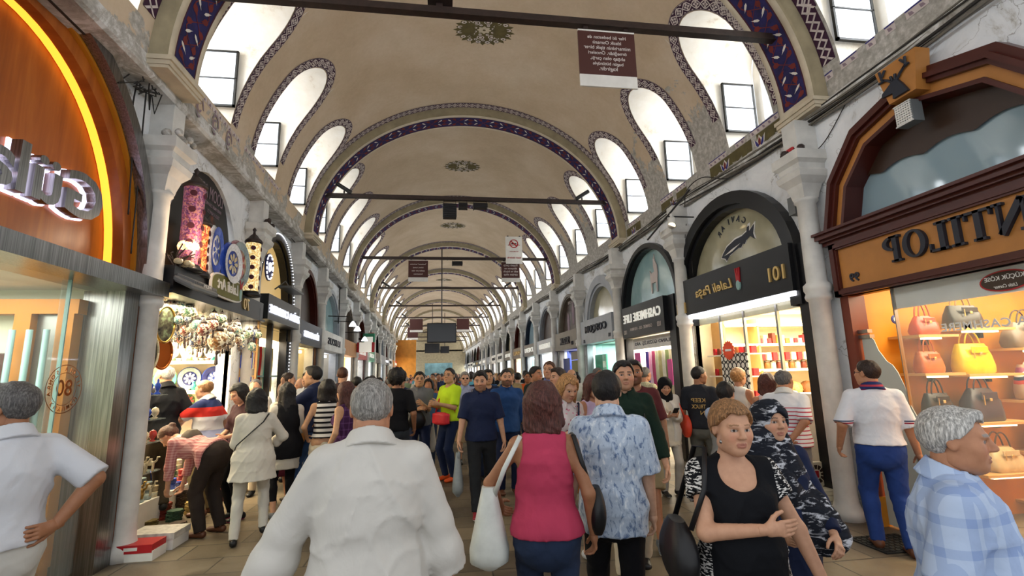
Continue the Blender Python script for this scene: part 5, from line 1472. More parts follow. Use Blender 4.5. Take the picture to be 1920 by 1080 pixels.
def shop_silver():
    f = PR(1)
    t, sb = front(1, 'silver grey shopfront with a tall pale yellow arched window and dark lettering', 13.2, 1.38, 3.05, 1.38, None, 'sign_silver', 'cream_glass', (2.52, 3.22, 'sign_silver', 12.0, 14.6), .08, .24, .2)
    b = MB(); wtext(b, 1, 'COSQUM', 12.35, 2.8, .24, 1.75, .21, .012, .03, 0, 1.1); wtext(b, 1, '105', 12.1, 2.6, .1, .16, .21, .01, .003); wtext(b, 1, '105', 14.2, 2.56, .1, .16, .21, .01, .003); b.build('lettering', 'letters_dark', sb)
    shop_room(1, 11.8, 14.6, 2.5, 'teal_panel', 'teal_panel', 2.55, 170, (.88, 1, .95))
    b = MB(); rect(b, 1, 12.0, 13.5, .02, 2.5, -.06, -.05); b.build('glass_pane', 'clear_glass', t)
    b = MB(); rect(b, 1, 13.5, 14.45, .02, 2.2, -.2, -.16); d = b.build('door', 'green_plastic', t)
    b = MB(); rect(b, 1, 13.6, 13.64, .8, 1.5, -.16, -.1); b.build('door_handle', 'steel', d)

def shop_brown():
    f = PR(1)
    t, sb = front(1, 'taupe shopfront under a dark brown arch poster with pale hands', 16.4, 1.38, 3.0, 1.42, None, 'sign_taupe', 'brown_panel', (2.48, 3.1, 'sign_taupe', 15.1, 17.8), .06, .1, .2)
    b = MB(); wtext(b, 1, 'SUZUK', 15.85, 2.66, .24, 1.15, .21, .03, .03); wtext(b, 1, '107', 15.45, 2.6, .12, .2, .21, .01, .02); b.build('lettering', 'letters_dark', sb)
    b = MB()
    for dy, w_, h_, z in ((-.55, .17, .42, 3.6), (0, .13, .4, 3.72), (.6, .14, .36, 3.45)): slab(b, 1, [(16.3 + dy + w_ * math.cos(a) * (1 + .15 * math.sin(5 * a)), z + h_ * math.sin(a)) for a in np.linspace(0, 2 * math.pi, 24, endpoint=False)], -.1, -.09)
    b.build('poster_shapes', 'paint_mauve', t)
    b = MB(); wtext(b, 1, 'CAPITOL COFFEE', 15.95, 4.1, .1, .9, -.085, .01, .002); b.build('poster_lettering', 'paint_lace', t)
    shop_room(1, 15.0, 17.9, 2.5, 'shelf_white', 'blue_plastic', 2.5, 190, (.9, .95, 1))
    for i, (y, w_, z0, z1, m) in enumerate(((17.2, .8, .2, 2.2, 'blue_plastic'), (16.1, .9, 1.0, 2.1, 'olive_sign'), (15.3, .18, .3, 2.4, 'pink_print'), (16.1, .95, 2.12, 2.4, 'sign_black'))):
        b = MB(); rect(b, 1, y - w_ / 2, y + w_ / 2, z0, z1, -.06, -.04); b.build('window_print', m, t)

# ---------------------------------------------------------------- the many small shops down the street
def generic_front(sd, ya, yb, i, spec):
    fm, tm, sm, ic, lc, lit, txt, lab = spec
    yc, hw = (ya + yb) / 2, (yb - ya) / 2 - .16
    t, sb = front(sd, lab, yc, hw, 3.0, 1.45, None, fm, tm, (2.5, 3.05, sm, ya + .12, yb - .12), .08, .12, .18)
    if txt:
        b = MB(); y0 = yc - hw * .65 if sd > 0 else yc + hw * .65
        wtext(b, sd, txt, y0, 2.68, .2, hw * 1.3, .19, .012, .02, 0, 1.1); b.build('lettering', lc, sb)
    shop_room(sd, ya + .05, yb - .05, 1.6, ic, ic, 2.5, 0, light=False)
    f = PR(sd)
    b = MB(); rect(b, sd, ya + .25, yb - .25, 2.38, 2.45, -.5, -.3); b.build('ceiling_lamp', lit, t)
    random.seed(i * 7 + (3 if sd > 0 else 0))
    # goods hung or shelved in the opening
    for r in range(3):
        z = .75 + r * .5
        b = MB(); rect(b, sd, ya + .25, yb - .25, z - .02, z, -.6, -.3); b.build('shelf', 'shelf_white', t)

GOODS = {}
def goods_row(sd, ya, yb, z, i, kind, n=6):
    f = PR(sd)
    for j in range(n):
        y = ya + .35 + (yb - ya - .7) * (j + .5) / n
        key = (kind, (i + j) % 5)
        if key not in GOODS:
            c = ('#8a3030', '#3d5a7a', '#b59a5a', '#d8d0c0', '#4a6a4a')[(i + j) % 5]
            b = MB(); b.smooth = True
            if kind == 'vase': b.lathe([(.03, 0), (.06, .05), (.08, .13), (.04, .22), (.045, .28), (.035, .3)], (0, 0, 0), 10)
            elif kind == 'cloth': b.smooth = False; b.bbox((0, 0, .14), (.18, .1, .28), .03)
            else: b.lathe([(.02, 0), (.1, .03), (.13, .06), (.12, .07), (.02, .04)], (0, 0, 0), 12)
            GOODS[key] = (b.build({'vase': 'vase', 'cloth': 'folded_textile', 'bowl': 'bowl'}[kind], plain('goods_%s_%d' % key, c, .4, var=.3, scale=20)).data, True)
            o = [q for q in COL.objects if q.data == GOODS[key][0]][0]
        else:
            o = bpy.data.objects.new({'vase': 'vase', 'cloth': 'folded_textile', 'bowl': 'bowl'}[kind], GOODS[key][0]); COL.objects.link(o)
        o.location = f(y, z, -.45)
        tag(o, {'vase': 'small vase on a shelf of a shop down the street', 'cloth': 'folded textile on a shelf of a shop down the street', 'bowl': 'bowl on a shelf of a shop down the street'}[kind], {'vase': 'vase', 'cloth': 'textile', 'bowl': 'bowl'}[kind], {'vase': 'vases in far shops', 'cloth': 'textiles in far shops', 'bowl': 'bowls in far shops'}[kind])
def shop_orange():
    f = PR(-1)
    t = thing('shopfront', 'steel framed shopfront with a glowing orange wood arch and backlit mirror-written letters', 'shopfront', f(3.85, 0, 0))
    O = arch_pts(3.85, 1.8, 2.75, 2.25, 36); 
    def S(k): return arch_pts(3.85, 1.8 - k, 2.75, 2.25 - k, 36)
    b = MB(); ring(b, -1, O, S(.13), -.25, .12); b.build('arch_frame', 'brushed_steel', t)
    b = MB(); ring(b, -1, S(.13), S(.16), -.25, .02); b.mat(1); ring(b, -1, S(.16), S(.3), -.25, -.02); b.build('inner_arch', ['amber_wood', 'wood_orange'], t)
    b = MB(); ring(b, -1, S(.285), S(.305), -.195, -.12); b.build('glow_strip', 'glow_orange', t)
    b = MB(); slab(b, -1, S(.3), -.26, -.2); p = b.build('arch_panel', 'wood_orange', t)
    b = MB(); wtext(b, -1, 'Gülay', 5.06, 3.08, .56, 1.62, -.12, .02, .04, 0, 1.0); b.build('lettering', 'brushed_steel', p)
    b = MB(); wtext(b, -1, 'Gülay', 5.075, 3.07, .58, 1.65, -.185, .045, .01, 0, 1.0); b.build('letter_glow', 'glow_violet', p)
    b = MB(); rect(b, -1, 2.0, 5.66, 2.6, 2.76, -.2, .3); rect(b, -1, 2.0, 5.66, 2.76, 2.79, -.2, .22); b.build('lintel', 'brushed_steel', t)
    b = MB(); rect(b, -1, 5.22, 5.46, 0, 2.6, -.25, .12); b.mat(1); rect(b, -1, 5.46, 5.64, 0, 2.6, -.25, .1); b.build('steel_column', ['brushed_steel', 'copper'], t)
    b = MB(); rect(b, -1, 2.0, 4.66, .03, 2.6, .0, .012); b.build('glass_pane', 'clear_glass', t)
    b = MB(); rect(b, -1, 4.66, 5.22, .03, 2.6, -.06, -.05); b.build('glass_pane', 'clear_glass', t)
    b = MB(); rect(b, -1, 4.655, 4.668, .03, 2.6, -.01, .02); b.build('glass_edge', 'teal_panel', t)
    b = MB()     # round etched emblem
    for r0, r1 in ((.2, .207), (.135, .14)):
        n = 40; vs = [f(4.74 + r * math.cos(a), 1.66 + r * math.sin(a), .016) for r in (r0, r1) for a in np.linspace(0, 2 * math.pi, n, endpoint=False)]
        b.add(vs, [(i, (i + 1) % n, n + (i + 1) % n, n + i) for i in range(n)])
    wtext(b, -1, '80', 4.83, 1.6, .14, .18, .016, .01, .001)
    for j, ch in enumerate('YILDIR SONRA KUYUMCU'):
        a = math.pi * (.98 - j * .093); 
        if ch != ' ': put_text(b, ch, lambda u, v, t_, a=a: f(4.74 - (.15 + v) * math.cos(a) + (-u) * math.sin(a), 1.66 + (.15 + v) * math.sin(a) - u * math.cos(a), .016 + t_), None, .035, .01, 0, 1, .001, .05)
    b.build('glass_emblem', 'copper', t)
    plain('cream_wall', '#d9dcc4', .5)
    shop_room(-1, 2.05, 5.3, 2.6, 'cream_wall', 'cream_wall', 2.62, 85, (.95, 1, .9))
    # fittings inside
    b = MB(); yb = 5.22
    for x0, x1 in ((-3.62, -3.48), (-3.98, -3.84), (-4.9, -4.75)): b.box(x0, x1, yb - .12, yb, .1, 2.36)
    b.box(-5.6, -3.45, yb - .12, yb, 2.36, 2.5); b.box(-5.6, -3.5, yb - .1, yb, 0, .1); b.box(-4.75, -3.98, yb - .1, yb, .1, 1.18)
    c = thing('display_cabinet', 'orange wood wall cabinet with mirror panels inside the jewellery shop', 'cabinet', (-4.3, yb, 0)); b.build('wood_frame', 'amber_wood', c)
    b = MB(); b.box(-3.84, -3.62, yb - .04, yb - .02, .2, 2.36); b.build('mirror_panel', 'steel', c)
    b = MB()
    for z in (1.3, 1.56): b.box(-4.75, -3.98, yb - .22, yb - .02, z - .015, z)
    b.build('glass_shelf', 'teal_panel', c)
    b = MB(); b.box(-4.75, -3.98, yb - .03, yb, 1.6, 2.0); b.build('dark_panel', 'mahogany', c)
    b = MB(); b.box(-4.3, -3.55, 3.4, 4.9, 0, .95); c = tag(recenter(b.build('display_counter', 'amber_wood')), 'orange wood display counter behind the jewellery shop glass', 'counter'); 
    b = MB()
    for i in range(3): b.smooth = True; b.tube([(-3.62 - i * .14, 5.0, .1), (-3.62 - i * .14, 5.0, 2.2)], .025, 10)
    b.build('glass_tube', 'teal_panel')and None
    o = COL.objects[-1]; tag(o, 'group of pale green glass tubes standing inside the jewellery shop', 'glass tubes')
    b = MB(); b.smooth = True; b.lathe([(.0, 0), (.1, .02), (.02, .06), (.015, .25), (.13, .4), (.17, .55), (.15, .7), (.05, .74)], (-3.75, 4.85, .98), 16); tag(recenter(b.build('silver_vase', 'steel')), 'silver vase on the display counter behind glass', 'vase')

def plate(label, loc, r, mats, axis='y', group=None, tilt=0., name='plate', squash=1.):
    t = thing(name, label, 'plate', loc, 0, group)
    b = MB(); b.smooth = True
    b.lathe([(0.001, 0), (r * .55, .0), (r * .8, -.015), (r, -.03), (r, -.022), (r * .8, -.005), (r * .55, .012), (0.001, .012)], (0, 0, 0), 24, axis, cap=False); b.build('dish', mats[0], t, rel=False)
    b = MB()
    n = 24; q = (lambda rr, a, d: (rr * math.cos(a), -d - .006, rr * math.sin(a))) if axis == 'y' else (lambda rr, a, d: (d + .006, rr * math.cos(a), rr * math.sin(a)))
    b.add([q(r * .93, a, .03) for a in np.linspace(0, 2 * math.pi, n, endpoint=False)] + [q(r * .6, a, .016) for a in np.linspace(0, 2 * math.pi, n, endpoint=False)], [(i, (i + 1) % n, n + (i + 1) % n, n + i) for i in range(n)])
    b.mat(1)
    for j in range(8):
        a0 = 2 * math.pi * j / 8; b.add([q(r * .5 * (.6 + .4 * math.cos(s)), a0 + .3 * math.sin(s), .016) for s in np.linspace(0, 2 * math.pi, 8, endpoint=False)], [tuple(range(8))])
    b.build('glaze_pattern', mats[1:3], t, rel=False)
    if squash != 1.: t.scale = (1, squash, 1)
    return t

def mosaic(name, cols, scale=55, emit=0.):
    n = NT(name, .3); vo = n.t.nodes.new('ShaderNodeTexVoronoi'); vo.inputs['Scale'].default_value = scale; n.link(n.mapped(), vo.inputs['Vector'])
    s = n.sep(vo.outputs['Color']); k = len(cols)
    c = n.ramp(s[0], [(i / k, cols[i]) for i in range(k)], 'CONSTANT'); n.color(c)
    if emit: n.emit(c, emit)
    return n.m

def lantern(label, loc, r, h, glass, finial=True):
    t = thing('mosaic_lantern', label, 'lantern', loc)
    b = MB(); b.smooth = True; b.lathe([(r * 1.35, 0), (r * 1.4, .03), (r * 1.1, .06), (r * 1.05, .08)], (0, 0, 0), 20); b.build('base', 'copper' if False else 'black_metal', t, rel=False)
    b = MB(); b.smooth = True; b.lathe([(r * 1.02, .07), (r, .1), (r * .95, h * .5), (r, h - .02), (r, h)], (0, 0, 0), 24); g = b.build('glass_cylinder', glass, t, rel=False)
    b = MB(); b.smooth = True; b.lathe([(r * 1.1, h - .01), (r * 1.2, h + .02), (r * 1.05, h + .05), (r * .75, h + .08), (r * .5, h + .12), (r * .2, h + .15), (r * .15, h + .19), (r * .28, h + .22), (.005, h + .26)], (0, 0, 0), 20)
    b.build('metal_cap', 'beam_iron', t, rel=False)
    b = MB()
    for i in range(5):
        a0 = -1.2
        for (ang) in (a0, a0 + 1.3, a0 + 2.6):
            z = .14 + (h - .24) * i / 4; c = (r * 1.0 * math.cos(ang), r * math.sin(ang))
            b.lathe([(.001, 0), (r * .3, 0), (r * .34, -.004)], (0, 0, 0), 10, 'x')
            m = len(b.v) - 30
            ca, sa = math.cos(ang), math.sin(ang)
            for q in range(m, len(b.v)):
                x, y, zz = b.v[q]; b.v[q] = (ca * (r + .004 - x * 1) - sa * y * 1, sa * (r + .004 - x) + ca * y, z + zz)
    b.build('bead_rosettes', 'paint_wine', t, rel=False)
    return t

def shop_lamps():
    f = PR(-1)
    t = thing('shopfront', 'open ceramics shopfront with black arched poster and black ledge over the entrance', 'shopfront', f(7.05, 0, 0))
    b = MB(); O = arch_pts(7.03, 1.1, 2.9, 1.87, 28); slab(b, -1, O, -.1, -.05); p = b.build('arch_poster', 'sign_black', t)
    b = MB(); wtext(b, -1, 'LOOM ART', 7.62, 4.28, .19, .8, -.045, .0, .002, 0, 1, 0); wtext(b, -1, 'HAND MADE CERAMICS', 7.6, 4.18, .05, .55, -.045, .0, .002); wtext(b, -1, 'TILES CARPETS', 7.55, 4.08, .05, .4, -.045, .0, .002)
    b.build('poster_lettering', 'paint_mauve', p)
    n = NT('poster_fruit', .5); n.color(n.ramp(n.noise(n.mapped(), 6, 4), [(.45, '#1c1b1a'), (.55, '#5a2a18'), (.65, '#a04a20'), (.72, '#3c4a22')]))
    b = MB(); slab(b, -1, [(7.3 + .16 * math.cos(a) * (1 + .25 * math.sin(3 * a)), 3.78 + .3 * math.sin(a)) for a in np.linspace(0, 2 * math.pi, 20, endpoint=False)], -.05, -.045); b.build('poster_picture', 'poster_fruit', p)
    b = MB(); rect(b, -1, 5.72, 8.7, 2.68, 2.98, -.2, .3); rect(b, -1, 5.66, 8.72, 2.66, 2.7, -.2, .33); b.build('ledge_box', 'sign_black', t)
    b = MB(); ov = [(7.04 + .53 * math.copysign(abs(math.cos(a)) ** .5, math.cos(a)), 2.95 + .16 * math.copysign(abs(math.sin(a)) ** .6, math.sin(a))) for a in np.linspace(0, 2 * math.pi, 40, endpoint=False)]
    slab(b, -1, ov, .33, .36); b.mat(1); slab(b, -1, [(7.04 + (y - 7.04) * .95, 2.95 + (z - 2.95) * .86) for y, z in ov], .36, .37); s = b.build('sign_plaque', ['white_paint', 'olive_sign'], t)
    b = MB(); wtext(b, -1, 'Laleli Art', 7.36, 2.89, .15, .7, .375, .018, .004, .2); b.build('lettering', 'white_paint', s)
    b = MB(); slab(b, -1, [(7.46 + .04 * math.cos(a), 2.93 + .09 * math.sin(a)) for a in np.linspace(0, 2 * math.pi, 14, endpoint=False)], .37, .378); b.mat(1); slab(b, -1, [(7.43, 3.0), (7.49, 3.0), (7.52, 3.14), (7.46, 3.06), (7.4, 3.14)], .37, .378); b.build('tulip_emblem', ['teal_panel', 'red_plastic'], s)
    b = MB(); wtext(b, -1, '70', 8.0, 2.76, .18, .24, .31, .01, .01); b.build('house_number', 'gold_letter', t)
    h = thing('heater_lamp', 'grey ribbed floodlight under the black ledge of the ceramics shop', 'floodlight', f(6.1, 2.8, .35))
    b = MB(); b.bbox(f(6.0, 2.78, .42), (.22, .62, .07), .02)
    for i in range(14): b.box(-2.93, -2.75, 5.72 + i * .042, 5.73 + i * .042, 2.82, 2.85)
    b.xf(lambda p: (p[0], p[1], p[2] - (p[0] + 2.85) * .5)); b.build('housing', 'speaker_grey', h)
    b = MB(); wtext(b, -1, 'PHILIPS', 6.1, 2.76, .035, .2, .54, .01, .001); b.build('nameplate', 'white_paint', h)
    # light strips under the ledge
    # things standing on the ledge
    m1 = mosaic('mosaic_pink', ['#94506e', '#6e3a66', '#a8687c', '#5a2c56', '#b07468', '#7a3a48'], 60, .18); m2 = mosaic('mosaic_amber', ['#d8823a', '#b8502a', '#e0a860', '#9a3a1e'], 55, .6); m3 = mosaic('mosaic_cream', ['#d8c48a', '#c8a860', '#e8dcb0', '#b0905a'], 60, .7)
    x0 = -3.02
    L1 = lantern('tall pink and purple mosaic lantern on the black ledge', (x0 + .0, 6.1, 2.98), .115, 1.05, m1)
    for k, zz in enumerate((3.3,)):
        l = bpy.data.lights.new('lantern_bulb', 'POINT'); l.energy = 12; l.color = (1, .7, .45); l.shadow_soft_size = .08; o = bpy.data.objects.new('lantern_bulb', l); COL.objects.link(o); o.location = (x0 + .3, 5.95, zz)
    g = MB(); g.smooth = True; g.ball((x0, 6.1 - .02, 3.28), (.118, .118, .1), 14, 8); g.build('lit_glass', mosaic('mosaic_lit', ['#ffd0a0', '#ffb080', '#ffe8c0'], 60, 1.1), L1)
    lantern('shorter amber mosaic lantern behind the tall pink one', (-3.1, 6.45, 2.98), .12, .68, m2)
    lantern('cream lit lantern with a dark cap near the far end of the ledge', (-3.0, 7.95, 2.98), .11, .86, m3)
    for nm, c in (('glaze_blue', '#2c4aa8'), ('glaze_white', '#dfe2e6'), ('glaze_pink', '#a5787e'), ('glaze_turq', '#3c8c86'), ('glaze_green', '#5a7a4a'), ('glaze_red', '#a3322a'), ('glaze_grey', '#7a8a8a'), ('glaze_cream', '#cdbf9c'), ('glaze_navy', '#1f2a6a')): plain(nm, c, .2, var=.25, scale=30)
    P1 = plate('oval blue and white scroll plate beside the amber lantern', (-2.97, 6.62, 3.38), .34, ['glaze_white', 'glaze_blue', 'glaze_blue'], 'x', squash=.55); 
    P2 = plate('white plate with a bright blue scalloped rim on the black ledge', (-2.93, 7.05, 3.3), .3, ['glaze_blue', 'glaze_white', 'glaze_cream'], 'x')
    P3 = plate('pink and grey patterned round plate behind the blue rimmed one', (-3.0, 7.45, 3.38), .36, ['glaze_pink', 'glaze_grey', 'glaze_red'], 'x')
    c = thing('shell_cluster', 'tangle of dried twigs and shells at the near end of the black ledge', 'twigs', (-3.0, 5.8, 2.98))
    b = MB(); random.seed(3)
    for i in range(16):
        a = random.uniform(0, 6.28); b.tube([(-3 + .03 * math.cos(a), 5.82, 2.98), (-3 + .1 * math.cos(a), 5.82 + .1 * math.sin(a), 3.06 + .06 * random.random()), (-3 + .17 * math.cos(a * 1.1), 5.82 + .17 * math.sin(a), 3.04 + .18 * random.random())], .007, 5)
    b.build('twigs', 'beam_iron', c); b = MB(); b.smooth = True
    for i in range(7): b.ball((-3 + random.uniform(-.1, .12), 5.82 + random.uniform(-.12, .12), 3.03), (.045, .03, .035), 8, 6)
    b.build('shells', 'glaze_cream', c)
    # ---- inside
    shop_room(-1, 5.9, 8.68, 2.3, 'shelf_white', 'shelf_white', 2.68, 300, (1, .84, .58))
    yb = 8.64
    sh = thing('shelf_unit', 'cream shelving wall of ceramic plates at the back of the ceramics shop', 'shelving', (-4.2, yb, 0))
    b = MB()
    for z in (.75, 1.2, 1.56, 2.02, 2.46): b.box(-5.3, -3.4, yb - .3, yb, z - .045, z)
    b.build('shelf', 'shelf_white', sh)
    b = MB(); b.box(-3.44, -3.38, yb - .34, yb, 0, 2.68); b.build('upright', 'white_paint', sh); b = MB(); b.box(-5.4, -5.3, yb - .34, yb, 0, 2.68); b.build('upright', 'white_paint', sh)
    b = MB(); 
    for z in (1.56, 2.02, 2.46): b.box(-5.25, -3.48, yb - .32, yb - .29, z - .05, z - .035)
    b.build('light_strip', 'glow_warm', sh)
    area('shelf_glow', (-3.9, yb - 1.3, 1.7), (-math.pi / 2, 0, 0), 1.6, 1.6, 14, (1, .88, .65))
    combos = {2.02: [('glaze_grey', 'glaze_cream', 'glaze_pink'), ('glaze_cream', 'glaze_pink', 'glaze_grey'), ('glaze_white', 'glaze_grey', 'glaze_white')], 1.56: [('glaze_green', 'glaze_turq', 'glaze_white'), ('glaze_navy', 'glaze_grey', 'glaze_white'), ('glaze_blue', 'glaze_navy', 'glaze_white')],
              1.2: [('glaze_cream', 'glaze_green', 'glaze_red'), ('glaze_green', 'glaze_cream', 'glaze_red'), ('glaze_white', 'glaze_grey', 'glaze_grey')]}
    desc = {(2.02, 0): 'grey and cream plate, upper plate shelf, leftmost', (2.02, 1): 'pinkish cream plate, middle of the upper plate shelf', (2.02, 2): 'pale white plate at the right end of the upper plate shelf',
            (1.56, 0): 'green scalloped plate on the blue and green plate shelf', (1.56, 1): 'dark navy patterned plate between green and bright blue plates', (1.56, 2): 'bright blue plate at the right of its shelf', (1.2, 0): 'cream and green plate low on the shelves beside a larger one', (1.2, 1): 'large green rimmed plate behind the reaching hand', (1.2, 2): 'grey speckled plate low at the right of the shelving'}
    for z, cs in combos.items():
        for i, cm in enumerate(cs):
            x = -4.38 + i * .36; r = .185 if z != 1.2 else .19
            if z == 1.2: z_ = z + r + .0
            plate(desc[(z, i)], (x, yb - .12, z + r), r, list(cm), 'y')
    # small ceramics in front of the plates
    random.seed(12)
    ms = ['glaze_red', 'glaze_turq', 'glaze_blue', 'glaze_cream', 'glaze_white', 'glaze_green', 'glaze_grey', 'glaze_pink']
    protos = {}
    def small(kind, m, loc, lab, grp, sc=1.):
        if (kind, m) not in protos:
            b = MB(); b.smooth = True
            P_ = {'bowl': [(.02, 0), (.045, .02), (.055, .05), (.05, .05), (.02, .012)], 'jug': [(.03, 0), (.05, .04), (.055, .08), (.03, .12), (.025, .15), (.035, .17)], 'cup': [(.025, 0), (.035, .03), (.035, .07), (.03, .07), (.02, .01)]}[kind]
            b.lathe(P_, (0, 0, 0), 12); o = b.build('ceramic_' + kind, m); protos[(kind, m)] = o
        else: o = protos[(kind, m)].copy(); COL.objects.link(o)
        o.location = loc; o.scale = (sc,) * 3; tag(o, lab, kind, grp); return o
    for z in (2.02, 1.56, 1.2, .75):
        for i in range(13):
            k = random.choice(('bowl', 'jug', 'cup')); m = random.choice(ms[:2] + ms[4:] if z == 2.02 else (ms[1:5] if z == 1.56 else ms))
            small(k, m, (-4.5 + i * .085, yb - .24, z), 'little glazed %s in the row before the plates' % k, 'small ceramic %ss before the plates' % k, .8)
    # picture frame and big bowls top left
    for i, (x, z, r) in enumerate(((-4.45, 2.6, .1), (-4.1, 2.6, .12), (-3.7, 2.6, .1))):
        b = MB(); b.smooth = True; b.ball((x, yb - .15, 2.46 + r * .8), (r, r, r * .8), 14, 8); tag(recenter(b.build('painted_globe', ['glaze_grey', 'glaze_cream', 'glaze_turq'][i])), ['grey painted globe left on the top shelf', 'cream painted globe in the middle of the top shelf', 'turquoise painted globe right on the top shelf'][i], 'globe')
    # hanging glass lamps
    cols = {'amber': '#8a6238', 'red': '#7a3a30', 'turq': '#54807a', 'blue': '#44557c', 'clear': '#b5ae9c', 'green': '#4c6a50', 'bronze': '#6a543c'}
    lp = {}
    for kx, c in cols.items():
        t_ = thing('hanging_lamp', 'small %s mosaic glass lamp hanging in the cluster under the black ledge' % kx.replace('turq', 'turquoise').replace('clear', 'pale'), 'lamp', (0, 0, 0), 0, '%s hanging lamps' % kx.replace('turq', 'turquoise').replace('clear', 'pale'))
        m = mosaic('lamp_' + kx, [c, tuple(np.array(lin(c)) * .5), '#cfc4a8', '#8f8878'], 80, .12)
        b = MB(); b.smooth = True; b.ball((0, 0, 0), (.062, .062, .07), 12, 8); b.build('glass_globe', m, t_, rel=False)
        b = MB(); b.smooth = True; b.lathe([(.03, .062), (.035, .075), (.012, .1), (.004, .12)], (0, 0, 0), 8); b.tube([(0, 0, .1), (0, 0, .5)], .0015, 4); b.build('chain', 'beam_iron', t_, rel=False)
        b = MB(); b.lathe([(.003, -.068), (.012, -.085), (.006, -.1), (.014, -.16), (.001, -.17)], (0, 0, 0), 6); b.build('tassel', 'beam_iron', t_, rel=False)
        lp[kx] = t_
    used = set(); ks = list(cols); random.seed(5)
    for i in range(170):
        kx = random.choice(ks); y = random.uniform(6.15, 8.7); x = XL + random.uniform(-.5, .25) + (0 if y > 6.5 else -.1); z = random.uniform(2.3, 2.6) + (.1 if y < 6.6 else 0) - .1 * (y - 6.2) / 2.5
        sc = random.uniform(.6, 1.25)
        if kx not in used: used.add(kx); o = lp[kx]; o.location = (x, y, z); o.scale = (sc,) * 3
        else: copy_tree(lp[kx], (x, y, z), 0, scale=sc)
    o = copy_tree(lp['amber'], (-3.05, 7.1, 2.24), 0, 'largest hanging lamp, a speckled amber drop below the cluster', scale=2.0); del o['group']
    for i, (x, y, z) in enumerate(((-3.3, 7.0, 2.35), (-3.1, 8.0, 2.3))):
        l = bpy.data.lights.new('lamp_bulb', 'POINT'); l.energy = 5; l.color = (1, .8, .55); l.shadow_soft_size = .1; o = bpy.data.objects.new('lamp_bulb', l); COL.objects.link(o); o.location = (x, y, z)
    # framed ovals on the near jamb
    for i, (y, z, rz_, ry, m, lab) in enumerate(((6.12, 2.36, .21, .12, 'mosaic_dark', 'gilt oval mirror with dark centre, highest on the near jamb'), (5.93, 2.02, .2, .1, 'mosaic_dark', 'dark oval panel in a pale frame, lower near the steel column'), (6.24, 2.03, .18, .12, 'copper', 'plain copper oval tray beside the dark oval panel'))):
        if i == 0:
            n = NT('mosaic_dark', .25); n.color(n.ramp(n.noise(n.mapped(), 9, 4), [(.35, '#1e1c1e'), (.5, '#4a4638'), (.62, '#7a8a6a'), (.7, '#b0a8b8')]))
        t_ = thing('oval_mirror' if i < 2 else 'oval_tray', lab, 'mirror' if i < 2 else 'tray', (XL + .0, y, z - rz_)); x = XL + .02 - i * .03
        a = np.linspace(0, 2 * math.pi, 28, endpoint=False); T_ = lambda u, v, d: (x + d + .35 * u, y + u * .94, z + v)
        b = MB(); b.prism([(ry * math.cos(q), rz_ * math.sin(q)) for q in a], lambda u, v, d: T_(u, v, d), 0, .02); b.build('panel', m, t_)
        b = MB(); b.smooth = True; b.tube([T_(ry * math.cos(q), rz_ * math.sin(q), .02) for q in list(a) + [a[0]]], .014, 6); b.build('frame', 'brass' if i == 0 else ('glaze_cream' if i == 1 else 'copper'), t_)
    # glass shelves with figurines on the near jamb
    fig = {}
    def figurine(k, m):
        b = MB(); b.smooth = True
        if k == 'camel': b.ball((0, 0, .075), (.045, .02, .025), 10, 6); b.ball((.0, 0, .1), (.018, .014, .018), 8, 6); b.tube([(.035, 0, .08), (.06, 0, .1), (.065, 0, .13), (.085, 0, .13)], [.012, .009, .009, .008], 6); [b.tube([(sx, sy, .07), (sx, sy, 0)], .006, 5) for sx in (-.03, .03) for sy in (-.01, .01)]
        elif k == 'egg': b.lathe([(.02, 0), (.028, .01), (.012, .02), (.03, .045), (.035, .07), (.025, .1), (.001, .115)], (0, 0, 0), 12)
        else: b.lathe([(.028, 0), (.032, .01), (.012, .03), (.02, .05), (.03, .09), (.01, .12), (.012, .14), (.001, .16)], (0, 0, 0), 10)
        return b.build({'camel': 'camel_figurine', 'egg': 'painted_egg', 'urn': 'small_urn'}[k], m)
    zs = [1.56, 1.29, 1.04, .72, .46]
    random.seed(8)
    for r_, z in enumerate(zs):
        x0, x1, y0_, y1_ = -3.75, -3.22, 5.98, 6.34
        b = MB(); b.box(x0, x1, y0_, y1_, z - .012, z); o = b.build('glass_shelf', 'clear_glass'); tag(o, ['highest', 'second', 'middle', 'fourth', 'lowest'][r_] + ' small glass shelf of figurines beside the steel column', 'shelf'); 
        for e in (MB().box(x0, x1, y0_, y0_ + .008, z - .014, z + .002),): e.build('shelf_edge', 'teal_panel', o)
        kinds = [('urn', 'glaze_blue'), ('egg', 'glaze_blue'), ('egg', 'glaze_red'), ('camel', 'glaze_cream'), ('camel', 'brass')]
        for i in range(10):
            k, m = kinds[r_]; m = random.choice([m, 'glaze_cream', 'glaze_red' if r_ == 2 else m]) 
            if (k, m) not in fig: fig[(k, m)] = figurine(k, m); o = fig[(k, m)]
            else: o = fig[(k, m)].copy(); COL.objects.link(o)
            o.location = (x0 + .05 + (i % 5) * .11, y0_ + .06 + (i // 5) * .15, z); o.scale = (1.15,) * 3
            tag(o, {'camel': 'little camel figurine', 'egg': 'painted ceramic egg', 'urn': 'small painted urn'}[k] + ' on the %s glass shelf beside the steel column' % ('highest', 'second', 'middle', 'fourth', 'lowest')[r_], {'camel': 'figurine', 'egg': 'egg ornament', 'urn': 'urn'}[k], {'camel': 'camel figurines', 'egg': 'painted eggs', 'urn': 'small urns'}[k])
    b = MB(); b.box(-3.78, -3.76, 5.94, 6.4, 0, 2.66); tag(b.build('side_panel', 'cream_box'), 'pale panel behind the glass shelves of figurines', 'panel')
    # white plinth and stacks on the floor
    b = MB(); b.box(-4.5, -3.5, 6.42, 8.3, 0, .3); tag(recenter(b.build('display_plinth', 'white_paint')), 'low white display plinth along the ceramics shop floor', 'plinth')
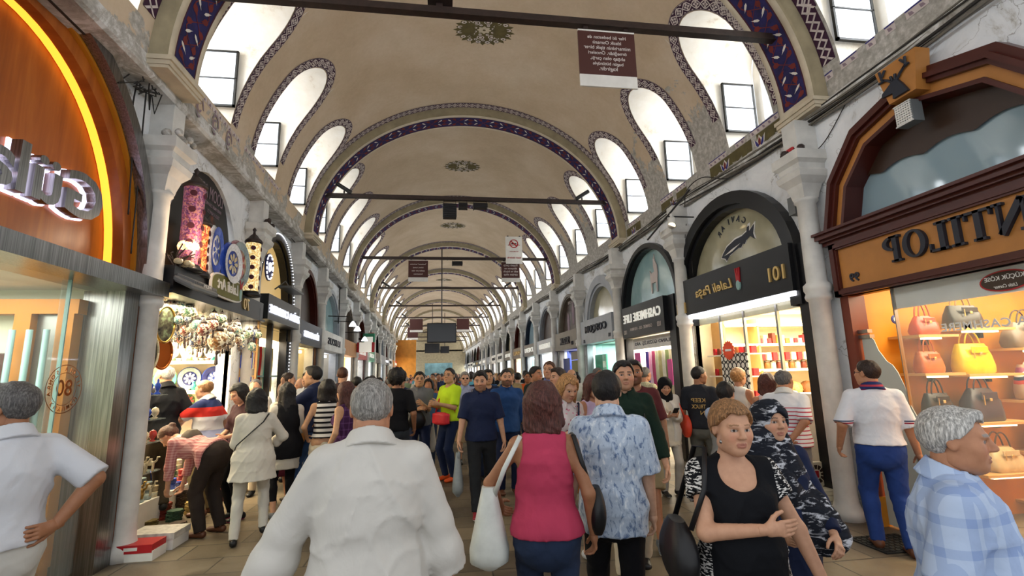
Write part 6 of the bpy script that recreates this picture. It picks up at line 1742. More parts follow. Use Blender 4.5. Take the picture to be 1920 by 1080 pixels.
    b = MB(); b.box(-4.6, -3.95, 7.2, 8.3, .3, .62); tag(recenter(b.build('display_step', 'shelf_white')), 'raised cream step behind the low white plinth', 'plinth')
    cst = {}
    def coaster(m, r=.085):
        b = MB(); n = 24; o_ = [(r * (1 + .09 * math.cos(8 * 2 * math.pi * i / n)) * math.cos(2 * math.pi * i / n), r * (1 + .09 * math.cos(8 * 2 * math.pi * i / n)) * math.sin(2 * math.pi * i / n)) for i in range(n)]
        b.prism(o_, lambda u, v, t_: (u, v, t_), 0, .013); return b.build('coaster', m)
    cm_ = [plain('coaster_%d' % i, c, .4, var=.4, scale=60) for i, c in enumerate(('#6a5a2e', '#2f4a3a', '#7a2a20', '#a08850', '#3a2f28'))]
    def stack(x, y, z0, n, i, lab):
        m = cm_[i % 5]
        if i % 5 not in cst: cst[i % 5] = coaster(m); src = cst[i % 5]; src.location = (x, y, z0); tag(src, 'wavy edged ceramic coaster in the stacks on the floor', 'coaster', 'ceramic coasters in stacks'); k0 = 1
        else: src = cst[i % 5]; k0 = 0
        for k in range(k0, n):
            o = src.copy(); COL.objects.link(o); o.location = (x + random.uniform(-.008, .008), y + random.uniform(-.008, .008), z0 + k * .014); o.rotation_euler = (0, 0, random.uniform(0, 1)); tag(o, 'wavy edged ceramic coaster in the stacks on the floor', 'coaster', 'ceramic coasters in stacks')
    i = 0
    for (x, y, z0, n) in ((-3.5, 6.75, 0, 5), (-3.32, 6.95, 0, 9), (-3.5, 7.05, 0, 14), (-3.25, 7.25, 0, 11), (-3.45, 7.4, 0, 20), (-3.2, 7.55, 0, 6), (-3.42, 7.75, 0, 24), (-3.18, 7.9, 0, 12), (-3.35, 8.15, 0, 18), (-3.15, 6.7, 0, 3)):
        stack(x, y, z0, n, i, ''); i += 1
    bx = {}
    random.seed(21)
    for r_ in range(5):
        for c_ in range(12):
            x = -3.58 - r_ * .14; y = 6.5 + c_ * .14
            if x < -3.95 and y > 7.15: z = .62
            else: z = .3
            k = random.choice(('glaze_red', 'glaze_turq', 'glaze_green', 'glaze_cream', 'glaze_blue', 'glaze_grey', 'glaze_navy'))
            for lv in range(random.choice((1, 2, 3, 4))):
                if k not in bx:
                    b = MB(); b.smooth = True; b.lathe([(.05, 0), (.056, .01), (.056, .05), (.058, .052), (.058, .06), (.05, .066), (.001, .07)], (0, 0, 0), 14); bx[k] = b.build('trinket_box', k); o = bx[k]
                else: o = bx[k].copy(); COL.objects.link(o)
                o.location = (x, y, z + lv * .071); tag(o, 'round glazed trinket box stacked on the white plinth', 'box', 'trinket boxes on the plinth')
    area('jamb_fill', (-3.35, 6.2, 2.6), (0, 0, 0), .4, .5, 50, (1, .88, .6))  # added fill without a fixture, brightens the dark near jamb
    area('ledge_fill', (-3.05, 7.3, 2.62), (0, 0, 0), .5, 2.4, 28, (1, .86, .6))  # added fill below the ledge, lifts the goods and pavement in front
    # copper pots at the back
    for i in range(4):
        b = MB(); b.smooth = True; b.lathe([(.05, 0), (.08, .05), (.07, .13), (.03, .18), (.02, .24), (.03, .26), (.001, .32)], (-4.3 + i * .17, 8.15, .62), 12); tag(recenter(b.build('brass_pot', 'brass')), 'spouted brass pot on the raised cream step', 'pot', 'brass pots on the step')
    for i, (x, z, w_, h_, m) in enumerate(((-4.35, .75, .3, .2, 'red_plastic'), (-4.0, .75, .22, .1, 'glaze_blue'), (-3.75, .75, .18, .16, 'red_plastic'), (-4.35, .95, .28, .08, 'glaze_cream'))):
        b = MB(); b.bbox((x, yb - .4, z + h_ / 2), (w_, .2, h_), .006); tag(recenter(b.build('gift_box', m)), ['orange-red gift box at the left under the plates', 'flat blue gift box between the red ones', 'small red gift box to the right of the blue one', 'thin cream gift box lying on the orange-red one'][i], 'box')
    b = MB(); b.box(-4.7, -3.6, yb - .62, yb - .3, .7, .75); tag(b.build('low_shelf', 'oak_light'), 'wooden low shelf carrying gift boxes under the plates', 'shelf')
    # the boxes at the pavement
    c = thing('gift_box', 'flat red-topped white box lying in front of the others on the pavement', 'box', (-3.0, 5.66, 0), .03)
    b = MB(); b.box(-3.2, -2.79, 5.5, 5.74, 0, .09); b.build('box_base', 'white_paint', c); b = MB(); b.box(-3.19, -2.8, 5.495, 5.745, .075, .15); lid = b.build('box_lid', 'red_plastic', c)
    b = MB(); b.box(-3.05, -2.93, 5.493, 5.495, .1, .13); b.build('printed_label', 'white_paint', lid)
    c = thing('gift_box', 'white box with faint print behind the red-topped box', 'box', (-3.0, 5.95, 0))
    b = MB(); b.box(-3.2, -2.76, 5.8, 6.12, 0, .15); b.build('box_base', 'white_paint', c); b = MB(); b.box(-3.21, -2.75, 5.79, 6.13, .1, .165); b.build('box_lid', plain('box_print', '#c9c5bd', .5, var=.25, scale=18), c)
    # rack of necklaces at the far end of the shop
    t_ = thing('necklace_rack', 'wooden rack of hanging bead necklaces at the far end of the ceramics shop', 'rack', (-3.3, 8.75, 0))
    b = MB(); b.box(-3.36, -3.34, 8.66, 8.9, 0, 2.6); b.box(-3.1, -3.07, 8.62, 8.66, 0, 2.66)
    for z in (1.35, 1.75, 2.15, 2.5): b.box(-3.34, -3.1, 8.64, 8.67, z, z + .02)
    b.build('rack_frame', 'oak_light', t_)
    b = MB(); random.seed(2)
    for z in (1.35, 1.75, 2.15, 2.5):
        for i in range(11):
            x = -3.33 + i * .022; b.cur = i % 4; b.box(x, x + .012, 8.62, 8.64, z - .28 + .05 * random.random(), z)
    o = b.build('necklaces', ['glaze_blue', 'glaze_cream', 'glaze_red', 'glaze_grey'], t_); o['kind'] = 'stuff'

def shop_black():
    f = PR(-1)
    t, sb = front(-1, 'black arched shopfront edged with small bulbs and white lit lettering', 10.05, 1.2, 3.1, 1.5, None, 'sign_black', 'cream_lit', (2.75, 3.2, 'sign_black', 8.95, 11.05), .12, .14, .3)
    b = MB(); wtext(b, -1, 'ZAİDA CASHMERE', 11.0, 2.87, .2, 2.0, .31, .008, .02, 0, 1.15); b.build('lettering', 'letter_lit', sb)
    b = MB(); b.smooth = False
    for y, z in arch_pts(10.05, 1.18, 3.1, 1.48, 60): b.ball(f(y, z, .13), .012, 6, 4)
    for i in range(40): b.ball(f(11.2, .3 + i * .07, .1), .012, 6, 4)
    b.build('bulb_string', 'glow_white', t)
    b = MB(); n = 24; slab(b, -1, [(9.75 + .22 * math.cos(a), 3.85 + .27 * math.sin(a)) for a in np.linspace(0, 2 * math.pi, n, endpoint=False)], .0, .03); r = b.build('round_sign', 'glaze_navy', t)
    b = MB(); ring_ = [(9.75 + .19 * math.cos(a), 3.85 + .24 * math.sin(a)) for a in np.linspace(0, 2 * math.pi, 32)]
    for (y, z), (y2, z2) in zip(ring_[:-1:2], ring_[1::2]): b.tube([f(y, z, .035), f(y2, z2, .035)], .012, 5)
    b.lathe([(.001, 0), (.05, .06), (.03, .12), (.05, .16), (.001, .2)], f(9.75, 3.75, .03), 8); b.build('round_sign_print', 'glow_white', r)
    b = MB(); rect(b, -1, 9.6, 10.5, 3.42, 3.46, .25, .5); b.tube([f(9.9, 3.44, .1), f(9.9, 3.6, .3), f(9.9, 3.44, .4)], .015, 6); b.build('awning_lamp', 'glass_frame', t)
    b = MB()
    for y in (8.95, 10.1, 11.15): b = MB(); rect(b, -1, y - .04, y + .04, 0, 2.75, -.05, .05); b.build('door_post', 'black_metal', t)
    shop_room(-1, 8.9, 11.2, 2.0, 'shelf_white', 'shelf_white', 2.7, 150, (1, .87, .66))
    random.seed(31); cols = ['#c8302c', '#d8cfb8', '#6fae9a', '#e6e0d2', '#b5322c', '#c9b58a', '#3a2a28', '#a8c0a8']
    for i in range(14):
        m = MAT.get('textile_%d' % (i % 8)) or cloth('textile_%d' % (i % 8), cols[i % 8], .2)
        y = 9.1 + i * .145; b = MB(); b.smooth = True
        rows = [[f(y + .06 * s_, 2.35 - .9 * q, -.2 + .02 * math.sin(9 * s_ + q * 4)) for s_ in np.linspace(-1, 1, 9)] for q in np.linspace(0, 1, 6)]
        b.grid(rows); b.grid([[(p[0] - .02, p[1], p[2]) for p in r] for r in rows]); tag(b.build('hanging_scarf', m), 'shawl hanging inside the black arched shop, one of a row', 'scarf', 'shawls in the black arched shop')
    for i in range(6):
        b = MB(); b.bbox(f(9.3 + i * .3, 1.2, -.3), (.25, .22, .1), .02); tag(recenter(b.build('folded_textile', MAT['textile_%d' % ((i * 3) % 8)])), 'folded shawl on the inner shelf of the black arched shop', 'textile', 'folded shawls'); 
    b = MB(); rect(b, -1, 9.0, 11.1, 1.1, 1.15, -.5, -.1); rect(b, -1, 9.0, 11.1, 1.75, 1.78, -.4, -.1); tag(b.build('glass_shelf', 'teal_panel'), 'pale shelf carrying folded shawls in the black arched shop', 'shelf')
shopmats()
n_ = NT('cream_lit', .3); n_.color('#cfae72'); n_.emit('#e8c27c', .35)
# walls: (side, from, to, centre, half width, spring, rise)
for a in ((1, 2.08, 5.25, 3.75, 1.3, 2.9, 1.55), (1, 5.25, 8.43, 7.12, 1.5, 3.1, 1.36), (1, 8.43, 11.6, 10.15, 1.36, 3.1, 1.36), (1, 11.6, 14.78, 13.2, 1.32, 3.05, 1.32), (1, 14.78, 17.95, 16.4, 1.32, 3., 1.36),
          (-1, 5.62, 8.75, 7.1, 1.2, 2.9, 1.7), (-1, 8.75, 11.4, 10.05, 1.12, 3.1, 1.42)): wall_bay(*a)
wall_bay(-1, 1.6, 5.62, 3.85, 1.74, 2.75, 2.19, poly=lambda y: min(4.795, 2.75 + 2.19 * math.sqrt(max(0, 1 - ((y - 3.85) / 1.74) ** 2))))
wall_bay(1, -1.1, 2.08, .5, 1.2, 3., 1.3); wall_bay(-1, -1.1, 1.6, .2, 1.2, 3., 1.3)
shop_stag(); shop_sweets(); shop_cashmere(); shop_silver(); shop_brown(); shop_orange(); shop_lamps(); shop_black()
SPEC = {
 'R': [('sign_grey', 'brown_panel', 'sign_silver', 'shelf_white', 'sign_lit', 'glow_white', 'KAISERGOLD', 'silver sign shopfront with white lettering beyond the taupe one'),
       ('navy_frame', 'sky_glass', 'navy_frame', 'teal_panel', 'sign_lit', 'glow_cool', 'DERI', 'navy blue arched shopfront, fifth front from the black sweet shop'),
       ('mahogany', 'brown_panel', 'brown_panel', 'cream_box', 'gold_letter', 'glow_warm', 'HALI', 'brown arched shopfront just beyond the navy one'),
       ('sign_black', 'cream_glass', 'sign_black', 'shelf_white', 'sign_lit', 'glow_cool', 'SILVER', 'black arched shopfront two beyond the navy one'),
       ('sign_taupe', 'blue_plastic', 'white_paint', 'cream_box', 'letters_dark', 'glow_white', 'KILIM', 'shopfront with a blue arched window deep in the right row'),
       ('sign_silver', 'brown_panel', 'white_paint', 'red_plastic', 'letters_dark', 'glow_white', 'GOLD', 'shopfront with a white sign over red goods deep in the right row'),
       ('sign_black', 'teal_glass', 'sign_grey', 'shelf_white', 'sign_lit', 'glow_cool', '', 'last distant shopfront group of the right row'),],
 'L': [('mahogany', 'brown_panel', 'navy_frame', 'cream_box', 'letter_lit', 'glow_warm', 'BİZ & CARPETS', 'dark brown arched shopfront with a small blue lit sign'),
       ('sign_silver', 'teal_glass', 'white_paint', 'shelf_white', 'letters_dark', 'glow_white', 'LUKUS', 'white shopfront with a pale green arched window on the left row'),
       ('sign_taupe', 'brown_panel', 'tan_wood', 'oak_light', 'letters_dark', 'glow_warm', '', 'tan fronted shop hung with brown leather goods on the left row'),
       ('mahogany', 'brown_panel', 'red_plastic', 'cream_box', 'sign_lit', 'glow_white', 'TAX FREE', 'shopfront with a red and white sign on the left row'),
       ('sign_grey', 'cream_glass', 'green_plastic', 'shelf_white', 'sign_lit', 'glow_cool', 'ECZANE', 'shopfront with a green and white sign on the left row'),
       ('sign_black', 'brown_panel', 'sign_black', 'cream_box', 'gold_letter', 'glow_warm', '', 'dark shopfront hung with gold goods deep in the left row'),
       ('sign_grey', 'teal_glass', 'sign_grey', 'shelf_white', 'sign_lit', 'glow_white', '', 'pale shopfront deep in the left row')]}
ys = [17.95 + 3.175 * i for i in range(16)]
for i, (a, e) in enumerate(zip(ys[:-1], ys[1:])):
    sp = list(SPEC['R'][i % 7])
    if i >= 6: sp[7] = 'narrow arched shopfront far down the right row'
    wall_bay(1, a, e, (a + e) / 2, 1.3, 3., 1.3, seg=12); generic_front(1, a, e, i, sp)
    if i >= 6: [o for o in COL.objects if o.name.startswith('shopfront') and o.type == 'EMPTY'][-1]['group'] = 'far right shopfronts'
    if i < 8: goods_row(1, a, e, 1.25 + .0, i, ('vase', 'cloth', 'bowl')[i % 3]); goods_row(1, a, e, 1.75, i, ('cloth', 'bowl', 'vase')[i % 3])
ys = [11.4, 14.1, 17.4, 20.7, 24.3] + [27.5 + 3.175 * i for i in range(12)]
for i, (a, e) in enumerate(zip(ys[:-1], ys[1:])):
    sp = list(SPEC['L'][i % 7])
    if i >= 7: sp[7] = 'narrow arched shopfront far down the left row'
    wall_bay(-1, a, e, (a + e) / 2, (e - a) / 2 - .3, 3., 1.3, seg=12); generic_front(-1, a, e, i, sp)
    if i >= 7: [o for o in COL.objects if o.name.startswith('shopfront') and o.type == 'EMPTY'][-1]['group'] = 'far left shopfronts'
    if i < 8: goods_row(-1, a, e, 1.25, i, ('cloth', 'vase', 'bowl')[i % 3]); goods_row(-1, a, e, 1.75, i, ('bowl', 'cloth', 'vase')[i % 3])
for i in range(9):
    for sd in (1, -1):
        y = 20 + i * 6; f = PR(sd); area('shop_row_light', f(y, 2.3, -.5), (0, sd * math.radians(60), 0), 1.5, 4.5, 110, (1, .93, .8) if i % 2 else (.9, .97, 1))
# ---------------------------------------------------------------- things on the tie beams, cables, signs
def hang_sign(label, xc, y, zt, w_, h_, lines, strip=.16, mat='brown_sign', ink='paint_lace', bars=True, group=None):
    t = thing('hanging_sign', label, 'sign', (xc, y, zt - h_), 0, group)
    b = MB(); b.box(xc - w_ / 2, xc + w_ / 2, y - .012, y + .012, zt - h_ + strip, zt); b.mat(1); b.box(xc - w_ / 2, xc + w_ / 2, y - .011, y + .011, zt - h_, zt - h_ + strip); b.box(xc - w_ / 2, xc + w_ / 2, y - .016, y + .016, zt, zt + .02)
    b.build('panel', [mat, 'white_paint'], t)
    b = MB(); n = len(lines)
    if n:
        lh = (h_ - strip) / (n + 1.2)
        mx = max(len(l) for l in lines)
        for i, l in enumerate(lines):
            wl = w_ * .82 * len(l) / mx; z = zt - lh * (i + 1.35)
            put_text(b, l, lambda u, v, t_: (xc + wl / 2 - u, y - .016 - t_, z + v), wl, None, .012, 0, 1, .001, lh * .8)
        b.build('lettering', ink, t)
    b = MB()
    for s in (-.36, .36): b.box(xc + s * w_ - .03, xc + s * w_ + .03, y - .02, y + .02, zt + .02, max(zt + .06, 6.0 if abs(zt - 6) < .2 else zt + .06))
    b.build('hanger', 'beam_iron', t)
    return t
def flood(label, x, y, z, w_=.3, h_=.3, group=None):
    t = thing('floodlight', label, 'floodlight', (x, y, z), 0, group)
    b = MB(); b.bbox((x, y, z - h_ / 2 - .08), (w_, .2, h_), .015)
    for i in range(7): b.box(x - w_ / 2, x + w_ / 2, y - .125, y - .1, z - .1 - h_ * i / 7.5, z - .112 - h_ * i / 7.5)
    b.build('housing', 'black_metal', t); b = MB(); b.tube([(x - w_ * .45, y, z - .25), (x - w_ * .45, y, z + .0), (x + w_ * .45, y, z + .0), (x + w_ * .45, y, z - .25)], .012, 6); b.build('bracket', 'beam_iron', t)
    return t
def spot(label, x, y, z, dx, group=None):
    t = thing('spotlight', label, 'spotlight', (x, y, z), 0, group)
    b = MB(); b.tube([(x, y, z - .05), (x, y, z + .12)], .02, 6); b.build('stem', 'beam_iron', t)
    b = MB(); b.tube([(x - dx * .17, y - .05, z + .28), (x + dx * .17, y - .05, z + .06)], .05, 10); b.build('lamp_tube', 'black_metal', t)
    return t
def props():
    plain('brown_sign', '#4a2622', .5)
    B = BEAM; y = B[0][0]
    hang_sign('large brown information sign with seven mirror-written lines under the nearest beam', 2.03, y, 5.93, .74, .76, ['Her iki bedesten de', 'klasik Osmanlı', 'mimarisinin tipik birer', 'örneğidir. Önceleri', 'ahşap olan çarşı,', 'bugün bütünüyle', 'kagirdir.'])
    c = thing('beam_lamp', 'dark lamp box standing on the nearest tie beam', 'lamp', (-.05, y, 6.1))
    b = MB(); b.box(-.2, .1, y - .1, y + .1, 6.14, 6.36); b.build('housing', 'beam_iron', c); b = MB(); b.box(-.1, -.02, y - .03, y + .03, 6.08, 6.14); b.build('foot', 'beam_iron', c)
    b = MB(); b.lathe([(.001, 0), (.06, .0), (.07, -.02)], (-.05, y - .1, 6.25), 12, 'y'); b.build('lens', 'glaze_cream', c)
    y = B[1][0]
    flood('black ribbed double floodlight hanging from the second beam', .14, y, 5.97, .34, .36); flood('small black floodlight beside the double one on the second beam', .47, y, 6.0, .22, .14); flood('wide flat black floodlight right of the small one on the second beam', .9, y, 6.0, .36, .12)
    spot('black spotlight at the left end of the second beam', -2.4, y, 6.05, 1); spot('black spotlight at the right end of the second beam', 3.55, y, 6.05, -1)
    y = B[2][0]
    hang_sign('brown sign on the left half of the third beam', -.95, y, 5.95, .72, .8, ['"bedesten" teriminin', 'kökeni, kumaş', 'satılan yer olan', 'bezzazistan'])
    hang_sign('brown sign on the right half of the third beam', 2.53, y, 5.92, .7, .78, ['Kapalı çarşı', 'dünyanın en', 'eski ve büyük', 'çarşısı olup'])
    flood('small grey floodlight at the middle of the third beam', .5, y, 6.0, .4, .14)
    t = hang_sign('white no smoking sign hung above the right brown sign', 2.66, y - .12, 6.88, .64, 1.05, ['SİGARA İÇİLMEZ', 'NO SMOKING', 'kapalı alanlarda'], 0, 'white_paint', 'red_plastic')
    b = MB(); n = 28
    b.add([(2.66 + r * math.cos(a), y - .14, 6.62 + r * math.sin(a)) for r in (.17, .135) for a in np.linspace(0, 2 * math.pi, n, endpoint=False)], [(i, (i + 1) % n, n + (i + 1) % n, n + i) for i in range(n)])
    b.prism([(-.14, .1), (-.11, .13), (.14, -.1), (.11, -.13)], lambda u, v, q: (2.66 + u, y - .14 - q, 6.62 + v), 0, .003); b.mat(1); b.box(2.56, 2.76, y - .138, y - .134, 6.6, 6.64); b.build('ban_symbol', ['red_plastic', 'black_gloss'], t)
    y = B[3][0]
    spot('black spotlight left on the fourth beam', -2.85, y, 6.05, 1, 'spotlights on the far beams'); spot('black spotlight right on the fourth beam', 3.25, y, 6.05, -1)
    def tv(label, xc, y, z0, z1, w_, pole=True, group=None):
        t = thing('television', label, 'television', (xc, y, z0), 0, group); b = MB(); b.bbox((xc, y, (z0 + z1) / 2), (w_, .12, z1 - z0), .02); b.build('casing', 'black_metal', t)
        b = MB(); b.box(xc - w_ / 2 + .04, xc + w_ / 2 - .04, y - .066, y - .06, z0 + .06, z1 - .04); b.build('screen', 'black_gloss', t)
        if pole: b = MB(); b.tube([(xc, y, z1 - .05), (xc, y, 8.2 if y < 30 else 8.)], .03, 8); b.build('pole', 'beam_iron', t)
    tv('big black television hanging on a pole from the vault', -.1, y + .16, 3.3, 4.28, 1.45)
    hang_sign('brown sign seen left of the television pole', -2.05, 37.05, 5.95, .95, 1.0, ['xxxxxxxx', 'xxxxxxx', 'xxxxxxxxx'][:0]); hang_sign('brown sign seen right of the television pole', 1.45, 37.05, 5.95, .95, 1.0, [])
    tv('smaller black television below and behind the big one', -1.0, 43.3, 3.65, 4.5, 1.3); tv('smallest black television right of the lower one', .1, 49.6, 3.9, 4.6, .9)
    hang_sign('brown panel far down the left of the vault', -2.7, 43.35, 5.95, .9, 1.1, [], group=None)
    for k in range(4, 8):
        yy = B[k][0]
        for s in (-1, 1): spot('small dark spotlight on one of the far beams', cx(yy) + s * 2.9, yy, 6.05, -s, 'spotlights on the far beams')
    # cable bundles along both cornices
    for sd, X, dy0, lab in ((1, XR, 4.86, 'thick sagging bundle of grey and black cables along the right cornice'), (-1, XL, 4.92, 'thick sagging bundle of black cables along the left cornice')):
        t = thing('cable_bundle', lab, 'cables', PR(sd)(1, dy0, .1))
        random.seed(2)
        for i in range(9):
            b = MB(); pts = []
            for k in range(46):
                y = -1 + k * .8; s = abs(math.sin(math.pi * (y - 2.08) / 6.35)); 
                z = dy0 - .10 * s - .0025 * max(0, y - 5) + .018 * i + .03 * math.sin(y * 1.3 + i * 2) - .03
                pts.append(PR(sd)(y, z, .06 + .03 * math.sin(i * 1.7 + y * .7)))
            b.tube(pts, .011 if i % 3 else .018, 5); b.build('cable', 'cable_black' if (i % 2 or sd < 0) else 'cable_grey', t)
    def wire(label, pts, r=.008, m='cable_black'):
        b = MB(); b.smooth = True
        P_ = [np.array(p, float) for p in pts]; q = []
        for i in range(len(P_) - 1):
            p0, p1, p2, p3 = P_[max(i - 1, 0)], P_[i], P_[i + 1], P_[min(i + 2, len(P_) - 1)]
            for s in np.linspace(0, 1, 6, endpoint=False): q.append(.5 * ((2 * p1) + (-p0 + p2) * s + (2 * p0 - 5 * p1 + 4 * p2 - p3) * s * s + (-p0 + 3 * p1 - 3 * p2 + p3) * s ** 3))
        b.tube(q + [P_[-1]], r, 5); tag(b.build('cable', m), label, 'cable')
    f, g = PR(-1), PR(1)
    wire('black cable dropping beside the left white column from the junction clump', [f(5.2, 4.9, .1), f(5.3, 4.4, .05), f(5.33, 3.8, .05), f(5.3, 3.0, .08)])
    wire('second black cable running down left of the white column', [f(5.05, 4.8, .1), f(5.12, 4.5, .04), f(5.2, 4.0, .04), f(5.25, 3.4, .04)])
    wire('thin black wire hanging from the left vault edge', [f(5.75, 5.5, .2), f(5.8, 5.2, .25), f(5.7, 4.9, .12)], .006)
    wire('thin dark wire crossing the white wall beside the mahogany arch', [g(4.6, 4.75, .03), g(5.0, 4.45, .02), g(5.3, 4.3, .1), g(5.6, 4.2, .02)], .006)
    wire('looped black cable over the black sweet shop arch', [g(8.2, 4.75, .1), g(7.9, 4.95, .2), g(7.4, 4.98, .2), g(6.9, 4.75, .12), g(6.5, 4.7, .1)], .009)
    wire('black cable running down beside the second right column', [g(8.2, 4.4, .1), g(8.25, 4.1, .12), g(8.22, 3.8, .05), g(8.25, 3.4, .03)], .007)
    wire('dark conduit on the left wall beyond the black arched shop', [f(16.9, 4.7, .08), f(16.95, 4.2, .08), f(16.9, 3.5, .08)], .02)
    t = thing('junction_clump', 'black clump of junction boxes and looped wires on the left cornice', 'wiring', f(5.1, 4.9, .1)); random.seed(6)
    b = MB(); b.box(*sorted((f(5, 0, .05)[0], f(5, 0, .22)[0])), 4.95, 5.15, 5.0, 5.28); b.build('junction_box', 'cable_black', t)
    b = MB()
    for i in range(9):
        a = random.uniform(4.85, 5.3); b.tube([f(a, 5.0 + random.uniform(-.2, .2), .12), f(a + random.uniform(-.15, .15), 4.75 + random.uniform(-.1, .1), .2), f(a + random.uniform(-.2, .2), 4.6 + random.uniform(-.1, .15), .12), f(a + .1, 4.85, .08)], .007, 5)
    b.build('wire_loops', 'cable_black', t)
    # debris on capitals, small lamps
    for k, (yy, sd) in enumerate(((5.25, 1), (5.62, -1), (8.7, -1))):
        t = thing('rubble', ['dark rubble with a red scrap on the nearest right capital', 'broken dark plaster on the nearest left capital', 'dark nest of wires on the second left capital'][k], 'debris', PR(sd)(yy, 4.36, .3 if sd < 0 else .18)); b = MB(); b.smooth = True; random.seed(k)
        p = PR(sd)(yy, 4.36, .25)
        for i in range(9): b.ball((p[0] + random.uniform(-.12, .06) * sd, p[1] + random.uniform(-.2, .2), 4.38 + random.uniform(0, .05)), random.uniform(.03, .06), 7, 5)
        b.build('rubble_heap', 'cornice_grey' if k == 1 else 'beam_iron', t)
        if k == 0: b = MB(); b.bbox((p[0] - .02, p[1], 4.44), (.1, .12, .05), .01); b.build('red_scrap', 'red_plastic', t)
    for i, (yy, z) in enumerate(((15.6, 3.35), (18.5, 3.1), (16.6, 3.3))):
        t = thing('wall_spot', ['white spotlight over the pale green shop', 'white conical lamp hung from an arm on the left row', 'white spotlight beside the pale green shop spotlight'][i], 'lamp', f(yy, z, .7))
        b = MB(); b.tube([f(yy, z + .25, 0), f(yy, z + .22, .7), f(yy, z + .05, .75)], .015, 6); b.build('arm', 'cable_black', t); b = MB(); b.smooth = True; b.lathe([(.02, .08), (.07, .02), (.12, -.08), (.1, -.08)], f(yy, z, .75), 14); b.build('lamp_shade', 'glow_white', t)
    for i, (y_, z, m, n_, w_) in enumerate(((21.5, 3.2, 'green_plastic', 'Y', .5), (20.5, 2.9, 'red_plastic', '', .7), (22.3, 3.3, 'red_plastic', '', .25))):
        t = thing('projecting_sign', ['green and white lit box sign projecting from the left row', 'red and white fascia box projecting from the left row', 'tall narrow red sign beside the green one'][i], 'sign', f(y_, z, .6))
        p = f(y_, z, .55); b = MB(); b.bbox((p[0], p[1], z), (w_, .12, .7 if i != 1 else .4), .02); b.build('casing', m, t); b = MB(); b.tube([f(y_, z + .1, -.02), f(y_, z + .1, .5)], .02, 6); b.build('bracket', 'black_metal', t); b = MB(); b.box(p[0] - w_ * .35, p[0] + w_ * .35, p[1] - .065, p[1] - .06, z - .2, z + .2); b.build('face', 'sign_lit', t)
    # small things on the ground
    c = thing('book_stack', 'stack of pale flat stone slabs at the foot of the nearest right column', 'stack', (4.46, 5.62, 0)); 
    for i in range(4): b = MB(); b.bbox((4.46 + .01 * (i % 2), 5.62, .035 + i * .065), (.36 - .02 * i, .3, .06), .006); b.build('slab', 'cream_box', c)
    t = thing('carved_tile', 'cream tile with a round openwork rosette leaning on the slab stack', 'tile', (4.5, 5.66, .26)); b = MB(); b.bbox((4.5, 5.66, .41), (.26, .05, .28), .01); b.build('tile', 'cream_box', t)
    b = MB(); 
    for j in range(12):
        a = 2 * math.pi * j / 12; b.prism([(r * math.cos(a + s), r * math.sin(a + s)) for r, s in ((.06, -.18), (.11, -.2), (.11, .2), (.06, .18))], lambda u, v, q: (4.5 + u, 5.633 - q, .41 + v), 0, .004)
    b.mat(1); b.prism([(-.03, -.04), (.03, -.04), (.03, .04), (-.03, .04)], lambda u, v, q: (4.5 + u, 5.632 - q, .41 + v), 0, .004); b.build('rosette', ['brown_panel', 'red_plastic'], t)
    b = MB(); b.box(4.0, 4.55, 4.25, 4.7, 0, .012); 
    for i in range(9):
        for j in range(7): b.box(4.02 + i * .06, 4.06 + i * .06, 4.27 + j * .062, 4.31 + j * .062, .012, .018)
    tag(b.build('door_mat', 'rubber'), 'black studded rubber mat before the handbag shop door', 'mat')
props()
# ---------------------------------------------------------------- people
C_ = {}
def K(name, c, **k):
    if name not in C_: C_[name] = cloth('fabric_' + name, c, **k)
    return C_[name]
def T(mat, **k): d = dict(mat=mat); d.update(k); return d
def tr(mat, kind='trousers', **k): d = dict(kind=kind, mat=mat); d.update(k); return d
def shoe(mat, **k): d = dict(mat=mat, name='shoe'); d.update(k); return d
def wpt(P, p):      # body space -> world
    r = P['root']; a = r.rotation_euler[2]; c, s = math.cos(a), math.sin(a)
    return (r.location[0] + c * p[0] - s * p[1], r.location[1] + s * p[0] + c * p[1], r.location[2] + p[2])
def held(P, label, cat, name, builds, group=None):
    """a thing carried by a person, built in world space; builds = [(part, MB, material)]"""
    allv = np.concatenate([np.array(b.v) for _, b, _ in builds]); base = ((allv[:, 0].min() + allv[:, 0].max()) / 2, (allv[:, 1].min() + allv[:, 1].max()) / 2, allv[:, 2].min())
    t = thing(name, label, cat, base, 0, group)
    for nm, b, m in builds: b.build(nm, m, t)
    return t
def soft_bag(P, c, size, mat, label, strap=None, name='shoulder_bag', sm=None, droop=.25):
    """c, strap points in body space"""
    w_, d_, h_ = size; b = MB(); b.smooth = True; n = 20; rows = []
    for q in np.linspace(0, 1, 9):
        z = h_ * (.5 - q); k = min(1., 6 * q * (1 - q) + .5) if name == 'sling_bag' else ((math.sin(math.pi * (q * .84 + .08)) ** .55) * (.85 + .15 * q) if name not in ('tote_bag', 'carrier_bag') else (.3 + .75 * q) * min(1, (1 - q) * 5 + .25)); r = []
        for i in range(n + 1):
            a = 2 * math.pi * i / n
            r.append(wpt(P, (c[0] + math.copysign(abs(math.cos(a)) ** .7, math.cos(a)) * d_ / 2 * k, c[1] + math.copysign(abs(math.sin(a)) ** .7, math.sin(a)) * w_ / 2 * k * (1 + .05 * math.sin(5 * a + q * 9)), c[2] + z - droop * h_ * .0)))
        rows.append(r)
    b.grid(rows); b.add(rows[0][:-1], [tuple(range(n))]); b.add(rows[-1][:-1], [tuple(range(n))])
    bl = [('bag_body', b, mat)]
    if strap:
        s = MB(); s.smooth = True; s.tube([wpt(P, p) for p in strap], .013, 8, flat=.5); bl.append(('strap', s, sm or mat))
    return held(P, label, 'bag', name, bl)

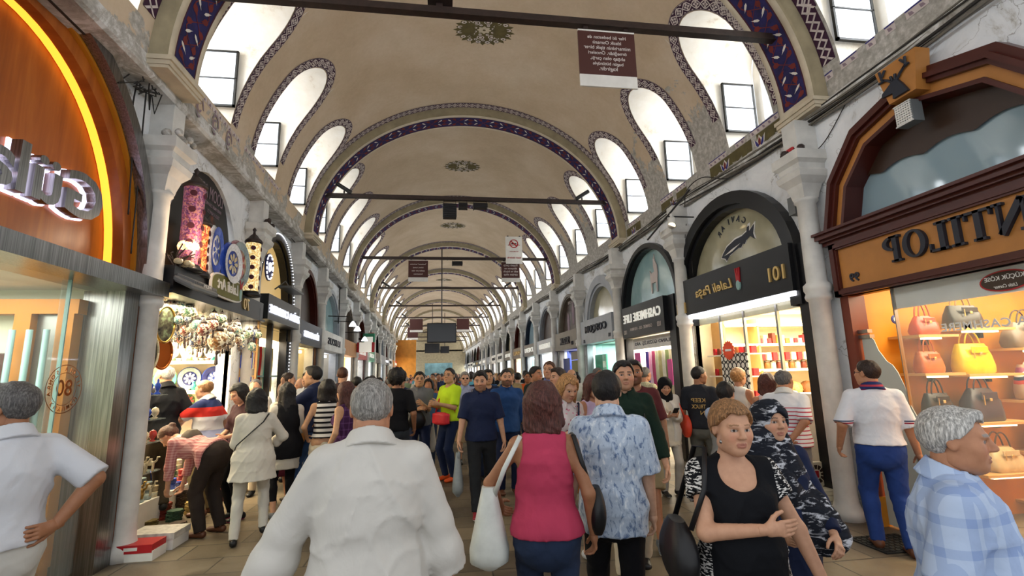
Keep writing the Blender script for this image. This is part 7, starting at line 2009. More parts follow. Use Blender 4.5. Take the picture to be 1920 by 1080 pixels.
def people():
    for nm, c in (('leather_black', '#141416'), ('leather_brown', '#5a3420'), ('leather_tan', '#9a6a38'), ('canvas_bag', '#d4d8d2'), ('bag_red', '#d8303c'), ('bag_orange', '#d8452a'), ('plastic_grey', '#8d9496'), ('sole_white', '#d8d5cc'), ('shoe_orange', '#e0561e'), ('shoe_red', '#8e2430'), ('shoe_grey', '#5a6068'), ('shoe_pink', '#c2307a'), ('phone_black', '#101014')): plain(nm, c, .45, var=.12, scale=9, bump=.15)
    white = K('white', '#cfceca', var=.05); kurta = K('kurta', '#c9c6bf', var=.05); polo = K('white_polo', '#cdd0d6', var=.04); wtr = K('white_trousers', '#c9c8c2', var=.06)
    black = K('black', '#131317', var=.15); navy = K('navy', '#1b2440', var=.15); denim = K('denim', '#26324a', var=.3); denimb = K('denim_blue', '#2f4a74', var=.35); char = K('charcoal', '#232528', var=.2)
    grey = K('grey', '#77787a', var=.1); beige = K('beige', '#b9ad98', var=.08); khaki = K('khaki', '#8d8062', var=.1); cream = K('cream', '#d6ccb8', var=.06)
    pink = K('pink', '#b23c58', var=.1); blot = K('blot', '#b4c3d6', c2='#63789c', pat='blotch', p=dict(f=30, s=(1, 1, .5)))
    belt = MAT['leather_brown']; bk = MAT['leather_black']; sole = MAT['sole_white']
    SP = lambda z: None
    # 1 man in the long white shirt
    P = person('grey-haired man seen from behind in a long loose white shirt with both sleeves out', (-.30, 2.15), 6, 1.68, fat=.45, skin='mid', lod=0, hair=('crop', 'grey'), head=(0, -4),
               top=T(kurta, sleeve=.93, collar=kurta, hem=.5, loose=.03, fold=.011, cuff=.035, sl=.014, flare=.03, ff=.8), low=tr(cream, loose=.02), feet=shoe(belt), L=(-.43, .08, .88), R=(.35, .1, .84), elbow=dict(L=(-1, -.5, 0), R=(1, -.6, 0)))
    # 2 man in white polo at the glass
    P = person('grey-haired man in white polo and white trousers looking into the jewellery window', (-2.2, 2.9), 60, 1.70, fat=.25, skin='tan', lod=0, hair=('short', 'salt'), head=(34, 2),
               top=T(polo, sleeve=.5, collar=polo, hem=.93, loose=.012, fold=.006, cuff=.02), low=tr(wtr, belt=belt, loose=.02), feet=shoe(bk), L=(-.26, .14, .86), R=(.17, -.16, 1.0), elbow=dict(R=(1, -.7, 0), L=(-1, -.6, 0)), hands=dict(R=dict(dir=(-.9, -.2, -.1), palm=(0, 1, 0))))
    # 3 woman in pink
    P = person('dark auburn haired woman in sleeveless pink top carrying a white canvas bag', (.55, 2.75), -8, 1.63, sex='f', fat=.1, skin='tan', lod=0, hair=('bob', 'auburn'), head=(-8, 0),
               top=T(pink, sleeve=0, hem=.9, loose=.004, fold=.006, name='tank_top'), low=tr(denim, 'jeans', loose=.008), feet=shoe(bk), L=(-.27, .24, 1.0), R=(.27, .02, .88), elbow=dict(L=(-1, -.8, 0)), legs=((-.09, .1, .085), (.1, -.1, .085)))
    up = P['up']
    soft_bag(P, (-.31, .03, .88), (.3, .25, .42), MAT['canvas_bag'], 'white slouchy canvas bag on the left shoulder of the woman in pink', [(-.27, .12, 1.04), (-.22, .1, 1.2), (-.13, .07, 1.35), (-.13, -.05, 1.36), (-.22, -.09, 1.2), (-.28, 0., 1.04)], 'tote_bag')
    soft_bag(P, (.28, .02, .96), (.22, .1, .24), bk, 'small black bag at the right hip of the woman in pink', [(.24, .08, 1.05), (.16, .06, 1.36), (.16, -.08, 1.36), (.25, -.04, 1.05)])
    # 4 man in the blue blotched shirt
    P = person('dark-haired man seen from behind in a pale blue mottled shirt and black trousers', (1.01, 2.98), -15, 1.69, skin='pale', lod=0, hair=('short', 'black'), head=(0, -2),
               top=T(blot, sleeve=.48, collar=blot, hem=.78, loose=.018, fold=.008, cuff=.03, sl=.012), low=tr(black, loose=.012), feet=shoe(bk), L=(-.27, .08, .84), R=(.24, .06, .86), legs=((-.1, .12, .085), (.09, -.08, .09)))
    # 5 woman in black
    dash = K('black_dashes', '#0f1116', c2='#d8d6d2', pat='shoulders', var=.1)
    P = person('fair-brown haired woman in black top with white dashes on the sleeves, hand on her chest', (1.28, 2.12), 170, 1.545, sex='f', fat=.35, skin='fair', lod=0, hair=('bun', 'fairbrown'), head=(6, -6),
               top=T(dash, sleeve=.22, hem=.8, neck='scoop', loose=.006, fold=.006, sl=.014, cuff=.02), low=tr(black, loose=.015), feet=shoe(bk), R=(-.02, .25, 1.19), L=(-.36, .1, .84), elbow=dict(R=(1, -.3, -.4), L=(-1, -.5, 0)), hands=dict(R=dict(dir=(-1, .12, .08), palm=(0, -1, 0), curl=.2)), legs=((-.09, .2, .085), (.1, -.16, .1)))
    soft_bag(P, (.27, .02, .93), (.34, .14, .26), bk, 'black leather shoulder bag under the arm of the woman in the dashed top', [(.24, .12, 1.04), (.17, .12, 1.2), (.13, .05, 1.36), (.14, -.06, 1.35), (.24, -.1, 1.04)])
    b = MB(); b.smooth = True; p = wpt(P, P['hc'] + np.array([.062, .03, -.055])); b.ball(p, .009, 8, 6); held(P, 'small silver earring of the woman in the dashed top', 'earring', 'earring', [('stud', b, 'steel')])
    # 6 woman in the headscarf
    scp = K('scarf_print', '#1a1d26', c2='#c9ccd4', pat='blotch', p=dict(f=24, s=(.5, .5, 1.6), c3='#20242e'))
    P = person('woman in patterned headscarf and dark coat walking close behind the woman in black', (1.83, 2.62), 168, 1.5, sex='f', fat=.35, skin='fair', lod=0, hair=('hijab', scp), head=(12, 0),
               top=T(navy, sleeve=.95, hem=.5, loose=.02, fold=.007, name='coat'), low=tr(black), feet=shoe(bk), L=(-.2, .24, .98), R=(.1, .22, 1.0), hands=dict(L=dict(palm=(.3, -1, 0))))
    f_ = Field((-.36, -.3, .75), (.36, .34, 1.42), .012)
    f_.cone(P['up']((.1, -.02, 1.38)) , P['up']((-.22, .16, .92)), (.16, .13), (.12, .07), .03, side=(1, 0, 0)); f_.cone((.12, .02, 1.28), (.02, .1, 1.05), (.14, .12), (.1, .1), .04, side=(1, 0, 0)); f_.folds(.012, 1.6, 3, .5)
    Pm, Fm = f_.mesh(); np_mesh('shawl', Pm, Fm, scp, P['root'])
    # 7 elderly man in plaid
    plaid = K('plaid_blue', '#b4c6e2', c2='#7f97c6', pat='plaid', p=dict(f=11, w=.3))
    P = person('elderly grey-haired man in pale blue plaid shirt passing the handbag window', (1.82, 1.6), -136, 1.53, fat=.45, skin='mid', lod=0, hair=('short', 'white'), head=(-4, -2),
               top=T(plaid, sleeve=.5, collar=plaid, hem=.82, loose=.02, fold=.008, cuff=.012, sl=.012), low=tr(char), feet=shoe(bk), L=(-.28, .1, .86), R=(.3, -.1, .86))
    # 8 man in white polo at the mahogany post
    pw = K('polo_trim', '#dcdde2', var=.04, pat='bands', p=dict(xmin=.2, b=[(1.155, 1.168, '#a03040'), (1.175, 1.185, '#2a3358')]))
    col3 = K('collar_tri', '#27305e', pat='stripes', c2='#a8384a', p=dict(f=22, w=.4)); blue = K('blue_trousers', '#27407e', var=.15)
    P = person('short-haired man in white polo and blue trousers standing by the mahogany shop post', (4.12, 4.28), -30, 1.74, fat=.2, skin='mid', lod=0, hair=('crop', 'dark'), head=(42, 2), glasses='clear',
               top=T(pw, sleeve=.5, collar=col3, hem=.95, loose=.014, fold=.005, cuff=.02), low=tr(blue, belt=bk, loose=.016), feet=shoe(belt), L=(-.31, .06, .92), R=(.3, .04, .86), legs=((-.1, .1, .085), (.11, -.1, .085)))
    b = MB(); S_ = P['S']
    for (u, v, w_, h_) in ((-.03, 1.3, .05, .02), (.02, 1.3, .03, .03), (-.01, 1.27, .06, .015), (.0, 1.325, .02, .02)): b.prism([(u - w_ / 2, v), (u + w_ / 2, v + .006), (u + w_ / 2 - .01, v + h_), (u - w_ / 2 + .008, v + h_ - .004)], lambda a, c, t: wpt(P, (a * S_, -.138 - t, c * S_ + .01)), 0, .003)
    held(P, 'small red and dark print on the back of the white polo', 'print', 'shirt_print', [('print_mark', b, 'paint_red')])
    # 9 striped polo
    st = K('red_stripes', '#d9dade', c2='#b23a4c', pat='stripes', p=dict(f=24, w=.28, zmax=1.26), var=.04)
    P = person('man in white polo with thin red stripes, hands clasped behind his back', (3.88, 5.2), -46, 1.66, fat=.4, skin='mid', lod=1, hair=('crop', 'salt'), head=(-15, 0),
               top=T(st, sleeve=.5, collar=white, hem=.86, loose=.02, fold=.005, cuff=.02), low=tr(grey, loose=.016), feet=shoe(belt), L=(-.04, -.2, .98), R=(.05, -.22, .96), elbow=dict(L=(-1, -.6, 0), R=(1, -.6, 0)))
    P = person('woman with dark red-brown hair and pale tank top at the sweet shop counter', (4.1, 5.8), -30, 1.61, sex='f', skin='mid', lod=1, hair=('bob', 'auburn'), top=T(K('blush', '#dcc8c4', var=.05), sleeve=0, hem=.85, name='tank_top'), low=tr(char), feet=shoe(bk), L=(-.15, .25, 1.0), R=(.15, .25, 1.0))
    P = person('blonde woman with pinned up hair in white sleeveless top with a dark strap', (4.15, 6.5), -62, 1.69, sex='f', skin='mid', lod=1, hair=('bun', 'blonde'), head=(-5, 0), top=T(white, sleeve=0, hem=.85, name='tank_top'), low=tr(denim, 'jeans'), feet=shoe(bk), L=(-.15, .25, 1.0), R=(.15, .25, 1.05))
    P = person('dark-haired young man in light blue shirt under a grey vest, hand at his face', (2.78, 4.6), -58, 1.56, skin='fair', lod=1, hair=('short', 'black'), head=(10, 0), top=T(K('pale_blue', '#a9b8d0', var=.06), sleeve=.95, collar=K('pale_blue', ''), hem=.88, loose=.01, over=T(K('vest_grey', '#8d9090'), sleeve=0, hem=.9, loose=.012, name='vest')), low=tr(char), feet=shoe(bk), L=(-.02, .22, 1.38), R=(.22, .1, .9), elbow=dict(L=(-1, 0, -.6)))
    P = person('person in pale pink shirt half hidden at the near side of the sweet shop', (4.9, 6.6), -40, 1.62, sex='f', skin='fair', lod=1, hair=('bob', 'brown'), top=T(K('palepink', '#dcc0bc', var=.05), sleeve=.5, hem=.88), low=tr(char), feet=shoe(bk))
    tee = K('tee_dark', '#26282e', var=.12)
    P = person('short-haired man in dark printed T-shirt and grey trousers glancing at the sweets', (3.6, 6.6), -40, 1.73, skin='tan', lod=1, hair=('crop', 'black'), head=(-48, 0), top=T(tee, sleeve=.45, hem=.88, loose=.012, cuff=.02), low=tr(K('grey_dk', '#66665f', var=.12), loose=.02), feet=shoe(bk), L=(-.24, .06, .88), R=(.25, .1, .9))
    b = MB()
    for i, l in enumerate(('KEEP', 'TRUCK', 'IN')): put_text(b, l, lambda u, v, t_: wpt(P, (.1 - u, -.154 - t_ + (.012 if i == 2 else 0), 1.25 - i * .085 + v)), .19 if i < 2 else .08, .055, .012, 0, 1, .001, .06)
    held(P, 'faded yellow mirror-written print on the dark T-shirt', 'print', 'shirt_print', [('lettering', b, 'gold_letter')])
    P = person('young woman in black hijab and white cardigan reading her phone', (3.12, 6.7), 176, 1.6, sex='f', skin='fair', lod=1, hair=('hijab', K('hijab_black', '#0e0e12')), head=(-6, -24), top=T(K('ivory', '#ccc4b4', var=.05), sleeve=.5, hem=.72, flare=.03, fold=.009, over=T(K('cardigan', '#d2cec6', var=.05), sleeve=.95, hem=.7, open=True, name='cardigan')), low=tr(K('pale_trousers', '#b3aca2', var=.08), loose=.004), feet=shoe(bk, sole=sole), L=(-.05, .27, 1.16), R=(.06, .27, 1.16), hands=dict(L=dict(palm=(.4, 0, .9), curl=.6), R=dict(palm=(-.4, 0, .9), curl=.6)))
    b = MB(); b.xf; p = P['gL'] * .5 + P['gR'] * .5 + np.array([0, .05, .04]); b.prism([(-.035, -.06), (.035, -.06), (.035, .07), (-.035, .07)], lambda u, v, t: wpt(P, (p[0] + u, p[1] + v * .6, p[2] + v * .5 + t)), 0, .009); held(P, 'black phone held by the young woman in the black hijab', 'phone', 'phone', [('casing', b, 'phone_black')])
    soft_bag(P, (-.27, .03, .92), (.26, .12, .3), MAT['bag_orange'], 'orange-red bag at the side of the young woman in the black hijab', [(-.25, .08, 1.02), (-.15, .05, 1.3), (-.15, -.06, 1.3), (-.25, -.04, 1.02)])
    green = K('green_shirt', '#16281f', var=.12)
    P = person('dark-haired man in dark green shirt coming towards the viewer behind the mottled shirt', (1.62, 4.3), 164, 1.78, skin='fair', lod=0, hair=('short', 'black'), head=(6, 0), beard=('black', .18), top=T(green, sleeve=.9, collar=green, hem=.86, loose=.012, fold=.007), low=tr(beige, loose=.02, belt=belt), feet=shoe(bk), L=(-.3, .08, .86), R=(.24, .1, .88), legs=((-.1, -.18, .11), (.1, .2, .085)))
    soft_bag(P, (-.02, -.2, 1.2), (.14, .3, .4), bk, 'black backpack on the back of the man in the dark green shirt', [(-.14, -.1, 1.36), (-.15, .02, 1.42), (-.15, .12, 1.3), (-.17, .06, 1.1), (-.14, -.12, 1.05)], 'backpack')
    P = person('bearded man in maroon T-shirt and khaki shorts walking behind the dark green shirt', (2.02, 5.05), 162, 1.80, skin='tan', lod=1, hair=('short', 'black'), beard=('black', .6), top=T(K('maroon', '#5a2a2c'), sleeve=.45, hem=.88), low=tr(khaki, 'shorts', len=.5, loose=.03), feet=shoe(MAT['shoe_grey'], sole=sole), L=(-.27, .06, .88), legs=((-.13, .28, .085), (.08, -.2, .13)))
    flo = K('floral', '#d2c8c8', c2='#b05a72', pat='floral', p=dict(f=26, w=.28, c3='#c98a9a'))
    P = person('blonde woman in floral shirt and short tan skirt looking down at her phone', (1.18, 4.75), 204, 1.68, sex='f', skin='fair', lod=1, hair=('long', 'blonde'), head=(-8, -24), top=T(flo, sleeve=.45, hem=.92, collar=flo), low=tr(K('tan_skirt', '#9a6238'), 'skirt', hem=.62, wide=.2), feet=shoe(white, sole=sole, low=1), L=(-.05, .28, 1.18), R=(.08, .26, 1.2), legs=((-.1, .12, .085), (.1, -.1, .085)))
    b = MB(); p = P['gL'] + np.array([.03, .04, .05]); b.prism([(-.035, -.06), (.035, -.06), (.035, .07), (-.035, .07)], lambda u, v, t: wpt(P, (p[0] + u, p[1] + v * .6, p[2] + v * .5 + t)), 0, .009); held(P, 'phone in the hands of the blonde woman in the floral shirt', 'phone', 'phone', [('casing', b, 'phone_black')])
    soft_bag(P, (.2, .12, .98), (.24, .1, .26), navy, 'dark navy bag worn across the floral shirt', [(.16, .14, 1.08), (-.02, .17, 1.25), (-.13, .05, 1.4), (-.05, -.14, 1.3), (.17, -.08, 1.06)])
    P = person('woman with long dark curly hair and sunglasses on her head', (1.62, 5.3), 206, 1.66, sex='f', skin='mid', lod=1, hair=('long', 'auburn'), head=(0, -12), top=T(K('lilac', '#bfa8c4'), sleeve=0, hem=.9, name='tank_top'), low=tr(denim, 'jeans'), feet=shoe(bk), L=(-.1, .26, 1.1), R=(.1, .26, 1.1))
    # middle distance, right of centre
    polon = K('polo_navy', '#1e2744', var=.12)
    P = person('man in navy polo and charcoal trousers striding towards the viewer with plastic bags', (.48, 6.45), 174, 1.74, skin='fair', lod=0, hair=('short', 'black'), head=(-4, -10), beard=('black', .45), top=T(polon, sleeve=.47, collar=polon, hem=.86, loose=.012, fold=.005, cuff=.018), low=tr(char, loose=.014), feet=shoe(MAT['shoe_red'], sole=sole), R=(.28, .14, .84), L=(-.29, .02, .84), legs=((-.09, -.34, .16), (.06, .26, .085)))
    g = P['gR']; soft_bag(P, (g[0] + .02, g[1] - .02, g[2] - .3), (.3, .16, .52), MAT['plastic_grey'], 'grey and white plastic carrier bag in the hand of the man in the navy polo', [(g[0], g[1] + .05, g[2] - .1), (g[0], g[1], g[2] + .02), (g[0], g[1] - .05, g[2] - .1)], 'carrier_bag')
    dsh = K('denim_shirt', '#234476', var=.2)
    P = person('bearded man in blue denim shirt behind the man in the navy polo', (.93, 7.35), 182, 1.76, skin='fair', lod=1, hair=('crop', 'black'), beard=('black', .75), top=T(dsh, sleeve=.8, collar=dsh, hem=.84, loose=.012), low=tr(navy), feet=shoe(belt), L=(-.26, .08, .88), R=(.25, .1, .9))
    g = P['gL']; soft_bag(P, (g[0], g[1], g[2] - .22), (.3, .16, .34), white, 'white paper carrier bag in the hand of the man in the denim shirt', [(g[0], g[1] + .05, g[2] - .08), (g[0], g[1], g[2] + .02), (g[0], g[1] - .05, g[2] - .08)], 'carrier_bag')
    hv = K('hivis', '#c4e82e', var=.08)
    P = person('laughing man in fluorescent yellow T-shirt, navy jeans and orange shoes', (.1, 8.45), 128, 1.81, skin='asian', lod=1, hair=('crop', 'black'), head=(22, 4), glasses='clear', top=T(hv, sleeve=.45, hem=.9, loose=.01), low=tr(K('jeans_navy', '#1c2846', var=.2), 'jeans', loose=.008), feet=shoe(MAT['shoe_orange'], sole=MAT['shoe_orange']), L=(-.1, .3, 1.18), R=(.08, .3, 1.16))
    soft_bag(P, (-.02, .2, 1.0), (.13, .4, .2), MAT['bag_red'], 'bright red sling bag held before the fluorescent yellow T-shirt', [(.15, .18, 1.08), (.12, .13, 1.3), (.1, 0, 1.45), (-.02, -.12, 1.35), (-.2, .05, 1.1)], 'sling_bag')
    gs = K('grey_shirt', '#6c6e72', var=.1)
    P = person('man with glasses in grey short-sleeved shirt adjusting his watch', (-.42, 8.7), 186, 1.76, skin='asian', lod=1, hair=('short', 'black'), glasses='clear', top=T(gs, sleeve=.45, collar=gs, hem=.84, loose=.012), low=tr(navy), feet=shoe(bk), L=(-.05, .26, 1.2), R=(.04, .28, 1.13), hands=dict(R=dict(dir=(-.9, .3, .2))))
    soft_bag(P, (.05, .2, .98), (.14, .34, .28), bk, 'black camera bag hanging before the grey short-sleeved shirt', [(.14, .2, 1.1), (.12, .12, 1.3), (.1, .0, 1.44), (-.05, -.14, 1.3), (-.12, .16, 1.08)])
    g = (-.24, -.05, .62); soft_bag(P, g, (.24, .16, .42), cream, 'patterned cream carrier bag hanging beside the man in the grey shirt', [(g[0], g[1] + .04, g[2] + .18), (g[0] - .01, g[1], g[2] + .28), (g[0], g[1] - .04, g[2] + .18)], 'carrier_bag')
    P = person('curly black-haired man seen from behind in black T-shirt', (-.70, 7.6), -6, 1.78, skin='tan', lod=1, hair=('curly', 'black'), top=T(black, sleeve=.45, hem=.88, loose=.01), low=tr(K('slate', '#33383e')), feet=shoe(bk), L=(-.22, .12, .92), R=(.25, .06, .9))
    lav = K('lavender', '#9aa4c4', var=.08)
    P = person('grey-blonde woman with sunglasses in lavender shirt and beige skirt', (.42, 9.9), 182, 1.74, sex='f', skin='pale', lod=1, hair=('bun', 'grey'), glasses='dark', top=T(lav, sleeve=.8, collar=lav, hem=.92), low=tr(K('beige_skirt', '#8e7e68'), 'skirt', hem=.42, wide=.23), feet=shoe(bk), L=(-.12, .24, 1.04), R=(.2, .1, .95))
    soft_bag(P, (-.1, .22, 1.12), (.14, .26, .5), MAT['leather_brown'], 'brown and red bag held before the lavender shirt', [(-.1, .2, 1.3), (-.14, .08, 1.42), (-.14, -.08, 1.4)])
    # left group
    P = person('white-haired shopkeeper in black shirt standing among the ceramics, hand in pocket', (-3.55, 6.9), 58, 1.78, skin='fair', lod=1, hair=('bald2', 'white'), head=(16, 0), z0=.12, top=T(K('black_shirt', '#17181c'), sleeve=.48, collar=K('black_shirt', ''), hem=.88, loose=.02, fold=.008, cuff=.03), low=tr(K('olive_brown', '#3c342a'), loose=.03), feet=shoe(bk), L=(-.27, .06, .9), R=(.24, .08, .94), fat=.15)
    tri = K('tricolor', '#c9cad0', pat='bands', var=.05, p=dict(b=[(1.36, 2., '#27305a'), (1.24, 1.36, '#c4332c'), (.98, 1.07, '#8f96b8'), (.5, .98, '#1c2440')]))
    P = person('balding man in red, white and navy polo reaching towards a plate', (-3.05, 7.15), 84, 1.72, skin='fair', lod=1, fat=.3, hair=('bald2', 'fairbrown'), lean=12, top=T(tri, sleeve=.42, hem=.88, collar=white, loose=.015), low=tr(khaki), feet=shoe(belt), L=(-.12, .56, 1.22), R=(.25, .1, .92), elbow=dict(L=(-.3, 0, -1)))
    chk = K('pink_check', '#d8a8a0', c2='#b4686a', pat='check', p=dict(f=34))
    P = person('woman in pink checked shirt bending down over the coaster stacks', (-2.62, 6.25), 72, 1.63, sex='f', skin='fair', lod=0, hair=('bun', 'brown'), lean=74, head=(10, -20), top=T(chk, sleeve=.8, hem=.87, loose=.02, fold=.006), low=tr(K('brown_trousers', '#2e2622'), loose=.02), feet=shoe(belt, low=1), L=(-.12, .50, .50), R=(.1, .5, .52), elbow=dict(L=(-.3, -.2, 0), R=(.3, -.2, 0)), legs=((-.12, .0, .085), (.12, -.06, .085)))
    soft_bag(P, (.0, .32, 1.04), (.2, .26, .2), K('bag_taupe', '#5f564c'), 'taupe backpack on the bending woman in pink check', None, 'backpack')
    P = person('woman in white tunic and white trousers seen from behind with a thin black strap', (-2.05, 5.85), 20, 1.585, sex='f', fat=.2, skin='fair', lod=0, hair=('bob', 'black'), head=(14, -12), top=T(K('tunic', '#cfc8ba', var=.05), sleeve=.9, hem=.7, flare=.06, loose=.02, fold=.008, name='tunic'), low=tr(K('white_trs', '#cbc6ba', var=.05), loose=.006), feet=shoe(bk, low=1), L=(-.12, .26, 1.02), R=(.16, .24, 1.05), legs=((-.15, -.04, .085), (.15, .12, .14)), elbow=dict(R=(1, -.4, -.3)))
    b = MB(); b.smooth = True; b.tube([wpt(P, p) for p in ((-.2, .05, .92), (-.17, -.13, 1.02), (-.04, -.165, 1.15), (.07, -.15, 1.25), (.12, -.1, 1.33), (.12, .02, 1.31))], .009, 6, flat=.6); held(P, 'thin black bag strap across the back of the white tunic', 'strap', 'bag_strap', [('strap', b, bk)])
    P = person('black-haired woman with sunglasses on her head looking down at the goods', (-2.57, 6.85), 142, 1.66, sex='f', skin='fair', lod=1, hair=('long', 'black'), head=(0, -26), top=T(K('maroon_dk', '#3a2226'), sleeve=.5, hem=.85), low=tr(black, loose=.0), feet=shoe(bk, sole=MAT['shoe_pink']), L=(-.1, .26, 1.05), R=(.1, .28, 1.0))
    P = person('long black-haired woman in white sleeves under a black pinafore and cropped leggings', (-2.0, 6.75), 28, 1.63, sex='f', skin='fair', lod=1, hair=('long', 'black'), head=(6, -8), top=T(K('offwhite', '#cfcabe', var=.05), sleeve=.9, hem=.62, fold=.007, over=T(black, sleeve=0, hem=.76, loose=.014, name='pinafore')), low=tr(black, len=.85, loose=.0), feet=shoe(MAT['shoe_grey'], sole=sole), L=(-.1, .28, 1.05), R=(.12, .26, 1.0))
    P = person('brown-haired woman in cream blouse and maroon skirt behind the black pinafore', (-2.25, 7.5), 40, 1.64, sex='f', skin='fair', lod=1, hair=('long', 'brown'), head=(6, 0), top=T(cream, sleeve=.6, hem=.95), low=tr(K('maroon_skirt', '#5c2030'), 'skirt', hem=.4, wide=.22), feet=shoe(bk))
    P = person('black-haired man in navy polo and jeans raising one hand beside his face', (-1.82, 7.3), 82, 1.86, skin='asian', lod=1, hair=('short', 'black'), top=T(polon, sleeve=.45, collar=polon, hem=.9), low=tr(denimb, 'jeans'), feet=shoe(belt), L=(-.18, .34, 1.42), R=(.2, .1, .92), elbow=dict(L=(-.3, .2, -1)), hands=dict(L=dict(dir=(0, -.2, 1), palm=(0, 1, 0), curl=.15)), legs=((-.1, .08, .085), (.1, -.1, .085)))
    soft_bag(P, (-.22, .1, .96), (.24, .1, .28), MAT['leather_tan'], 'tan bag at the hip of the man in navy polo and jeans', [(-.2, .1, 1.08), (-.1, .1, 1.3), (.08, .02, 1.44), (.05, -.12, 1.3), (-.18, -.08, 1.05)])
    bws = K('bw_stripes', '#d8d6d0', c2='#131316', pat='stripes', p=dict(f=16, w=.42))
    P = person('wavy black-haired woman in black and white striped top with a cream jacket at her waist', (-1.52, 6.8), 12, 1.66, sex='f', skin='asian', lod=1, hair=('bob', 'black'), head=(12, 0), top=T(bws, sleeve=0, hem=.98, name='tank_top'), low=tr(K('cream_skirt', '#cfc6b0', var=.06), 'skirt', hem=.62, waist=1.03, wide=.22, fold=.014), feet=shoe(bk), L=(-.24, .14, .98), R=(.2, .2, 1.0))
    ppl = K('purple_plaid', '#3a1c3e', c2='#6a4474', pat='plaid', p=dict(f=13, w=.2))
    P = person('auburn-haired woman in sleeveless purple plaid shirt looking left', (-1.19, 6.35), 62, 1.63, sex='f', skin='asian', lod=1, hair=('long', 'auburn'), head=(4, 0), top=T(ppl, sleeve=0, hem=.88, loose=.014), low=tr(denim, 'jeans'), feet=shoe(bk), L=(-.25, .08, .9), R=(.2, .16, .95))
    P = person('short-haired man in white shirt turned towards the street beyond the raised hand', (-2.72, 9.1), -58, 1.8, skin='fair', lod=1, hair=('crop', 'dark'), top=T(white, sleeve=.6, hem=.9), low=tr(char), feet=shoe(bk))
    P = person('smiling man in pale striped shirt beside the man turned to the street', (-2.52, 9.7), 158, 1.8, skin='fair', lod=1, hair=('short', 'black'), top=T(K('palegrey', '#b9bcc4'), sleeve=.6, collar=K('palegrey', ''), hem=.9), low=tr(char), feet=shoe(bk))
    P = person('short brown-haired woman in dark floral dress with straps, seen from behind', (-1.85, 9.4), 0, 1.88, sex='f', skin='fair', lod=1, hair=('crop', 'brown'), top=T(K('floral_dk', '#3a2a2c', c2='#8a3a30', pat='floral', p=dict(f=18, w=.3, c3='#4a6a4a')), sleeve=.4, hem=.6), low=tr(black), feet=shoe(bk))
    P = person('woman in black hijab just left of the curly-haired man', (-1.16, 7.9), 6, 1.68, sex='f', skin='fair', lod=1, hair=('hijab', K('hijab_black', '')), top=T(K('black_coat', '#17171a'), sleeve=.95, hem=.5, name='coat'), low=tr(black), feet=shoe(bk))
    # right of centre, further
    P = person('tall brown-haired man in periwinkle shirt looking left over the crowd', (1.66, 7.6), 140, 1.87, skin='fair', lod=1, hair=('crop', 'brown'), head=(10, 0), top=T(K('periwinkle', '#6f82c0'), sleeve=.6, collar=K('periwinkle', ''), hem=.88), low=tr(denim), feet=shoe(bk))
    P = person('dark-haired man in profile beside the tall man in the periwinkle shirt', (1.52, 6.4), 112, 1.75, skin='fair', lod=1, hair=('short', 'dark'), top=T(K('polo_blue2', '#2a3460'), sleeve=.5, hem=.9), low=tr(khaki), feet=shoe(bk))
    P = person('black-haired man in bottle green sweatshirt with a small white badge', (1.55, 8.3), 222, 1.8, skin='mid', lod=1, fat=.2, hair=('short', 'black'), top=T(K('bottle', '#24302c'), sleeve=.8, hem=.88), low=tr(denim), feet=shoe(bk))
    P = person('young man with backpack straps behind the denim shirt', (.74, 8.4), 188, 1.77, skin='asian', lod=1, hair=('short', 'black'), top=T(K('tee_navy2', '#22263c'), sleeve=.45, hem=.9), low=tr(denim), feet=shoe(bk))
    P = person('man in khaki shirt and cap walking behind the green sweatshirt', (1.28, 9.6), 184, 1.79, skin='fair', lod=1, hair=('cap', K('cap_khaki', '#6a5c44')), top=T(K('khaki_sh', '#8a7b5c'), sleeve=.5, hem=.88), low=tr(khaki), feet=shoe(bk))
    P = person('man in orange T-shirt seen between the crowd on the right', (1.95, 11.4), 178, 1.72, skin='tan', lod=1, hair=('crop', 'black'), top=T(K('orange', '#c85a2a'), sleeve=.45, hem=.9), low=tr(denim), feet=shoe(bk))
    P = person('balding man in white shirt bending his head before the green door', (2.5, 9.4), 150, 1.76, skin='fair', lod=1, hair=('bald2', 'salt'), head=(0, -20), top=T(white, sleeve=.6, hem=.88), low=tr(beige), feet=shoe(bk))
    P = person('man in white and lime shirt with sunglasses on his reddish face', (2.85, 8.9), 200, 1.76, skin='tan', lod=1, hair=('crop', 'salt'), glasses='dark', top=T(K('lime_white', '#cdd8c0', pat='bands', p=dict(b=[(1.1, 1.3, '#b8d83a')])), sleeve=.5, hem=.88), low=tr(khaki), feet=shoe(bk))
    P = person('man in beige checked shirt facing the scarf window', (3.52, 8.3), -62, 1.75, skin='mid', lod=1, hair=('crop', 'salt'), top=T(K('beige_chk', '#b8b498', c2='#9a9678', pat='check', p=dict(f=30)), sleeve=.5, hem=.86), low=tr(khaki), feet=shoe(bk))
    P = person('grey-haired red-faced man behind the maroon T-shirt', (2.62, 6.7), 186, 1.72, skin='#b86a4a', lod=1, hair=('bald2', 'grey'), top=T(K('rust', '#8a4a3a'), sleeve=.5, hem=.88), low=tr(khaki), feet=shoe(bk))

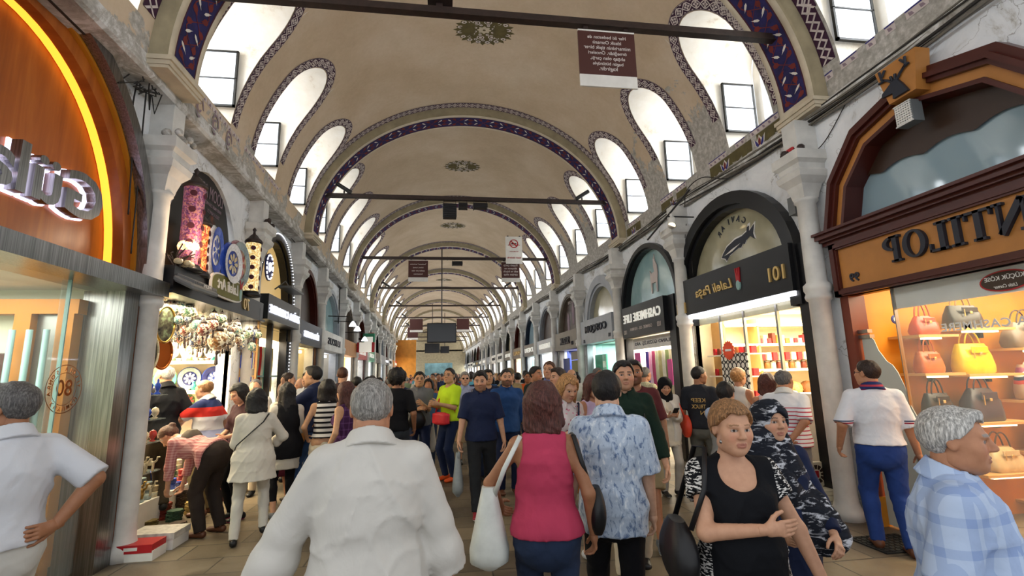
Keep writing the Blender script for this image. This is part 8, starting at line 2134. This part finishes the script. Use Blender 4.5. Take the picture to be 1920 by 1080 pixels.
def crowd():
    random.seed(77); rng = random
    W = [('#a8a49c', 'm'), ('#2a3350', 'm'), ('#8c2f34', 'f'), ('#d0ccc4', 'm'), ('#3d5a7c', 'f'), ('#1a1a1e', 'm'), ('#7c8a6a', 'm'), ('#c08a94', 'f'), ('#5ea4b8', 'm'), ('#c9c3b2', 'f'), ('#4a4038', 'm'), ('#b86a3a', 'f')]
    HR = [('short', 'black'), ('crop', 'dark'), ('long', 'brown'), ('crop', 'salt'), ('bob', 'black'), ('short', 'black'), ('bald2', 'grey'), ('pony', 'black'), ('short', 'dark'), ('hijab', None), ('crop', 'black'), ('long', 'blonde')]
    low = [tr(K('denim', '')), tr(K('charcoal', '')), tr(K('khaki', '')), tr(K('beige', ''))]
    pr = []
    lab = 'small figure in the dense crowd far down the market street'
    for i, ((c, sx), h) in enumerate(zip(W, HR)):
        m = K('crowd_%d' % i, c); hh = h if h[1] else (h[0], K('crowd_scarf', '#d8d4cc'))
        P = person(lab, (0, 0), 0, 1.7 if sx == 'm' else 1.62, sx, fat=.1 * (i % 3), skin=('fair', 'mid', 'tan')[i % 3], lod=2, hair=hh, top=T(m, sleeve=.5 if i % 2 else .9, hem=.85), low=low[i % 4], feet=shoe(MAT['leather_black']), L=(-.22, .12, .95), R=(.2, .2, .98) if i % 2 else None, legs=((-.09, .16, .085), (.1, -.14, .1)), group='distant crowd')
        pr.append(P['root'])
    spots = []
    y = 10.5
    while y < 62 and len(spots) < 235:
        n = 3 if y < 14 else (5 if y < 30 else 6)
        for k in range(n):
            x = cx(y) + rng.uniform(-3.1, 3.1) if y > 16 else cx(y) + rng.uniform(-3.0, 3.0)
            yy = y + rng.uniform(-.4, .4)
            if (yy < 44 or x > cx(yy) - 1.9) and all((x - a) ** 2 + (yy - b_) ** 2 > .3 for a, b_ in spots) and not (yy < 12.5 and -1. < x < 1.4): spots.append((x, yy))
        y += .8 if y < 20 else 1.05
    extra = [(3.4, 9.9), (2.2, 10.2), (3.7, 11.9), (-2.95, 8.3), (-.3, 9.8), (-1.7, 10.1), (-2.9, 10.6), (-2.2, 11.2), (-1.5, 10.8), (-2.6, 12.1), (.5, 11.6), (-.25, 11), (1.9, 12.6), (3.1, 11.3), (-1.0, 12.2), (2.7, 12.4)]
    for i, (x, yy) in enumerate(extra + spots):
        rz = math.radians((0 if rng.random() < .45 else 180) + rng.uniform(-35, 35)); s = rng.uniform(.95, 1.07)
        if i < len(pr): o = pr[i]; o.location = (x, yy, 0); o.rotation_euler = (0, 0, rz)
        else: o = copy_tree(pr[rng.randrange(len(pr))], (x, yy, 0), rz, scale=s)
people(); crowd()
